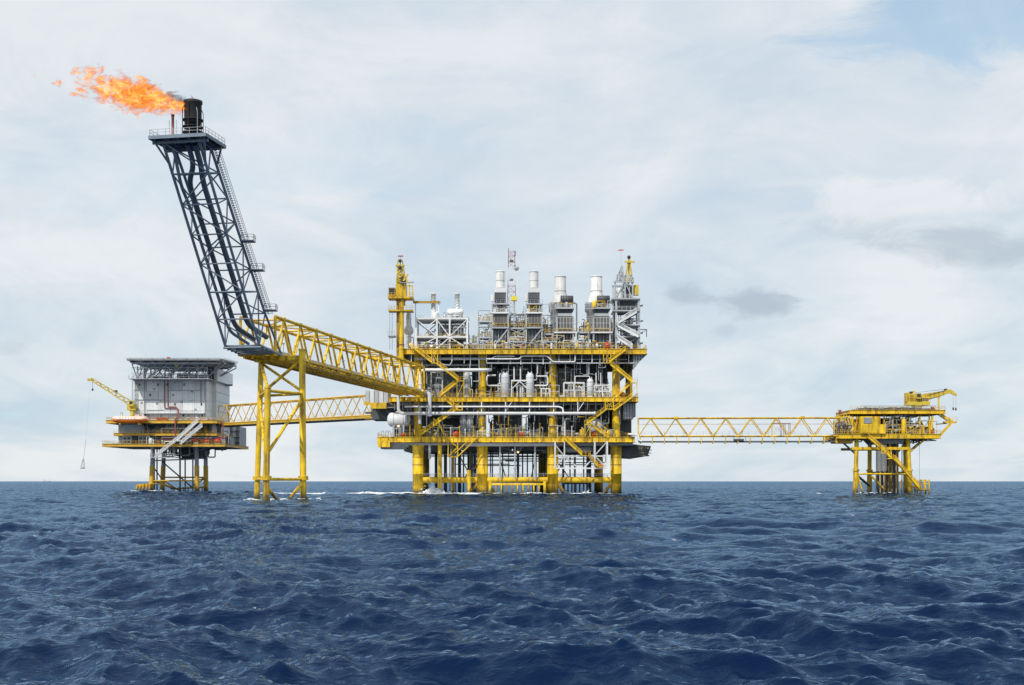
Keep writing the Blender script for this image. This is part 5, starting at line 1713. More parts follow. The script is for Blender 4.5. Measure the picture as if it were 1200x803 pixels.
# flame: a body of fire blown to the left by the wind
random.seed(77)
YFL = tipc.y
blobs = []
def fire(u, v, r, n, su, sv, sy=1.0):
    for _ in range(n):
        c = A(u + random.gauss(0, su), v + random.gauss(0, sv), YFL) + Vector((0, random.gauss(0, sy), 0))
        blobs.append((c, (r * rnd(0.75, 1.25) + 1.6) * YFL / F))
for a in ((214, 124, 6.5, 9, 4, 2.2), (203, 121.5, 8, 12, 5, 3.0), (190, 119, 8.5, 14, 5, 3.6), (176, 115, 9.0, 16, 5, 4.6), (163, 113, 9.0, 16, 5, 5.5), (150, 108, 8.5, 14, 5, 5.5),
          (143, 102, 8, 10, 4, 4), (155, 127, 5.5, 9, 8, 1.8), (140, 131, 2.5, 5, 4, 1), (168, 94, 4.0, 7, 5, 2.2), (178, 99, 3.5, 6, 4, 2), (141, 85, 2.2, 5, 2, 3), (130, 99, 4.0, 5, 3, 4),
          (119, 111, 5.2, 9, 3.5, 4), (113, 95, 3.6, 8, 5, 3), (107, 81, 4.6, 9, 4, 3), (92, 83, 3.0, 6, 4, 2), (97, 104, 3.0, 6, 2.5, 4), (103, 97, 2.4, 5, 4, 3), (90, 114, 1.5, 7, 5, 1.0),
          (65, 100, 1.5, 6, 1.6, 1.6), (70, 96, 1.2, 4, 2, 1.5), (42, 86, 1.1, 4, 1.5, 4)):
    fire(*a)
import bmesh
bmf = bmesh.new()
for c, r in blobs:
    mt = Matrix.Translation(c) @ Matrix.Diagonal((r * rnd(1.0, 1.5), r, r * rnd(0.7, 1.0), 1))
    bmesh.ops.create_icosphere(bmf, subdivisions=2, radius=1.0, matrix=mt)
mf = bpy.data.meshes.new('flame_source')
bmf.to_mesh(mf)
bmf.free()
tmp = bpy.data.objects.new('flame_source', mf)
COL.objects.link(tmp)
rm = tmp.modifiers.new('remesh', 'REMESH')
rm.mode = 'VOXEL'
rm.voxel_size = 0.16
bpy.context.view_layer.update()
ev = tmp.evaluated_get(bpy.context.evaluated_depsgraph_get())
mfl = bpy.data.meshes.new_from_object(ev)
bpy.data.objects.remove(tmp)
for v in mfl.vertices:
    q = v.co * 0.55
    d = noise.noise_vector(q) * 0.85 + noise.noise_vector(q * 2.3) * 0.45 + noise.noise_vector(q * 5.0) * 0.2
    v.co += Vector((d.x * 1.3, d.y * 0.6, d.z * 0.8))
mfl.name = 'flame'
fo = bpy.data.objects.new('flame', mfl)
# origin at the burner
for v in mfl.vertices:
    v.co -= tipc
fo.location = tipc
COL.objects.link(fo)
tag(fo, 'orange flame streaming left from the black burner on top of the flare tower', 'flame')
m = bpy.data.materials.new('burning_gas')
m.use_nodes = True
t = m.node_tree
t.nodes.clear()
out = N(t, 'ShaderNodeOutputMaterial')
geo = N(t, 'ShaderNodeNewGeometry')
sepf = N(t, 'ShaderNodeSeparateXYZ')
t.links.new(geo.outputs['Position'], sepf.inputs[0])
# the plume: centre height and half height in metres along its run downwind, from the burner (0) to the last shreds (1)
pxm = YFL / F
run = 180.0 * pxm
prof_f = [(219, 124, 7), (212, 123, 9), (200, 121, 12), (185, 117, 15), (170, 112, 19), (155, 112, 21), (143, 109, 23), (133, 106, 17), (119, 102, 20), (107, 94, 20), (95, 96, 20), (85, 100, 15), (65, 98, 8), (42, 90, 9)]
along = math_n(t, 'DIVIDE', math_n(t, 'SUBTRACT', A(220, 0, YFL).x, sepf.outputs[0]), run, clamp=True)
cz = ramp_n(t, along, [((220 - u) / 180.0, ((v - 80) / 60.0,) * 3) for u, v, h in prof_f])
hz = ramp_n(t, along, [((220 - u) / 180.0, (h / 30.0,) * 3) for u, v, h in prof_f])
cen = math_n(t, 'SUBTRACT', A(0, 80, YFL).z, math_n(t, 'MULTIPLY', cz, 60.0 * pxm))
half = math_n(t, 'MULTIPLY', hz, 30.0 * pxm)
rz = math_n(t, 'DIVIDE', math_n(t, 'SUBTRACT', sepf.outputs[2], cen), half)
ry = math_n(t, 'DIVIDE', math_n(t, 'SUBTRACT', sepf.outputs[1], YFL), half)
d = math_n(t, 'SQRT', math_n(t, 'ADD', math_n(t, 'MULTIPLY', rz, rz), math_n(t, 'MULTIPLY', ry, ry)))
mpf = N(t, 'ShaderNodeMapping')
mpf.inputs['Scale'].default_value = (0.62, 1.0, 1.0)
mpf.inputs['Rotation'].default_value = (0, math.radians(12), 0)
t.links.new(geo.outputs['Position'], mpf.inputs[0])
n1 = noise_n(t, mpf.outputs[0], 0.46, 5, 0.60, 1.9)
n2 = noise_n(t, mpf.outputs[0], 0.8, 3, 0.55, 1.6)
# torn more and more the farther it is blown
body_f = math_n(t, 'SUBTRACT', math_n(t, 'ADD', math_n(t, 'MULTIPLY', math_n(t, 'SUBTRACT', n1, 0.5), 7.4), 0.78), d)
body_f = math_n(t, 'SUBTRACT', body_f, math_n(t, 'MULTIPLY', math_n(t, 'POWER', along, 1.5), 0.45))
den = math_n(t, 'MULTIPLY', smooth_n(t, body_f, -0.25, 0.9), 2.0)
den = math_n(t, 'MULTIPLY', den, math_n(t, 'SUBTRACT', 1.0, math_n(t, 'MULTIPLY', along, 0.55)))
heat = math_n(t, 'ADD', math_n(t, 'MULTIPLY', math_n(t, 'ADD', body_f, 0.12), 0.46), math_n(t, 'MULTIPLY', math_n(t, 'SUBTRACT', n2, 0.5), 1.5))
heat = math_n(t, 'ADD', heat, math_n(t, 'MULTIPLY', math_n(t, 'SUBTRACT', 1.0, math_n(t, 'MINIMUM', d, 1.0)), math_n(t, 'SUBTRACT', 0.17, math_n(t, 'MULTIPLY', along, 0.16))))
fcol = ramp_n(t, heat, [(0.0, (0.26, 0.05, 0.012)), (0.12, (0.70, 0.10, 0.010)), (0.27, (1.1, 0.24, 0.014)), (0.44, (1.35, 0.45, 0.045)), (0.66, (1.7, 0.95, 0.26))])
# a little soot peels off the top edge next to the burner
soot = math_n(t, 'MULTIPLY', smooth_n(t, rz, 0.15, 0.75), math_n(t, 'SUBTRACT', 1.0, smooth_n(t, along, 0.06, 0.22)))
fcol = mix_n(t, soot, fcol, (0.05, 0.045, 0.04))
ab = N(t, 'ShaderNodeVolumeAbsorption')
ab.inputs['Color'].default_value = (0, 0, 0, 1)
t.links.new(den, ab.inputs['Density'])
em = N(t, 'ShaderNodeEmission')
t.links.new(fcol, em.inputs['Color'])
t.links.new(den, em.inputs['Strength'])
ad = N(t, 'ShaderNodeAddShader')
t.links.new(ab.outputs[0], ad.inputs[0])
t.links.new(em.outputs[0], ad.inputs[1])
t.links.new(ad.outputs[0], out.inputs['Volume'])
m.cycles.volume_step_rate = 0.10
mfl.materials.clear()
mfl.materials.append(m)

# ------------------------------------------------------------------ footbridges
# left footbridge, back to the quarters platform
a = A(262, 496.5, 515)
b = A(441, 487.0, 440)
lb = thing('footbridge', 'thin yellow truss footbridge from the white quarters platform to the main platform', 'footbridge', a)
pt = truss(lb, a, b, 2.2, 7.0, 9, 0.24, 0.16, YEL2)
for k in range(44):
    c = a.lerp(b, (k + 0.5) / 44)
    MB().box(c - Vector((0.25, 0.8, 0.75)), c + Vector((0.25, 0.8, -0.2))).build('hanger', YEL2, lb)
lat = Vector((b.y - a.y, -(b.x - a.x), 0)).normalized()
MB().beam(a, b, 3.6, 0.3).build('walkway', YELD, lb)
MB().beam(a + lat * 2.2 - Vector((0, 0, 0.55)), b + lat * 2.2 - Vector((0, 0, 0.55)), 0.2, 0.7).build('fascia', YEL2, lb)
for s, dz, r in ((1.2, -1.15, 0.28), (-0.6, -1.2, 0.32)):
    MB().tube(a + lat * s + Vector((0, 0, dz)), b + lat * s + Vector((0, 0, dz)), r, 8).build('pipe', DGREY, lb)
MB().rail([a + lat * 1.9 + Vector((0, 0, 0.15)), b + lat * 1.9 + Vector((0, 0, 0.15))], 1.2, 2.4, 0.05).build('handrail', YEL2, lb)
eb = MB().beam(A(258.5, 496, 513), A(272, 475.5, 513), 0.4, 0.45)
eb.build('end_brace', YEL2, lb)

# right footbridge, level, to the wellhead platform
a = A(748, 511.5, 406)
b = A(984, 511.2, 401)
rb_ = thing('footbridge', 'level yellow truss footbridge with hanging pipes between the main platform and the small right platform', 'footbridge', a)
lat = Vector((b.y - a.y, -(b.x - a.x), 0)).normalized()
H = 5.7
pt = truss(rb_, a, b, 2.0, H, 8, 0.21, 0.15, YEL)
for k in range(17):
    c = a.lerp(b, k / 16 * 0.97 + 0.01) + lat * 2.0
    MB().beam(c - Vector((0, 0, 0.2)), c - Vector((0, 0, 2.3)), 0.3, 0.3).build('hanger', YEL, rb_)
    c2 = c - lat * 4.0
    MB().beam(c - Vector((0, 0, 2.2)), c2 - Vector((0, 0, 2.2)), 0.22, 0.22).build('hanger_bar', YELD, rb_)
MB().beam(a, b, 3.2, 0.24).build('walkway', YELD, rb_)
for s, dz, r in ((0.9, -1.75, 0.26), (-0.6, -1.7, 0.24)):
    MB().tube(a + lat * s + Vector((0, 0, dz)), b + lat * s + Vector((0, 0, dz)), r, 8).build('pipe', DGREY, rb_)
for s in (-1, 1):
    MB().tube(a + lat * 2 * s + Vector((0, 0, 3.8)), b + lat * 2 * s + Vector((0, 0, 3.8)), 0.05, 4).build('cable', YELD, rb_)
MB().rail([a + lat * 1.7 + Vector((0, 0, 0.12)), b + lat * 1.7 + Vector((0, 0, 0.12))], 1.2, 2.0, 0.045).build('handrail', LGREY, rb_)
for k in (1.5, 6.5):
    q = pt(k, 1, 1)
    MB().box(q - Vector((0.5, 0.4, 0.2)), q + Vector((0.5, 0.4, 0.5))).build('node_box', YEL, rb_)
gf = thing('gangway_gate', 'small railed gate frame with a pale panel on the right footbridge', 'gate', A(915, 511, 402))
f = lambda u, v, d=0.0: A(u, v, 400.6) + Vector((0, d, 0))
for d in (0, 2.0):
    for u in (905.5, 916, 920, 926):
        MB().beam(f(u, 510.6, d), f(u, 496.2, d), 0.14, 0.14).build('post', RUSTPIPE if u > 915 else YEL, gf)
    MB().beam(f(905, 496.2, d), f(926.5, 496.2, d), 0.16, 0.16).build('rail', RUSTPIPE, gf)
boxp('panel', CLAD, gf, f(908, 505.5, 0.2), f(914.5, 500.5, 0.3))
boxp('base', YEL, gf, f(903, 511.9, -0.1), f(927, 510.7, 2.2))
t_ = thing('gimbal_trolley', 'dark inspection trolley slung under the right footbridge', 'trolley', A(866, 516, 402))
boxp('body', DGREY, t_, A(861, 516.5, 401.2), A(872, 514.5, 401.2) + Vector((0, 2.5, 0)))
for u in (860, 867, 874):
    MB().beam(A(u, 516.6, 401.4), A(u, 511.9, 401.4), 0.16, 0.16).build('strut', DGREY, t_)

# ------------------------------------------------------------------ living quarters platform (left, farther away)
YQ = 510.0
q_ = lambda u, v, d=0.0: A(u, v, YQ) + Vector((0, d, 0))
qx = lambda u: q_(u, 0).x
qz = lambda v: q_(0, v).z
lq = thing('quarters_platform', 'far left platform with yellow decks on slim legs carrying the white accommodation block', 'oil platform', q_(205, 575, 10))
lq1 = deck(lq, qx(129), qx(258), 505, 548, qz(493), 1.3, YEL2, rails='fl', floor_mat=GREY)
lq2 = deck(lq, qx(136), qx(256), 507, 546, qz(507.8), 1.1, YEL2, rails='f', floor_mat=GREY)
lq3 = deck(lq, qx(125.5), qx(268), 504, 548, qz(520.5), 1.2, YEL2, rails='fl', floor_mat=GREY)
random.seed(61)
# jacket legs
for u, d in ((176.5, 4), (231, 4), (189.5, 19), (241.5, 17)):
    b0 = A(u, 574, YQ + d)
    top = Vector((b0.x + (1.0 if u < 200 else -0.2), b0.y, qz(523)))
    bb = Vector((b0.x, b0.y, -5))
    tt = at_z(bb, top, A(0, 546, YQ + d).z)
    tubep('leg', LGREY, lq, tt, top, 0.85, 14)
    tubep('leg', YEL2, lq, bb, tt, 0.98, 14)
L = lambda u, v, d: A(u, v, YQ + d)
for a, b, r, m in ((L(177, 563.5, 4), L(231, 563.5, 4), 0.3, YEL2), (L(189.5, 559.5, 18), L(241.5, 559.5, 18), 0.3, YEL2), (L(178, 540, 4), L(231, 538, 4), 0.25, GREY), (L(190, 541, 18), L(226, 572, 10), 0.3, DGREY),
                   (L(178, 562, 4), L(204, 573, 8), 0.4, YELD), (L(190, 562, 18), L(208, 574, 14), 0.3, YELD), (L(241, 560, 18), L(222, 572, 12), 0.32, YELD), (L(178, 545, 4), L(190, 562, 18), 0.25, GREY),
                   (L(200, 573, 10), L(240, 571, 10), 0.3, YELD), (L(230, 563, 4), L(241, 560, 18), 0.25, YELD)):
    tubep('brace', m, lq, a, b, r, 8)
for u, d, r in ((184, 10, 0.3), (211, 12, 0.35), (217, 12, 0.3), (181, 8, 0.24), (226, 14, 0.3)):
    p = L(u, 560, d)
    tubep('conductor', DGREY, lq, (p.x, p.y, -3), (p.x, p.y, qz(523)), r, 8)
for k in range(7):
    p = L(204 + k * 5.5, 571, 8)
    tubep('bar', YELD, lq, (p.x, p.y, -3), (p.x, p.y, p.z), 0.24, 8)
bl3 = thing('boat_landing', 'squat yellow boat landing at the foot of the far left platform', 'boat landing', L(168, 574, 2))
for k in range(5):
    p = L(160.5 + k * 3.8, 567.5 + (k < 2) * 2, 2)
    tubep('post', YEL2, bl3, (p.x, p.y, -3), p, 0.45, 10)
    tubep('arm', YEL2, bl3, p, p + Vector((2.5, 3, 0)), 0.3, 8)
MB().box(L(160, 571.5, 2.2), L(177, 567.5, 2.2) + Vector((0, 3.2, 0))).build('deck_frame', YEL2, bl3)

# what fills the decks
for (u0, u1, va, vb, d, m) in ((136, 163.5, 497, 507.6, 3, CLAD), (170, 205, 497.5, 507.6, 8, GREY), (208, 232, 498, 507.6, 9, LGREY), (235, 256, 497.5, 507.6, 5, CLAD),
                               (136, 141, 511, 520.3, 3, LGREY), (153, 158, 511, 520.3, 3, DGREY), (174, 226, 511.5, 520.3, 8, DGREY), (228, 262, 511, 520.3, 8, GREY)):
    boxp('infill_box', m, lq2 if vb < 510 else lq3, q_(u0, vb, d), q_(u1, va, d) + Vector((0, 16, 0)))
clutter(lq2, qx(160), qx(256), qz(507.8), qz(496), 507.6, 517, 80, ((LGREY, 3), (GREY, 3), (DGREY, 2), (WHITE, 2), (YEL2, 1)), 0.9)
clutter(lq3, qx(172), qx(266), qz(520.5), qz(510), 505, 516, 90, ((LGREY, 3), (GREY, 2), (DGREY, 2), (CLAD, 2), (YEL2, 1), (RED, 1)), 0.85)
clutter(lq1, qx(160), qx(256), qz(493), qz(489.5), 506, 509, 22, ((LGREY, 3), (WHITE, 2), (YEL2, 2), (RED, 1)), 0.7, (2, 2, 3, 0.5, 4, 4, 0))
for k in range(36):
    x, y = rnd(qx(178), qx(252)), rnd(512, 535)
    z = qz(523) - rnd(0.4, 4.5)
    x2 = min(max(x + rnd(-5, 5), qx(178)), qx(250))
    MB().path([(x, y, qz(522)), (x, y, z), (x2, y, z), (x2, y, qz(522))], rnd(0.12, 0.3), 6).build('pipe', pick(*DARK_MIX), lq3)
boxp('drip_tray', DARK, lq3, q_(205, 523.2, 10), q_(228, 537, 10) + Vector((0, 10, 0)))
for k in range(4):
    a0, a1 = q_(189 + k * 11, 508, 6), q_(199 + k * 11, 498, 6)
    MB().beam(a0 if k % 2 else Vector((a0.x, a0.y, a1.z)), a1 if k % 2 else Vector((a1.x, a1.y, a0.z)), 0.35, 0.35).build('brace', LGREY, lq2)
# small cabins with windows on the lowest deck
for k, u0 in enumerate((141.5, 160)):
    cb = thing('deck_cabin', ('white cabin with four windows on the lowest deck of the far left platform, left one', 'white cabin with four windows on the lowest deck of the far left platform, right one')[k], 'cabin', q_(u0 + 6, 520.5, 2.2))
    boxp('wall', CLAD, cb, q_(u0, 520.4, 2.2), q_(u0 + 11, 511, 2.2) + Vector((0, 5, 0)))
    for i in range(2):
        for j in range(2):
            boxp('window', GLASS, cb, q_(u0 + 1.4 + i * 4.6, 519 - j * 4, 2.12), q_(u0 + 4.6 + i * 4.6, 516.4 - j * 4, 2.17))
# right-hand grey plant at the corner
pl = thing('corner_plant', 'grey banded plant unit at the right corner of the far left platform under the footbridge', 'plant unit', q_(270, 523, 18))
for k in range(4):
    a0, a1 = L(264 + k * 4.2, 524.5 - k * 0.5, 22), L(267.8 + k * 4.2, 500, 22)
    boxp('panel', (GREY, LGREY, CLAD, GREY)[k], pl, a0, (a1.x, a1.y + 14, a1.z))
for v in (506, 513, 519):
    MB().beam(L(263, v, 21.5), L(281, v, 21.5), 0.3, 0.4).build('band', DGREY, pl)
MB().rail([L(263, 500, 22), L(281, 500, 22)], 1.3, 2.0, 0.07).build('handrail', LGREY, pl)

# accommodation block
ab_ = thing('accommodation_block', 'windowed white panelled accommodation block on the far left platform', 'building', q_(200, 493, 10))
BX0, BX1, BY0, BY1 = qx(158), qx(242), 510.0, 545.0
boxp('core', GREY, ab_, (BX0 + 0.3, BY0 + 0.3, qz(493) + 0.02), (BX1 - 0.3, BY1 - 0.3, qz(447)))
rows = [(492.6, 481.5), (481.3, 470.0), (469.8, 458.4), (458.2, 446.5)]
ncol = 6
for r_i, (va, vb) in enumerate(rows):
    for c_i in range(ncol):
        xa, xb = BX0 + (BX1 - BX0) * c_i / ncol, BX0 + (BX1 - BX0) * (c_i + 1) / ncol
        wpn = boxp('wall_panel', WHITE if (r_i + c_i) % 3 else CLAD, ab_, (xa + 0.05, BY0, qz(va)), (xb - 0.05, BY0 + 0.28, qz(vb)))
        for k_ in range(3):
            xr = xa + (xb - xa) * (k_ + 0.5) / 3
            boxp('rib', CLAD, wpn, (xr - 0.05, BY0 - 0.09, qz(va) + 0.1), (xr + 0.05, BY0 - 0.004, qz(vb) - 0.1))
    for c_i in range(5):
        ya, yb = BY0 + 0.3 + (BY1 - BY0 - 0.3) * c_i / 5, BY0 + 0.3 + (BY1 - BY0 - 0.3) * (c_i + 1) / 5
        boxp('wall_panel', WHITE, ab_, (BX1 - 0.28, ya + 0.04, qz(va)), (BX1, yb - 0.04, qz(vb)))
boxp('roof', LGREY, ab_, (BX0 - 0.6, BY0 - 0.6, qz(446.4)), (BX1 + 0.3, BY1, qz(445.2)))
# taller wing on the right flank
boxp('wing', WHITE, ab_, (qx(251), 516.0, qz(445.1)), (BX1 - 0.3, 544.0, qz(430)))
boxp('wing', WHITE, ab_, (BX1 + 0.02, 520, qz(493)), (BX1 + 1.6, 544.5, qz(431)))
for v in (445, 457, 468, 480):
    boxp('seam', LGREY, ab_, (BX1 + 1.61, 520.2, qz(v) - 0.12), (BX1 + 1.68, 544.4, qz(v) + 0.12))
for (u, v) in ((163.5, 451), (185, 451), (196, 451), (216, 451), (176, 463), (236, 474), (205, 474), (170, 487), (215, 487), (237, 487)):
    w = boxp('window', GLASS, ab_, q_(u - 0.9, v + 1.3, -0.06), q_(u + 0.9, v - 1.3, -0.02))
    boxp('frame', LGREY, w, q_(u - 1.25, v + 1.7, -0.019), q_(u + 1.25, v - 1.7, -0.004))
for pts, r, m in (([(169.5, 446.5), (169.5, 490)], 0.16, LGREY), ([(193, 446), (193, 478.5), (208.5, 478.5), (208.5, 492)], 0.2, RUSTPIPE), ([(197, 446), (197, 477), (207, 477)], 0.18, RUSTPIPE), ([(235.5, 446.5), (235.5, 472)], 0.2, GREY),
                  ([(240.5, 447), (240.5, 491)], 0.2, LGREY)):
    MB().path([q_(u, v, -0.35) for u, v in pts], r, 6).build('downpipe', m, ab_)
for v in (484.3,):
    f_ = boxp('gallery', LGREY, ab_, q_(168, v + 0.8, -1.6), q_(240, v, -0.01))
    MB().rail([q_(168, v, -1.5), q_(240, v, -1.5)], 1.1, 2.2, 0.06).build('handrail', LGREY, f_)
# doors, vents, lamps and cable trays on the front wall
random.seed(64)
for u, v in ((174, 488.5), (189, 488.5), (221, 488.5), (233, 488.5)):
    dr = boxp('door', LGREY, ab_, q_(u - 1.3, 492.4, -0.16), q_(u + 1.3, 486.2, -0.1))
    boxp('handle', DARK, dr, q_(u + 0.7, 489.6, -0.22), q_(u + 0.95, 489.0, -0.165))
for u, v in ((166, 472), (181, 456), (203, 463), (225, 459), (229, 480), (184, 473), (213, 471), (161, 480)):
    boxp('vent', GREY, ab_, q_(u - 1.2, v + 0.9, -0.17), q_(u + 1.2, v - 0.9, -0.1))
for u, v in ((160, 449), (180, 448.5), (205, 448.5), (228, 448.5), (240, 449), (188, 470), (224, 470)):
    boxp('wall_lamp', DGREY, ab_, q_(u - 0.35, v + 0.5, -0.4), q_(u + 0.35, v - 0.4, -0.1))
for v, u0, u1 in ((468.5, 160, 192), (457.5, 199, 234), (480.5, 172, 192)):
    boxp('cable_tray', LGREY, ab_, q_(u0, v + 0.35, -0.3), q_(u1, v - 0.35, -0.1))
# open steel frame wrapping the left corner
for u in (156.2, 159.5):
    MB().beam(q_(u, 493, -1.4), q_(u, 446, -1.4), 0.22, 0.22).build('frame_post', LGREY, ab_)
for k in range(9):
    v = 447 + k * 5.5
    MB().beam(q_(156, v, -1.45), q_(159.7, v, -1.45), 0.16, 0.16).build('frame_rung', LGREY, ab_)
    if k < 8:
        MB().beam(q_(156.2 if k % 2 else 159.5, v, -1.55), q_(159.5 if k % 2 else 156.2, v + 5.5, -1.55), 0.1, 0.12).build('frame_brace', LGREY, ab_)
# roof plant below the helideck
for k, (u0, u1, va, vb, m) in enumerate(((205, 222, 444.9, 437, CLAD), (224.5, 230.5, 444.9, 438, WHITE), (232, 238.5, 444.9, 438, WHITE), (176, 190, 444.9, 440, LGREY), (240, 249, 444.9, 428, GREY))):
    bx_ = boxp('roof_plant', m, ab_, q_(u0, va, 3), q_(u1, vb, 3) + Vector((0, 6, 0)))
    boxp('grille', DARK, bx_, q_(u0 + 0.8, va - 1.2, 2.93), q_(u1 - 0.8, vb + 1.4, 2.99))
MB().rail([(BX0, BY0 - 0.5, qz(445.2)), (BX1, BY0 - 0.5, qz(445.2))], 1.3, 2.2, 0.06).build('handrail', LGREY, ab_)
MB().lathe(q_(198, 444.8, 1), [(0.8, 0), (0.8, 1.8), (0.2, 2.2)], 10).build('drum', RUSTPIPE, ab_)
boxp('side_arm', DGREY, ab_, L(264, 452, 26), L(272, 450.5, 26) + Vector((0, 1, 0)))

# helideck
ZH = A(0, 420.5, 498).z
hd = thing('helideck', 'flat octagonal grey helideck propped above the white accommodation block', 'helideck', q_(205, 446, 15))
x0h, x1h = A(149, 0, 498).x, A(263, 0, 498).x
oc = [(x0h + 1, 498), (x1h - 1.5, 498), (x1h + 0.7, 513), (x1h - 4, 530), (x1h - 14, 541), (x0h + 10, 541), (x0h - 1, 530), (x0h - 1.5, 508)]
MB().prism(oc, ZH - 0.35, ZH, 'z').build('pad', LGREY, hd)
mb = MB()
for a, b in zip(oc, oc[1:] + oc[:1]):
    mb.beam((*a, ZH - 0.3), (*b, ZH - 0.3), 0.5, 0.7)
mb.build('rim', GREY, hd)
net = MB()
for a, b in zip(oc, oc[1:] + oc[:1]):
    a, b = Vector((*a, ZH - 0.1)), Vector((*b, ZH - 0.1))
    out_ = Vector((b.y - a.y, -(b.x - a.x), 0)).normalized()
    net.tube(a + out_ * 1.3 + Vector((0, 0, 0.25)), b + out_ * 1.3 + Vector((0, 0, 0.25)), 0.07, 4)
    for k in range(9):
        p = a.lerp(b, k / 8)
        net.tube(p, p + out_ * 1.3 + Vector((0, 0, 0.25)), 0.06, 4)
net.build('safety_net', GREY, hd)
for k in range(9):
    xx = x0h + 1 + k * (x1h - x0h - 2) / 8
    MB().beam((xx, 499, ZH - 0.75), (xx, 524 if k in (0, 7, 8) else 539, ZH - 0.75), 0.3, 0.75).build('joist', GREY, hd)
for yy in (501, 512, 524, 535):
    MB().beam((x0h + 1 + (yy > 530) * 4, yy, ZH - 1.5), (x1h - 2 - (yy > 530) * 10 - (yy == 524) * 2, yy, ZH - 1.5), 0.4, 0.8).build('girder', LGREY, hd)
for yy in (501, 521):
    yb_ = max(yy, 511)
    for ua, ub in ((152, 160.5), (166, 160.5), (172, 168), (178, 193), (196, 168), (208, 193), (214, 193), (226, 246), (238, 222), (256, 240), (262, 238)):
        a0 = Vector((A(ua, 0, 498).x, yy, ZH - 1.6))
        b0 = Vector((qx(ub), yb_, qz(445.3)))
        tubep('strut', LGREY, hd, a0, b0, 0.24, 8)
    for ub in (160.5, 168, 193, 222, 240):
        tubep('post', LGREY, hd, (qx(ub), yb_, qz(445.3)), (qx(ub), yb_, ZH - 1.6), 0.22, 8)
for yy in (503, 509.4):
    for v in (433, 439.5):
        MB().beam((qx(160), yy, qz(v)), (qx(248), yy, qz(v)), 0.2, 0.24).build('tie_beam', LGREY, hd)
    for k in range(8):
        ua = 160 + k * 11
        MB().beam((qx(ua), yy, qz(445.2)), (qx(ua + 11), yy, qz(433)), 0.16, 0.18).build('brace', LGREY, hd)
        MB().beam((qx(ua + 11), yy, qz(445.2)), (qx(ua + 11), yy, ZH - 1.5), 0.2, 0.2).build('post', LGREY, hd)
f_ = boxp('walkway', LGREY, hd, (qx(157), 502.6, qz(445.9)), (qx(250), 509.5, qz(445.2)))
MB().rail([(qx(157), 502.6, qz(445.2)), (qx(250), 502.6, qz(445.2))], 1.3, 2.0, 0.07).build('handrail', LGREY, f_)
rs = thing('rescue_boat', 'white rescue boat with red gear stowed under the front edge of the helideck', 'boat', q_(192, 446, 2))
MB().prism([(qx(182.5), qz(423.5)), (qx(185), qz(425.5)), (qx(198), qz(425.5)), (qx(199.5), qz(422.8))], 502.0, 504.5, 'y').build('hull', WHITE, rs)
boxp('gear', RED, rs, A(195.5, 422.5, 502.5), A(198.5, 418.5, 502.5) + Vector((0, 1.5, 0)))
MB().beam(A(199, 421, 502.2), A(208, 430, 502.2), 0.6, 0.7).build('davit', CRANE_Y, rs)
boxp('cradle', CRANE_Y, rs, A(203, 426, 502.3), A(211, 421.8, 502.3) + Vector((0, 1.2, 0)))

# orange lifeboat on the left of the upper deck
lbt = thing('lifeboat', 'orange enclosed lifeboat with pale canopy at the left edge of the far left platform', 'lifeboat', q_(152, 493, -5))
c = A(152, 491.5, 503.0)
Lh = (qx(174) - qx(132)) / 2 * 0.95
prof = []
ns = 18
hull, top = MB(), MB()
def ring(f, zs):
    w = max(0.02, (1 - abs(f) ** 2.6)) ** 0.6
    return [(c.x + f * Lh, c.y + yy * 1.7 * w, c.z + zz * (0.55 + 0.45 * w) + 0.25 * f * f) for yy, zz in zs]
sec_h = [(-1.0, 0.0), (-0.95, -0.8), (-0.5, -1.5), (0, -1.75), (0.5, -1.5), (0.95, -0.8), (1.0, 0.0)]
sec_t = [(-1.0, 0.02), (-0.85, 0.7), (-0.5, 1.15), (0, 1.3), (0.5, 1.15), (0.85, 0.7), (1.0, 0.02)]
for mbx, sec in ((hull, sec_h), (top, sec_t)):
    vs, fs = [], []
    for i in range(ns + 1):
        vs += [Vector(p) for p in ring(-1 + 2 * i / ns, sec)]
    m_ = len(sec)
    for i in range(ns):
        for j in range(m_ - 1):
            fs.append((i * m_ + j, i * m_ + j + 1, (i + 1) * m_ + j + 1, (i + 1) * m_ + j))
    mbx._add(vs, fs, True)
hull.build('hull', ORANGE, lbt)
top.build('canopy', ORANGEP, lbt)
boxp('conning_tower', ORANGEP, lbt, (c.x + Lh * 0.35, c.y - 0.7, c.z + 1.0), (c.x + Lh * 0.6, c.y + 0.7, c.z + 1.9))
for k in range(6):
    f = -0.5 + k * 0.17
    boxp('porthole', GLASS, lbt, (c.x + Lh * f - 0.16, c.y - 1.62, c.z + 0.28), (c.x + Lh * f + 0.16, c.y - 1.3, c.z + 0.55))
MB().beam((c.x - Lh * 0.8, c.y - 1.72, c.z + 0.02), (c.x + Lh * 0.8, c.y - 1.72, c.z + 0.02), 0.12, 0.16).build('rubbing_strake', WHITE, lbt)
for s in (-0.55, 0.55):
    MB().path([(c.x + Lh * s, c.y + 3.0, c.z - 1.8), (c.x + Lh * s, c.y + 3.0, c.z + 2.6), (c.x + Lh * s, c.y, c.z + 2.6)], 0.14, 6).build('davit', CRANE_Y, lbt)
    tubep('fall', DGREY, lbt, (c.x + Lh * s, c.y, c.z + 2.6), (c.x + Lh * s, c.y, c.z + 1.1), 0.04, 4)
    boxp('keel_block', YEL2, lbt, (c.x + Lh * s - 0.3, c.y - 0.6, c.z - 2.0), (c.x + Lh * s + 0.3, c.y + 3.4, c.z - 1.55))

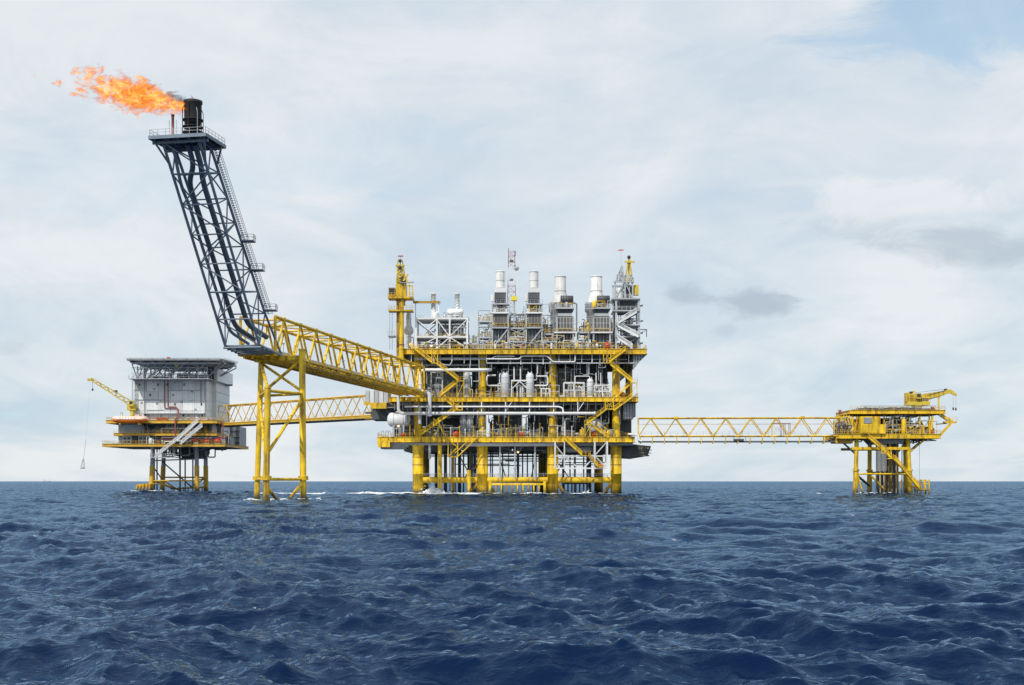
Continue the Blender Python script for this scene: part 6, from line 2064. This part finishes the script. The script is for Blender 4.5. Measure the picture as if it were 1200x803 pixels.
# crane of the quarters platform
yc = 506.0
qc = thing('pedestal_crane', 'yellow crane with raised boom reaching left from the far left platform', 'crane', A(152, 493, yc))
g = lambda u, v, d=0.0: A(u, v, yc) + Vector((0, d, 0))
tubep('pedestal', CRANE_Y, qc, g(152.5, 493, 3), g(152.5, 479, 3), 0.9, 14)
boxp('machinery_house', CRANE_Y, qc, g(147, 480.5, 1.8), g(157, 474, 4.6))
boxp('cab', CRANE_Y, qc, g(150, 476, 0.9), g(155.5, 469.5, 1.78))
boxp('cab_window', GLASS, qc, g(151, 473.5, 0.82), g(154.5, 470.3, 0.88))
b0, b1 = g(153.5, 474, 3.2), g(103.5, 443.5, 3.2)
db = (b1 - b0)
nb_ = 11
up_ = Vector((-db.z, 0, db.x)).normalized() * -1
for sy in (-0.8, 0.8):
    for su in (-0.75, 0.75):
        tubep('chord', CRANE_Y, qc, b0 + Vector((0, sy, 0)) + up_ * su * 1.2, b1 + Vector((0, sy * 0.5, 0)) + up_ * su * 0.6, 0.17, 6)
    mb = MB()
    for k in range(nb_):
        f1, f2 = k / nb_, (k + 1) / nb_
        w1, w2 = 0.9 - 0.45 * f1, 0.9 - 0.45 * f2
        o1, o2 = Vector((0, sy * (1 - 0.5 * f1), 0)), Vector((0, sy * (1 - 0.5 * f2), 0))
        sgn = 1 if k % 2 else -1
        mb.tube(b0 + db * f1 + o1 + up_ * w1 * sgn, b0 + db * f2 + o2 - up_ * w2 * sgn, 0.13, 5)
    mb.build('lacing', CRANE_Y, qc)
boxp('boom_winch', DARK, qc, b0 + db * 0.42 + up_ * 0.2 - Vector((0.5, 0.6, -0.5)), b0 + db * 0.42 + up_ * 0.2 + Vector((0.5, 0.6, 1.3)))
MB().beam(b1 - db.normalized() * 0.4, b1 - Vector((1.3, 0, 0.3)), 0.9, 0.9).build('boom_head', CRANE_Y, qc)
MB().path([g(155, 472, 3.2), g(156, 446, 3.2)], 0.1, 6).build('aerial', GREY, qc)
hb = thing('hook_block', 'small hook block hanging just below the tip of the left crane boom', 'hook', A(105.4, 457, yc + 3.2))
tubep('rope', DGREY, hb, g(105.2, 444.5, 3.2), g(105.4, 455, 3.2), 0.07, 4)
MB().lathe(g(105.4, 457.5, 3.2), [(0.12, 0), (0.4, 0.25), (0.4, 0.75), (0.15, 0.95)], 10).build('block', DARK, hb)
bk = thing('personnel_basket', 'conical net basket hanging on a long rope from the left crane', 'basket', A(94, 548, yc + 3.2))
tubep('rope', LGREY, bk, g(102.8, 444.5, 3.2), g(97.6, 515, 3.2), 0.022, 4)
tubep('rope', GREY, bk, g(97.6, 514.5, 3.2), g(94.6, 538, 3.2), 0.06, 4)
mb = MB()
cc = g(93.6, 548.4, 3.2)
for k in range(10):
    a = k * 2 * math.pi / 10
    mb.tube(cc + Vector((math.cos(a) * 0.85, math.sin(a) * 0.85, 0)), g(94.5, 538, 3.2) + Vector((math.cos(a) * 0.25, math.sin(a) * 0.25, 0)), 0.06, 4)
mb.build('net', LGREY, bk)
MB().lathe(cc - Vector((0, 0, 0.25)), [(0.7, 0), (0.95, 0.1), (0.95, 0.35), (0.7, 0.45)], 12).build('float_ring', LGREY, bk)

# white stair in front of the quarters platform, red fire riser, red drums
st = thing('stairway', 'long pale stair slanting down in front of the far left platform', 'stairs', q_(180, 535, -7))
flight(st, A(181, 536, 502.5), A(207, 515.5, 502.5), CLAD, 1.5)
flight(st, A(207, 516, 502.5), A(231, 494, 502.5), CLAD, 1.5)
flight(st, A(211, 520.5, 501.6), A(236, 499.5, 501.6), CLAD, 1.5)
boxp('landing', CLAD, st, A(205, 516.6, 502.3), A(212, 515.6, 504.3))
boxp('foot_platform', LGREY, st, A(176, 536.6, 502.3), A(206, 535.6, 502.3) + Vector((0, 5, 0)))
MB().rail([A(176, 535.6, 502.4), A(206, 535.6, 502.4)], 1.2, 2, 0.06).build('handrail', LGREY, st)
for u in (178, 204):
    MB().beam(A(u, 536, 505), A(u, 522, 505), 0.3, 0.3).build('hanger', LGREY, st)
fr_ = thing('fire_riser', 'red fire-water riser beside the pale stair on the far left platform', 'pipe', q_(206, 512, -5))
MB().path([A(205.5, 512, 504.2), A(205.5, 490.5, 504.2), A(209, 489, 504.2), A(209, 480, 508.8)], 0.32, 10).build('pipe', RUSTPIPE, fr_)
MB().path([A(261, 515, 504.6), A(261, 495, 504.6), A(258, 494.5, 504.6)], 0.26, 10).build('pipe', RUSTPIPE, fr_)
for k in range(3):
    rd = thing('red_drum', ('first', 'second', 'third')[k] + ' red drum from the left on the lowest deck of the far left platform', 'drum', q_(232 + k * 13, 520.5, -3.5), 'red drums on the far left platform')
    MB().lathe(q_(229 + k * 12.5, 517.4, -4.2), [(0.3, 0), (0.95, 0.15), (0.95, 2.3), (0.3, 2.5)], 14, 'x').build('shell', RED, rd)
    boxp('stand', GREY, rd, q_(229.5 + k * 12.5, 520.5, -4.8), q_(235.5 + k * 12.5, 519.2, -3.6))
for u0, u1, v, lab in ((187, 200, 491.6, 'low red bin row along the upper deck of the far left platform'),):
    rb2 = thing('red_bin', lab, 'bin', q_(u0 + 6, 493, -3))
    boxp('body', RED, rb2, q_(u0, 492.9, -4.2), q_(u1, 490.6, -3))
    boxp('lid', RUSTPIPE, rb2, q_(u0 - 0.3, 490.55, -4.3), q_(u1 + 0.3, 490.1, -2.9))

# ------------------------------------------------------------------ wellhead platform (right)
YW = 399.0
w_ = lambda u, v, d=0.0: A(u, v, YW) + Vector((0, d, 0))
wx = lambda u: w_(u, 0).x
wz = lambda v: w_(0, v).z
wp = thing('wellhead_platform', 'small yellow wellhead platform with a crane on the right', 'oil platform', w_(1040, 579, 8))
random.seed(71)
wd1 = deck(wp, wx(996), wx(1107), 398.5, 416, wz(480.6), 1.2, YEL, under=YELD, rails='fr', floor_mat=DGREY)
wd2 = deck(wp, wx(981), wx(1101), 398.0, 417, wz(508.5), 1.5, YEL, under=YELD, rails='fr', floor_mat=DGREY)
MB().beam(w_(999, 525.5, 1), w_(1066, 525.5, 1), 0.5, 0.85).build('sub_beam', YEL, wp)
MB().beam(w_(999, 525.5, 14), w_(1068, 525.5, 14), 0.5, 0.8).build('sub_beam', YELD, wp)
for u, d in ((1003.5, 1), (1002, 15)):
    pass
for ut, ub, d, rt in ((1004, 1002, 1.5, 0.66), (1019.2, 1018.8, 13.5, 0.66), (1064, 1067.5, 1.5, 0.62), (1060, 1063, 14, 0.62)):
    tp_ = A(ut, 512, YW + d)
    bt_ = A(ub, 580, YW + d)
    bt_.z = -4
    k = lambda z: at_z(bt_, tp_, z)
    tubep('leg', YEL, wp, k(wz(551)), tp_, rt, 16)
    tubep('leg', YEL, wp, bt_, k(wz(551)), rt + 0.14, 16)
    tubep('leg_collar', YEL, wp, k(wz(552.3)), k(wz(550)), rt + 0.38, 16)
for a, b, r, m in (((1005, 555.5, 1.5), (1066, 555.5, 1.5), 0.28, YEL), ((1019, 553.8, 13.5), (1062, 553.8, 13.5), 0.28, YELD), ((1005, 557, 1.5), (1012, 580, 1.5), 0.3, YEL), ((1021, 558, 6), (1043, 580, 6), 0.33, YEL),
                   ((1004, 557, 1.5), (1018.5, 569, 12), 0.4, DGREY), ((1003.5, 533, 1.5), (988, 519, 1.5), 0.3, DGREY), ((1064.5, 531, 1.5), (1084, 515, 1.5), 0.28, YEL), ((1051, 531, 8), (1062, 519, 8), 0.3, YELD), ((1062, 532, 14), (1078, 518, 14), 0.25, DGREY)):
    tubep('brace', m, wp, A(a[0], a[1], YW + a[2]), A(b[0], b[1], YW + b[2]), r, 10)
# conductors
for k in range(16):
    u = 1027 + k * 1.55
    p = A(u, 560, YW + 5 + (k % 3) * 1.6)
    tubep('conductor', (DGREY, BROWN, YELD, TAN)[k % 4], wp, (p.x, p.y, -3), (p.x, p.y, wz(518)), 0.16 if k < 8 else 0.2, 8)
for k, (u, r, m) in enumerate(((1044, 0.42, YELD), (1048.0, 0.55, BROWN), (1051.5, 0.42, YELD), (1040.5, 0.35, BROWN), (1057, 0.14, DGREY), (1059, 0.12, DGREY))):
    p = A(u, 560, YW + 7 + (k % 2) * 1.5)
    tubep('conductor', m, wp, (p.x, p.y, -3), (p.x, p.y, wz(518)), r, 10)
for k in range(5):
    p = A(1028 + k * 5.4, 570, YW + 9)
    tubep('conductor', BROWN, wp, (p.x, p.y, -3), (p.x, p.y, wz(552)), 0.5, 10)
for u, v0 in ((1057, 562), (1072.5, 560)):
    tubep('fender', YELD, wp, w_(u, 590, 0.4), w_(u, v0, 0.4), 0.28, 8)
# struts of the overhang at right
for a, b, r in (((1103, 486), (1116, 494), 0.38), ((1116, 494.6), (1101, 511), 0.36), ((1093, 488), (1091, 508), 0.34), ((1000, 488), (997, 508), 0.3), ((1005, 488), (1002, 508), 0.26)):
    MB().beam(w_(*a, 0.2), w_(*b, 0.2), r * 1.8, r * 1.8).build('strut', YEL, wp)
for a, b in (((1096, 482), (1114, 494)), ((1099, 497), (1112, 496))):
    tubep('strut', YELD, wp, w_(*a, 2), w_(*b, 2), 0.15, 8)
f_ = boxp('balcony', YEL, wp, w_(1108, 495.6, 0), w_(1121.5, 493.8, 2.5))
MB().rail([w_(1108, 493.8, 0), w_(1121.5, 493.8, 0)], 1.3, 1.3, 0.05).build('handrail', YEL, f_)
for u in (1037, 1079, 1090):
    MB().beam(w_(u, 487, 0.9), w_(u, 508.5, 0.9), 0.36, 0.36).build('post', YEL, wp)
# equipment between the decks
clutter(wd2, wx(1037), wx(1078), wz(508.5), wz(486), 399, 405, 80, ((LGREY, 3), (TAN, 2), (YEL, 3), (GREY, 2), (WHITE, 1), (DGREY, 2), (YELD, 2)), 0.8)
clutter(wd2, wx(1037), wx(1090), wz(508.5), wz(488), 406, 414, 40, DARK_MIX, 1.0)
clutter(wd2, wx(1080), wx(1098), wz(508.5), wz(492), 399, 406, 26, ((LGREY, 3), (YEL, 2), (GREY, 2), (DGREY, 2)), 0.7)
clutter(wd2, wx(982), wx(1006), wz(508.5), wz(489), 397.9, 406, 60, ((YEL, 4), (TAN, 3), (GREY, 2), (DGREY, 3), (YELD, 3)), 0.9)
for v in (491.5, 497.5, 503):
    MB().beam(w_(1038, v, 1.2), w_(1066, v, 1.2), 0.25, 0.4).build('pipe_rack', YELD, wd2)
for v, r, m in ((493.5, 0.3, LGREY), (499.5, 0.36, SILVER), (505, 0.4, TAN)):
    MB().tube(w_(1040, v, 2.2), w_(1072, v, 2.2), r, 10).build('pipe', m, wd2)
boxp('infill_box', DGREY, wd2, w_(1036, 508.4, 9), w_(1074, 489, 9) + Vector((0, 6, 0)))
boxp('infill_box', DARK, wd2, w_(1012, 508.4, 5), w_(1034, 489, 5) + Vector((0, 8, 0)))
# grey grating and boxes on the roof
clutter(wd1, wx(1008), wx(1045), wz(480.6), wz(476.5), 400, 412, 22, ((GREY, 3), (DGREY, 3), (LGREY, 2), (YELD, 1)), 0.6, (1, 4, 3, 1, 4, 3, 0))
for k in range(5):
    boxp('hatch', (GREY, DGREY)[k % 2], wd1, w_(1047 + k * 7, 480.5, 2), w_(1053.6 + k * 7, 476.2 + (k % 2), 2) + Vector((0, 5, 0)))
MB().rail([w_(1009, 478.4, 0.4), w_(1097, 478.4, 0.4)], 0.8, 1.5, 0.06).build('handrail', GREY, wd1)
boxp('toe_board', DGREY, wd1, w_(1008, 480.4, 0.9), w_(1097, 478.6, 1.0))
# under-deck drums and pipes
for k in range(26):
    x, y = rnd(wx(984), wx(1090)), rnd(400, 412)
    z = wz(514) - rnd(0.3, 1.6)
    MB().path([(x, y, wz(513)), (x, y, z), (x + rnd(-4, 4), y, z), (x + rnd(-4, 4), y, wz(513))], rnd(0.1, 0.24), 6).build('pipe', pick((DGREY, 2), (YELD, 2), (GREY, 1)), wd2)
MB().prism([(wx(1024), wz(514)), (wx(1062), wz(514)), (wx(1060), wz(520)), (wx(1030), wz(520))], 400.5, 412, 'y').build('drip_tray', GREY, wd2)
for k in range(6):
    boxp('fascia_panel', YEL, wd2, w_(1036 + k * 5, 513.6, -1.35), w_(1040.6 + k * 5, 509.4, -1.25))
# loops of hose at the bridge end
for k in range(3):
    u = 981 + k * 3.0
    MB().path([w_(u, 511, -0.4 - k * 0.2), w_(u - 1, 494.5 + k, -0.4 - k * 0.2), w_(u + 7, 494.5 + k, -0.4 - k * 0.2), w_(u + 6, 505, -0.4 - k * 0.2)], 0.13, 6, bend=1.0).build('hose', (DGREY, RUSTPIPE, GREY)[k], wp)
for k in range(4):
    MB().beam(w_(989 + k * 3.2, 487, 0.3), w_(993 + k * 3.2, 499, 0.3), 0.3, 0.3).build('inclined_strut', YEL, wp)
boxp('bridge_seat', YELD, wp, w_(979.5, 519.5, 0.5), w_(1000, 513.8, 0.5) + Vector((0, 6, 0)))

eb_ = thing('equipment_house', 'bright yellow stepped equipment box with a grey louvre on the right platform', 'equipment box', w_(1021, 509, 0))
MB().prism([(wx(1006.5), wz(508.4)), (wx(1035.5), wz(508.4)), (wx(1035.5), wz(497.5)), (wx(1029.5), wz(497.5)), (wx(1029.5), wz(488.4)), (wx(1006.5), wz(488.4))], 397.0, 402.5, 'y').build('shell', YEL, eb_)
lv = boxp('louvre', GREY, eb_, w_(1010.2, 496.6, -2.12), w_(1019.4, 489.6, -2.02))
for k in range(6):
    boxp('slat', LGREY, lv, w_(1010.6, 496.2 - k * 1.1, -2.22), w_(1019.0, 495.6 - k * 1.1, -2.125))
boxp('panel', YEL, eb_, w_(1020.6, 507.5, -2.1), w_(1028.6, 491, -2.02))
boxp('panel', YEL, eb_, w_(1007.2, 507.5, -2.1), w_(1019.6, 498.5, -2.02))

# crane of the wellhead platform
wc = thing('pedestal_crane', 'yellow knuckle crane with its boom resting on a post on the right platform roof', 'crane', w_(1075, 481, 8))
g = lambda u, v, d=0.0: A(u, v, 405.0) + Vector((0, d, 0))
MB().lathe(g(1075, 481), [(1.3, 0), (1.3, 1.0), (1.9, 1.3), (1.9, 1.7)], 18).build('pedestal', CRANE_Y, wc)
boxp('turntable', CRANE_Y, wc, g(1062, 475.2, -1.8), g(1088, 471.2, 2.4))
boxp('machinery_house', CRANE_Y, wc, g(1063, 471.1, -1.6), g(1076, 462, 2.2))
boxp('counterweight', YEL, wc, g(1061.5, 471.0, -1.2), g(1064.5, 460.5, 1.8))
boxp('engine_cover', CRANE_Y, wc, g(1076.5, 471.1, -1.7), g(1086.5, 466, 1.6))
boxp('exhaust', DARK, wc, g(1066, 461.9, -0.5), g(1070.5, 459, 0.6))
boxp('cab', CRANE_Y, wc, g(1071, 468, -2.6), g(1076.5, 461.5, -1.62))
boxp('cab_window', GLASS, wc, g(1071.6, 466, -2.68), g(1075.9, 462.3, -2.62))
def taper(p, q, w0, h0, w1, h1):
    d = (q - p).normalized()
    a = d.cross(Vector((0, 0, 1))).normalized()
    b = a.cross(d)
    vs = []
    for e, w, h in ((p, w0, h0), (q, w1, h1)):
        for sa_, sb_ in ((-1, -1), (1, -1), (1, 1), (-1, 1)):
            vs.append(e + a * (w / 2 * sa_) + b * (h / 2 * sb_))
    mb = MB()
    mb._add(vs, [(3, 2, 1, 0), (4, 5, 6, 7), (0, 1, 5, 4), (1, 2, 6, 5), (2, 3, 7, 6), (3, 0, 4, 7)])
    return mb
bm = taper(g(1079, 466, -0.4), g(1108, 460.2, -0.4), 1.3, 1.9, 0.9, 1.2).build('boom', CRANE_Y, wc)
taper(g(1107.6, 459.4, -0.4), g(1114, 458.9, -0.4), 0.9, 1.3, 0.9, 1.2).build('knuckle', CRANE_Y, wc)
taper(g(1113.6, 459.0, -0.4), g(1120.5, 463.4, -0.4), 0.8, 1.1, 0.5, 0.6).build('jib', CRANE_Y, wc)
taper(g(1086, 468.5, -0.4), g(1106, 462.6, -0.4), 0.4, 0.4, 0.35, 0.35).build('ram', GREY, wc)
boxp('sheave', DARK, wc, g(1106.5, 457.6, -0.8), g(1109.2, 455.8, 0.2))
MB().beam(A(1100, 480.6, 404.5), A(1100, 465.2, 404.5), 0.45, 0.45).build('rest_post', CRANE_Y, wc)
MB().beam(A(1098, 465.6, 404.5), A(1102, 465.6, 404.5), 0.6, 0.3).build('rest_saddle', CRANE_Y, wc)
for u, v0, v1, lab in ((1116.5, 460.5, 477.5, 'left small hook hanging from the crane jib on the right platform'), (1119.6, 463.4, 478, 'right small hook hanging from the crane jib on the right platform')):
    hk = thing('crane_hook', lab, 'hook', g(u, v1 + 3, -0.4), 'crane hooks')
    tubep('rope', GREY, hk, g(u, v0, -0.4), g(u, v1, -0.4), 0.035, 4)
    MB().lathe(g(u, v1 + 3.4, -0.4), [(0.08, 0), (0.26, 0.2), (0.26, 0.7), (0.1, 0.95)], 8).build('block', DARK, hk)
for k in range(4):
    boxp('vent_grille', DGREY, wc, g(1077.2 + k * 2.3, 470.2, -1.78), g(1078.9 + k * 2.3, 467.2, -1.71))
boxp('access_door', YELD, wc, g(1064.8, 470.6, -1.68), g(1068.6, 463.6, -1.61))
MB().rail([g(1062, 471.1, -1.75), g(1088, 471.1, -1.75)], 1.1, 1.1, 0.05).build('handrail', YELD, wc)
for v_ in (0.0, 0.35):
    MB().tube(g(1070, 460.5, v_ - 0.4), g(1108, 456.4, v_ - 0.4), 0.05, 4).build('hoist_rope', DARK, wc)
MB().beam(g(1069, 462, -0.4), g(1071.5, 458, -0.4), 0.9, 0.4).build('gantry', CRANE_Y, wc)
for k in range(5):
    q0 = g(1079, 466, -0.4).lerp(g(1108, 460.2, -0.4), 0.16 + k * 0.18)
    boxp('boom_band', YELD, wc, q0 - Vector((0.12, 0.72 - k * 0.04, 0.98 - k * 0.07)), q0 + Vector((0.12, 0.72 - k * 0.04, 0.98 - k * 0.07)))
MB().path([g(1085, 463.5, -1.2), g(1095, 461.0, -1.1), g(1106, 458.0, -0.95)], 0.07, 6).build('hydraulic_hose', DARK, wc)
# red fire boxes
for u, v0, v1, d, lab in ((984, 484.5, 480.6, -0.6, 'red fire box at the left end of the right platform beside the footbridge'), (1093, 480.4, 477, -0.2, 'red fire box on the roof edge of the right platform'), (1092, 508.2, 503.5, -0.3, 'red fire box on the lower deck of the right platform')):
    fb_ = thing('fire_box', lab, 'fire box', w_(u, v0, d), 'red fire boxes')
    boxp('case', RED, fb_, w_(u - 1.5, v0, d), w_(u + 1.5, v1, d + 0.7))
    boxp('door', RUSTPIPE, fb_, w_(u - 1.1, v0 - 0.5, d - 0.05), w_(u + 1.1, v1 + 0.5, d - 0.01))
MB().beam(w_(984, 489, 0.3), w_(984, 484.4, 0.3), 0.5, 0.4).build('stand', YEL, bpy.data.objects['fire_box'])
MB().beam(w_(980, 489, 0.4), w_(997, 488.4, 0.4), 0.4, 0.4).build('edge_rail', YEL, wp)
# its stair and landing
st = thing('stairway', 'long straight yellow stair descending to the water on the right platform', 'stairs', w_(1045, 540, -1))
flight(st, w_(1035, 530, -2.6), w_(1015, 512.5, -2.6), YEL, 1.2)
landing(st, 1033, 1038, 530.5, YW - 2.6, YEL)
flight(st, w_(1042, 537.5, -2.6), w_(1036.5, 531, -2.6), YEL, 1.2)
landing(st, 1041, 1047, 537, YW - 2.6, YEL)
flight(st, w_(1076, 573.5, -2.6), w_(1046, 538, -2.6), YEL, 1.2)
for u in (1034, 1044):
    MB().beam(w_(u, 530 if u < 1040 else 537, -1.3), w_(u, 520, 1.4), 0.2, 0.2).build('hanger', YEL, st)
bl4 = thing('boat_landing', 'small yellow caged boat landing at the foot of the right platform', 'boat landing', w_(1080, 578, -1))
for d in (-2.8, 0.6):
    for u in (1075.5, 1080, 1085.5):
        tubep('post', YEL, bl4, w_(u, 590, d), w_(u, 562, d), 0.2, 8)
    for v in (563, 567, 573.5):
        MB().beam(w_(1074, v, d), w_(1086.3, v, d), 0.22, 0.3).build('rail', YEL, bl4)
boxp('floor', YELD, bl4, w_(1074, 575, -2.7), w_(1086, 574, 0.5))
MB().tube(w_(1067.5, 571, 1.2), w_(1076, 571, 0.4), 0.25, 8).build('arm', YEL, bl4)
for u in (1070, 1081):
    tl = thing('drop_line', ('thin dark line hanging', 'second thin dark line hanging')[u > 1075] + ' from the right platform deck to the sea', 'rope', w_(u, 560, 3), 'drop lines')
    tubep('rope', GREY, tl, w_(u, 513, 3), (wx(u), YW + 3, 0.3), 0.05, 4)

# ------------------------------------------------------------------ far ship and spray
YSH = 9000.0
sh = thing('distant_ship', 'tiny grey ship on the horizon at the far left', 'ship', A(54, 564.5, YSH))
x0, x1 = A(49, 0, YSH).x, A(59, 0, YSH).x
MB().prism([(x0 + 3, 0.0), (x1 - 4, 0.0), (x1, 4.5), (x0, 3.6)], YSH, YSH + 9, 'y').build('hull', GREY, sh)
boxp('wheelhouse', CLAD, sh, (x0 + 8, YSH + 1, 3.6), (x0 + 22, YSH + 8, 11))
MB().tube((x0 + 15, YSH + 4, 11), (x0 + 15, YSH + 4, 19), 0.8, 8).build('mast', GREY, sh)

random.seed(90)
sp = bmesh.new()
def drops(cx, cy, w, h, n, rmin, rmax):
    for _ in range(n):
        f = abs(random.gauss(0, 0.42))
        x = cx + random.gauss(0, w) * (1 - 0.45 * min(1, f))
        z = -0.3 + f * h
        r = rnd(rmin, rmax) * (1.25 - min(1, f) * 0.8)
        bmesh.ops.create_icosphere(sp, subdivisions=1, radius=1.0, matrix=Matrix.Translation((x, cy + random.gauss(0, 0.8), z)) @ Matrix.Diagonal((r * rnd(0.8, 2.0), r, r * rnd(0.6, 1.1), 1)))
drops(X(507), 403.2, 1.5, 3.0, 420, 0.05, 0.30)
drops(X(515), 402.8, 2.2, 1.3, 260, 0.05, 0.26)
drops(X(497), 402.6, 3.2, 0.9, 200, 0.05, 0.24)
drops(X(689), 404.5, 0.9, 1.4, 120, 0.05, 0.26)
drops(X(560), 402.6, 3.0, 0.6, 130, 0.05, 0.2)
# flecks of foam riding on the waves round the legs
for cx_, cy_, wx_, wy_, n_ in ((-27, 401, 7, 3, 520), (-43, 400, 11, 3.5, 420), (-12, 402, 7, 2.5, 360), (18, 403, 6, 2, 130), (3, 402.5, 9, 2, 140), (28, 404, 3, 1.6, 90), (105, 398, 7, 2, 70), (-50, 272, 5, 2.5, 60), (-141, 505, 7, 2.5, 90)):
    fx = np.array([random.gauss(cx_, wx_) for _ in range(n_)])
    fy = np.array([random.gauss(cy_, wy_) for _ in range(n_)])
    fz = sea_height(fx, fy, np.hypot(fx, fy))
    for x, y, z, ox, oy in zip(fx, fy, fz[0], fz[1], fz[2]):
        r = rnd(0.10, 0.38)
        bmesh.ops.create_icosphere(sp, subdivisions=1, radius=1.0, matrix=Matrix.Translation((x + ox, y + oy, z + 0.03)) @ Matrix.Diagonal((r * rnd(1.2, 3.2), r * 1.4, r * rnd(0.25, 0.55), 1)))
msp = bpy.data.meshes.new('sea_spray')
sp.to_mesh(msp)
sp.free()
for v in msp.vertices:
    v.co += noise.noise_vector(v.co * 3.0) * 0.10
so = bpy.data.objects.new('sea_spray', msp)
m = bpy.data.materials.new('white_water')
m.use_nodes = True
b = m.node_tree.nodes['Principled BSDF']
b.inputs['Base Color'].default_value = (0.82, 0.85, 0.87, 1)
b.inputs['Roughness'].default_value = 0.7
msp.materials.append(m)
COL.objects.link(so)
tag(so, 'white spray bursting where the swell hits the platform legs', 'spray', kind='stuff')
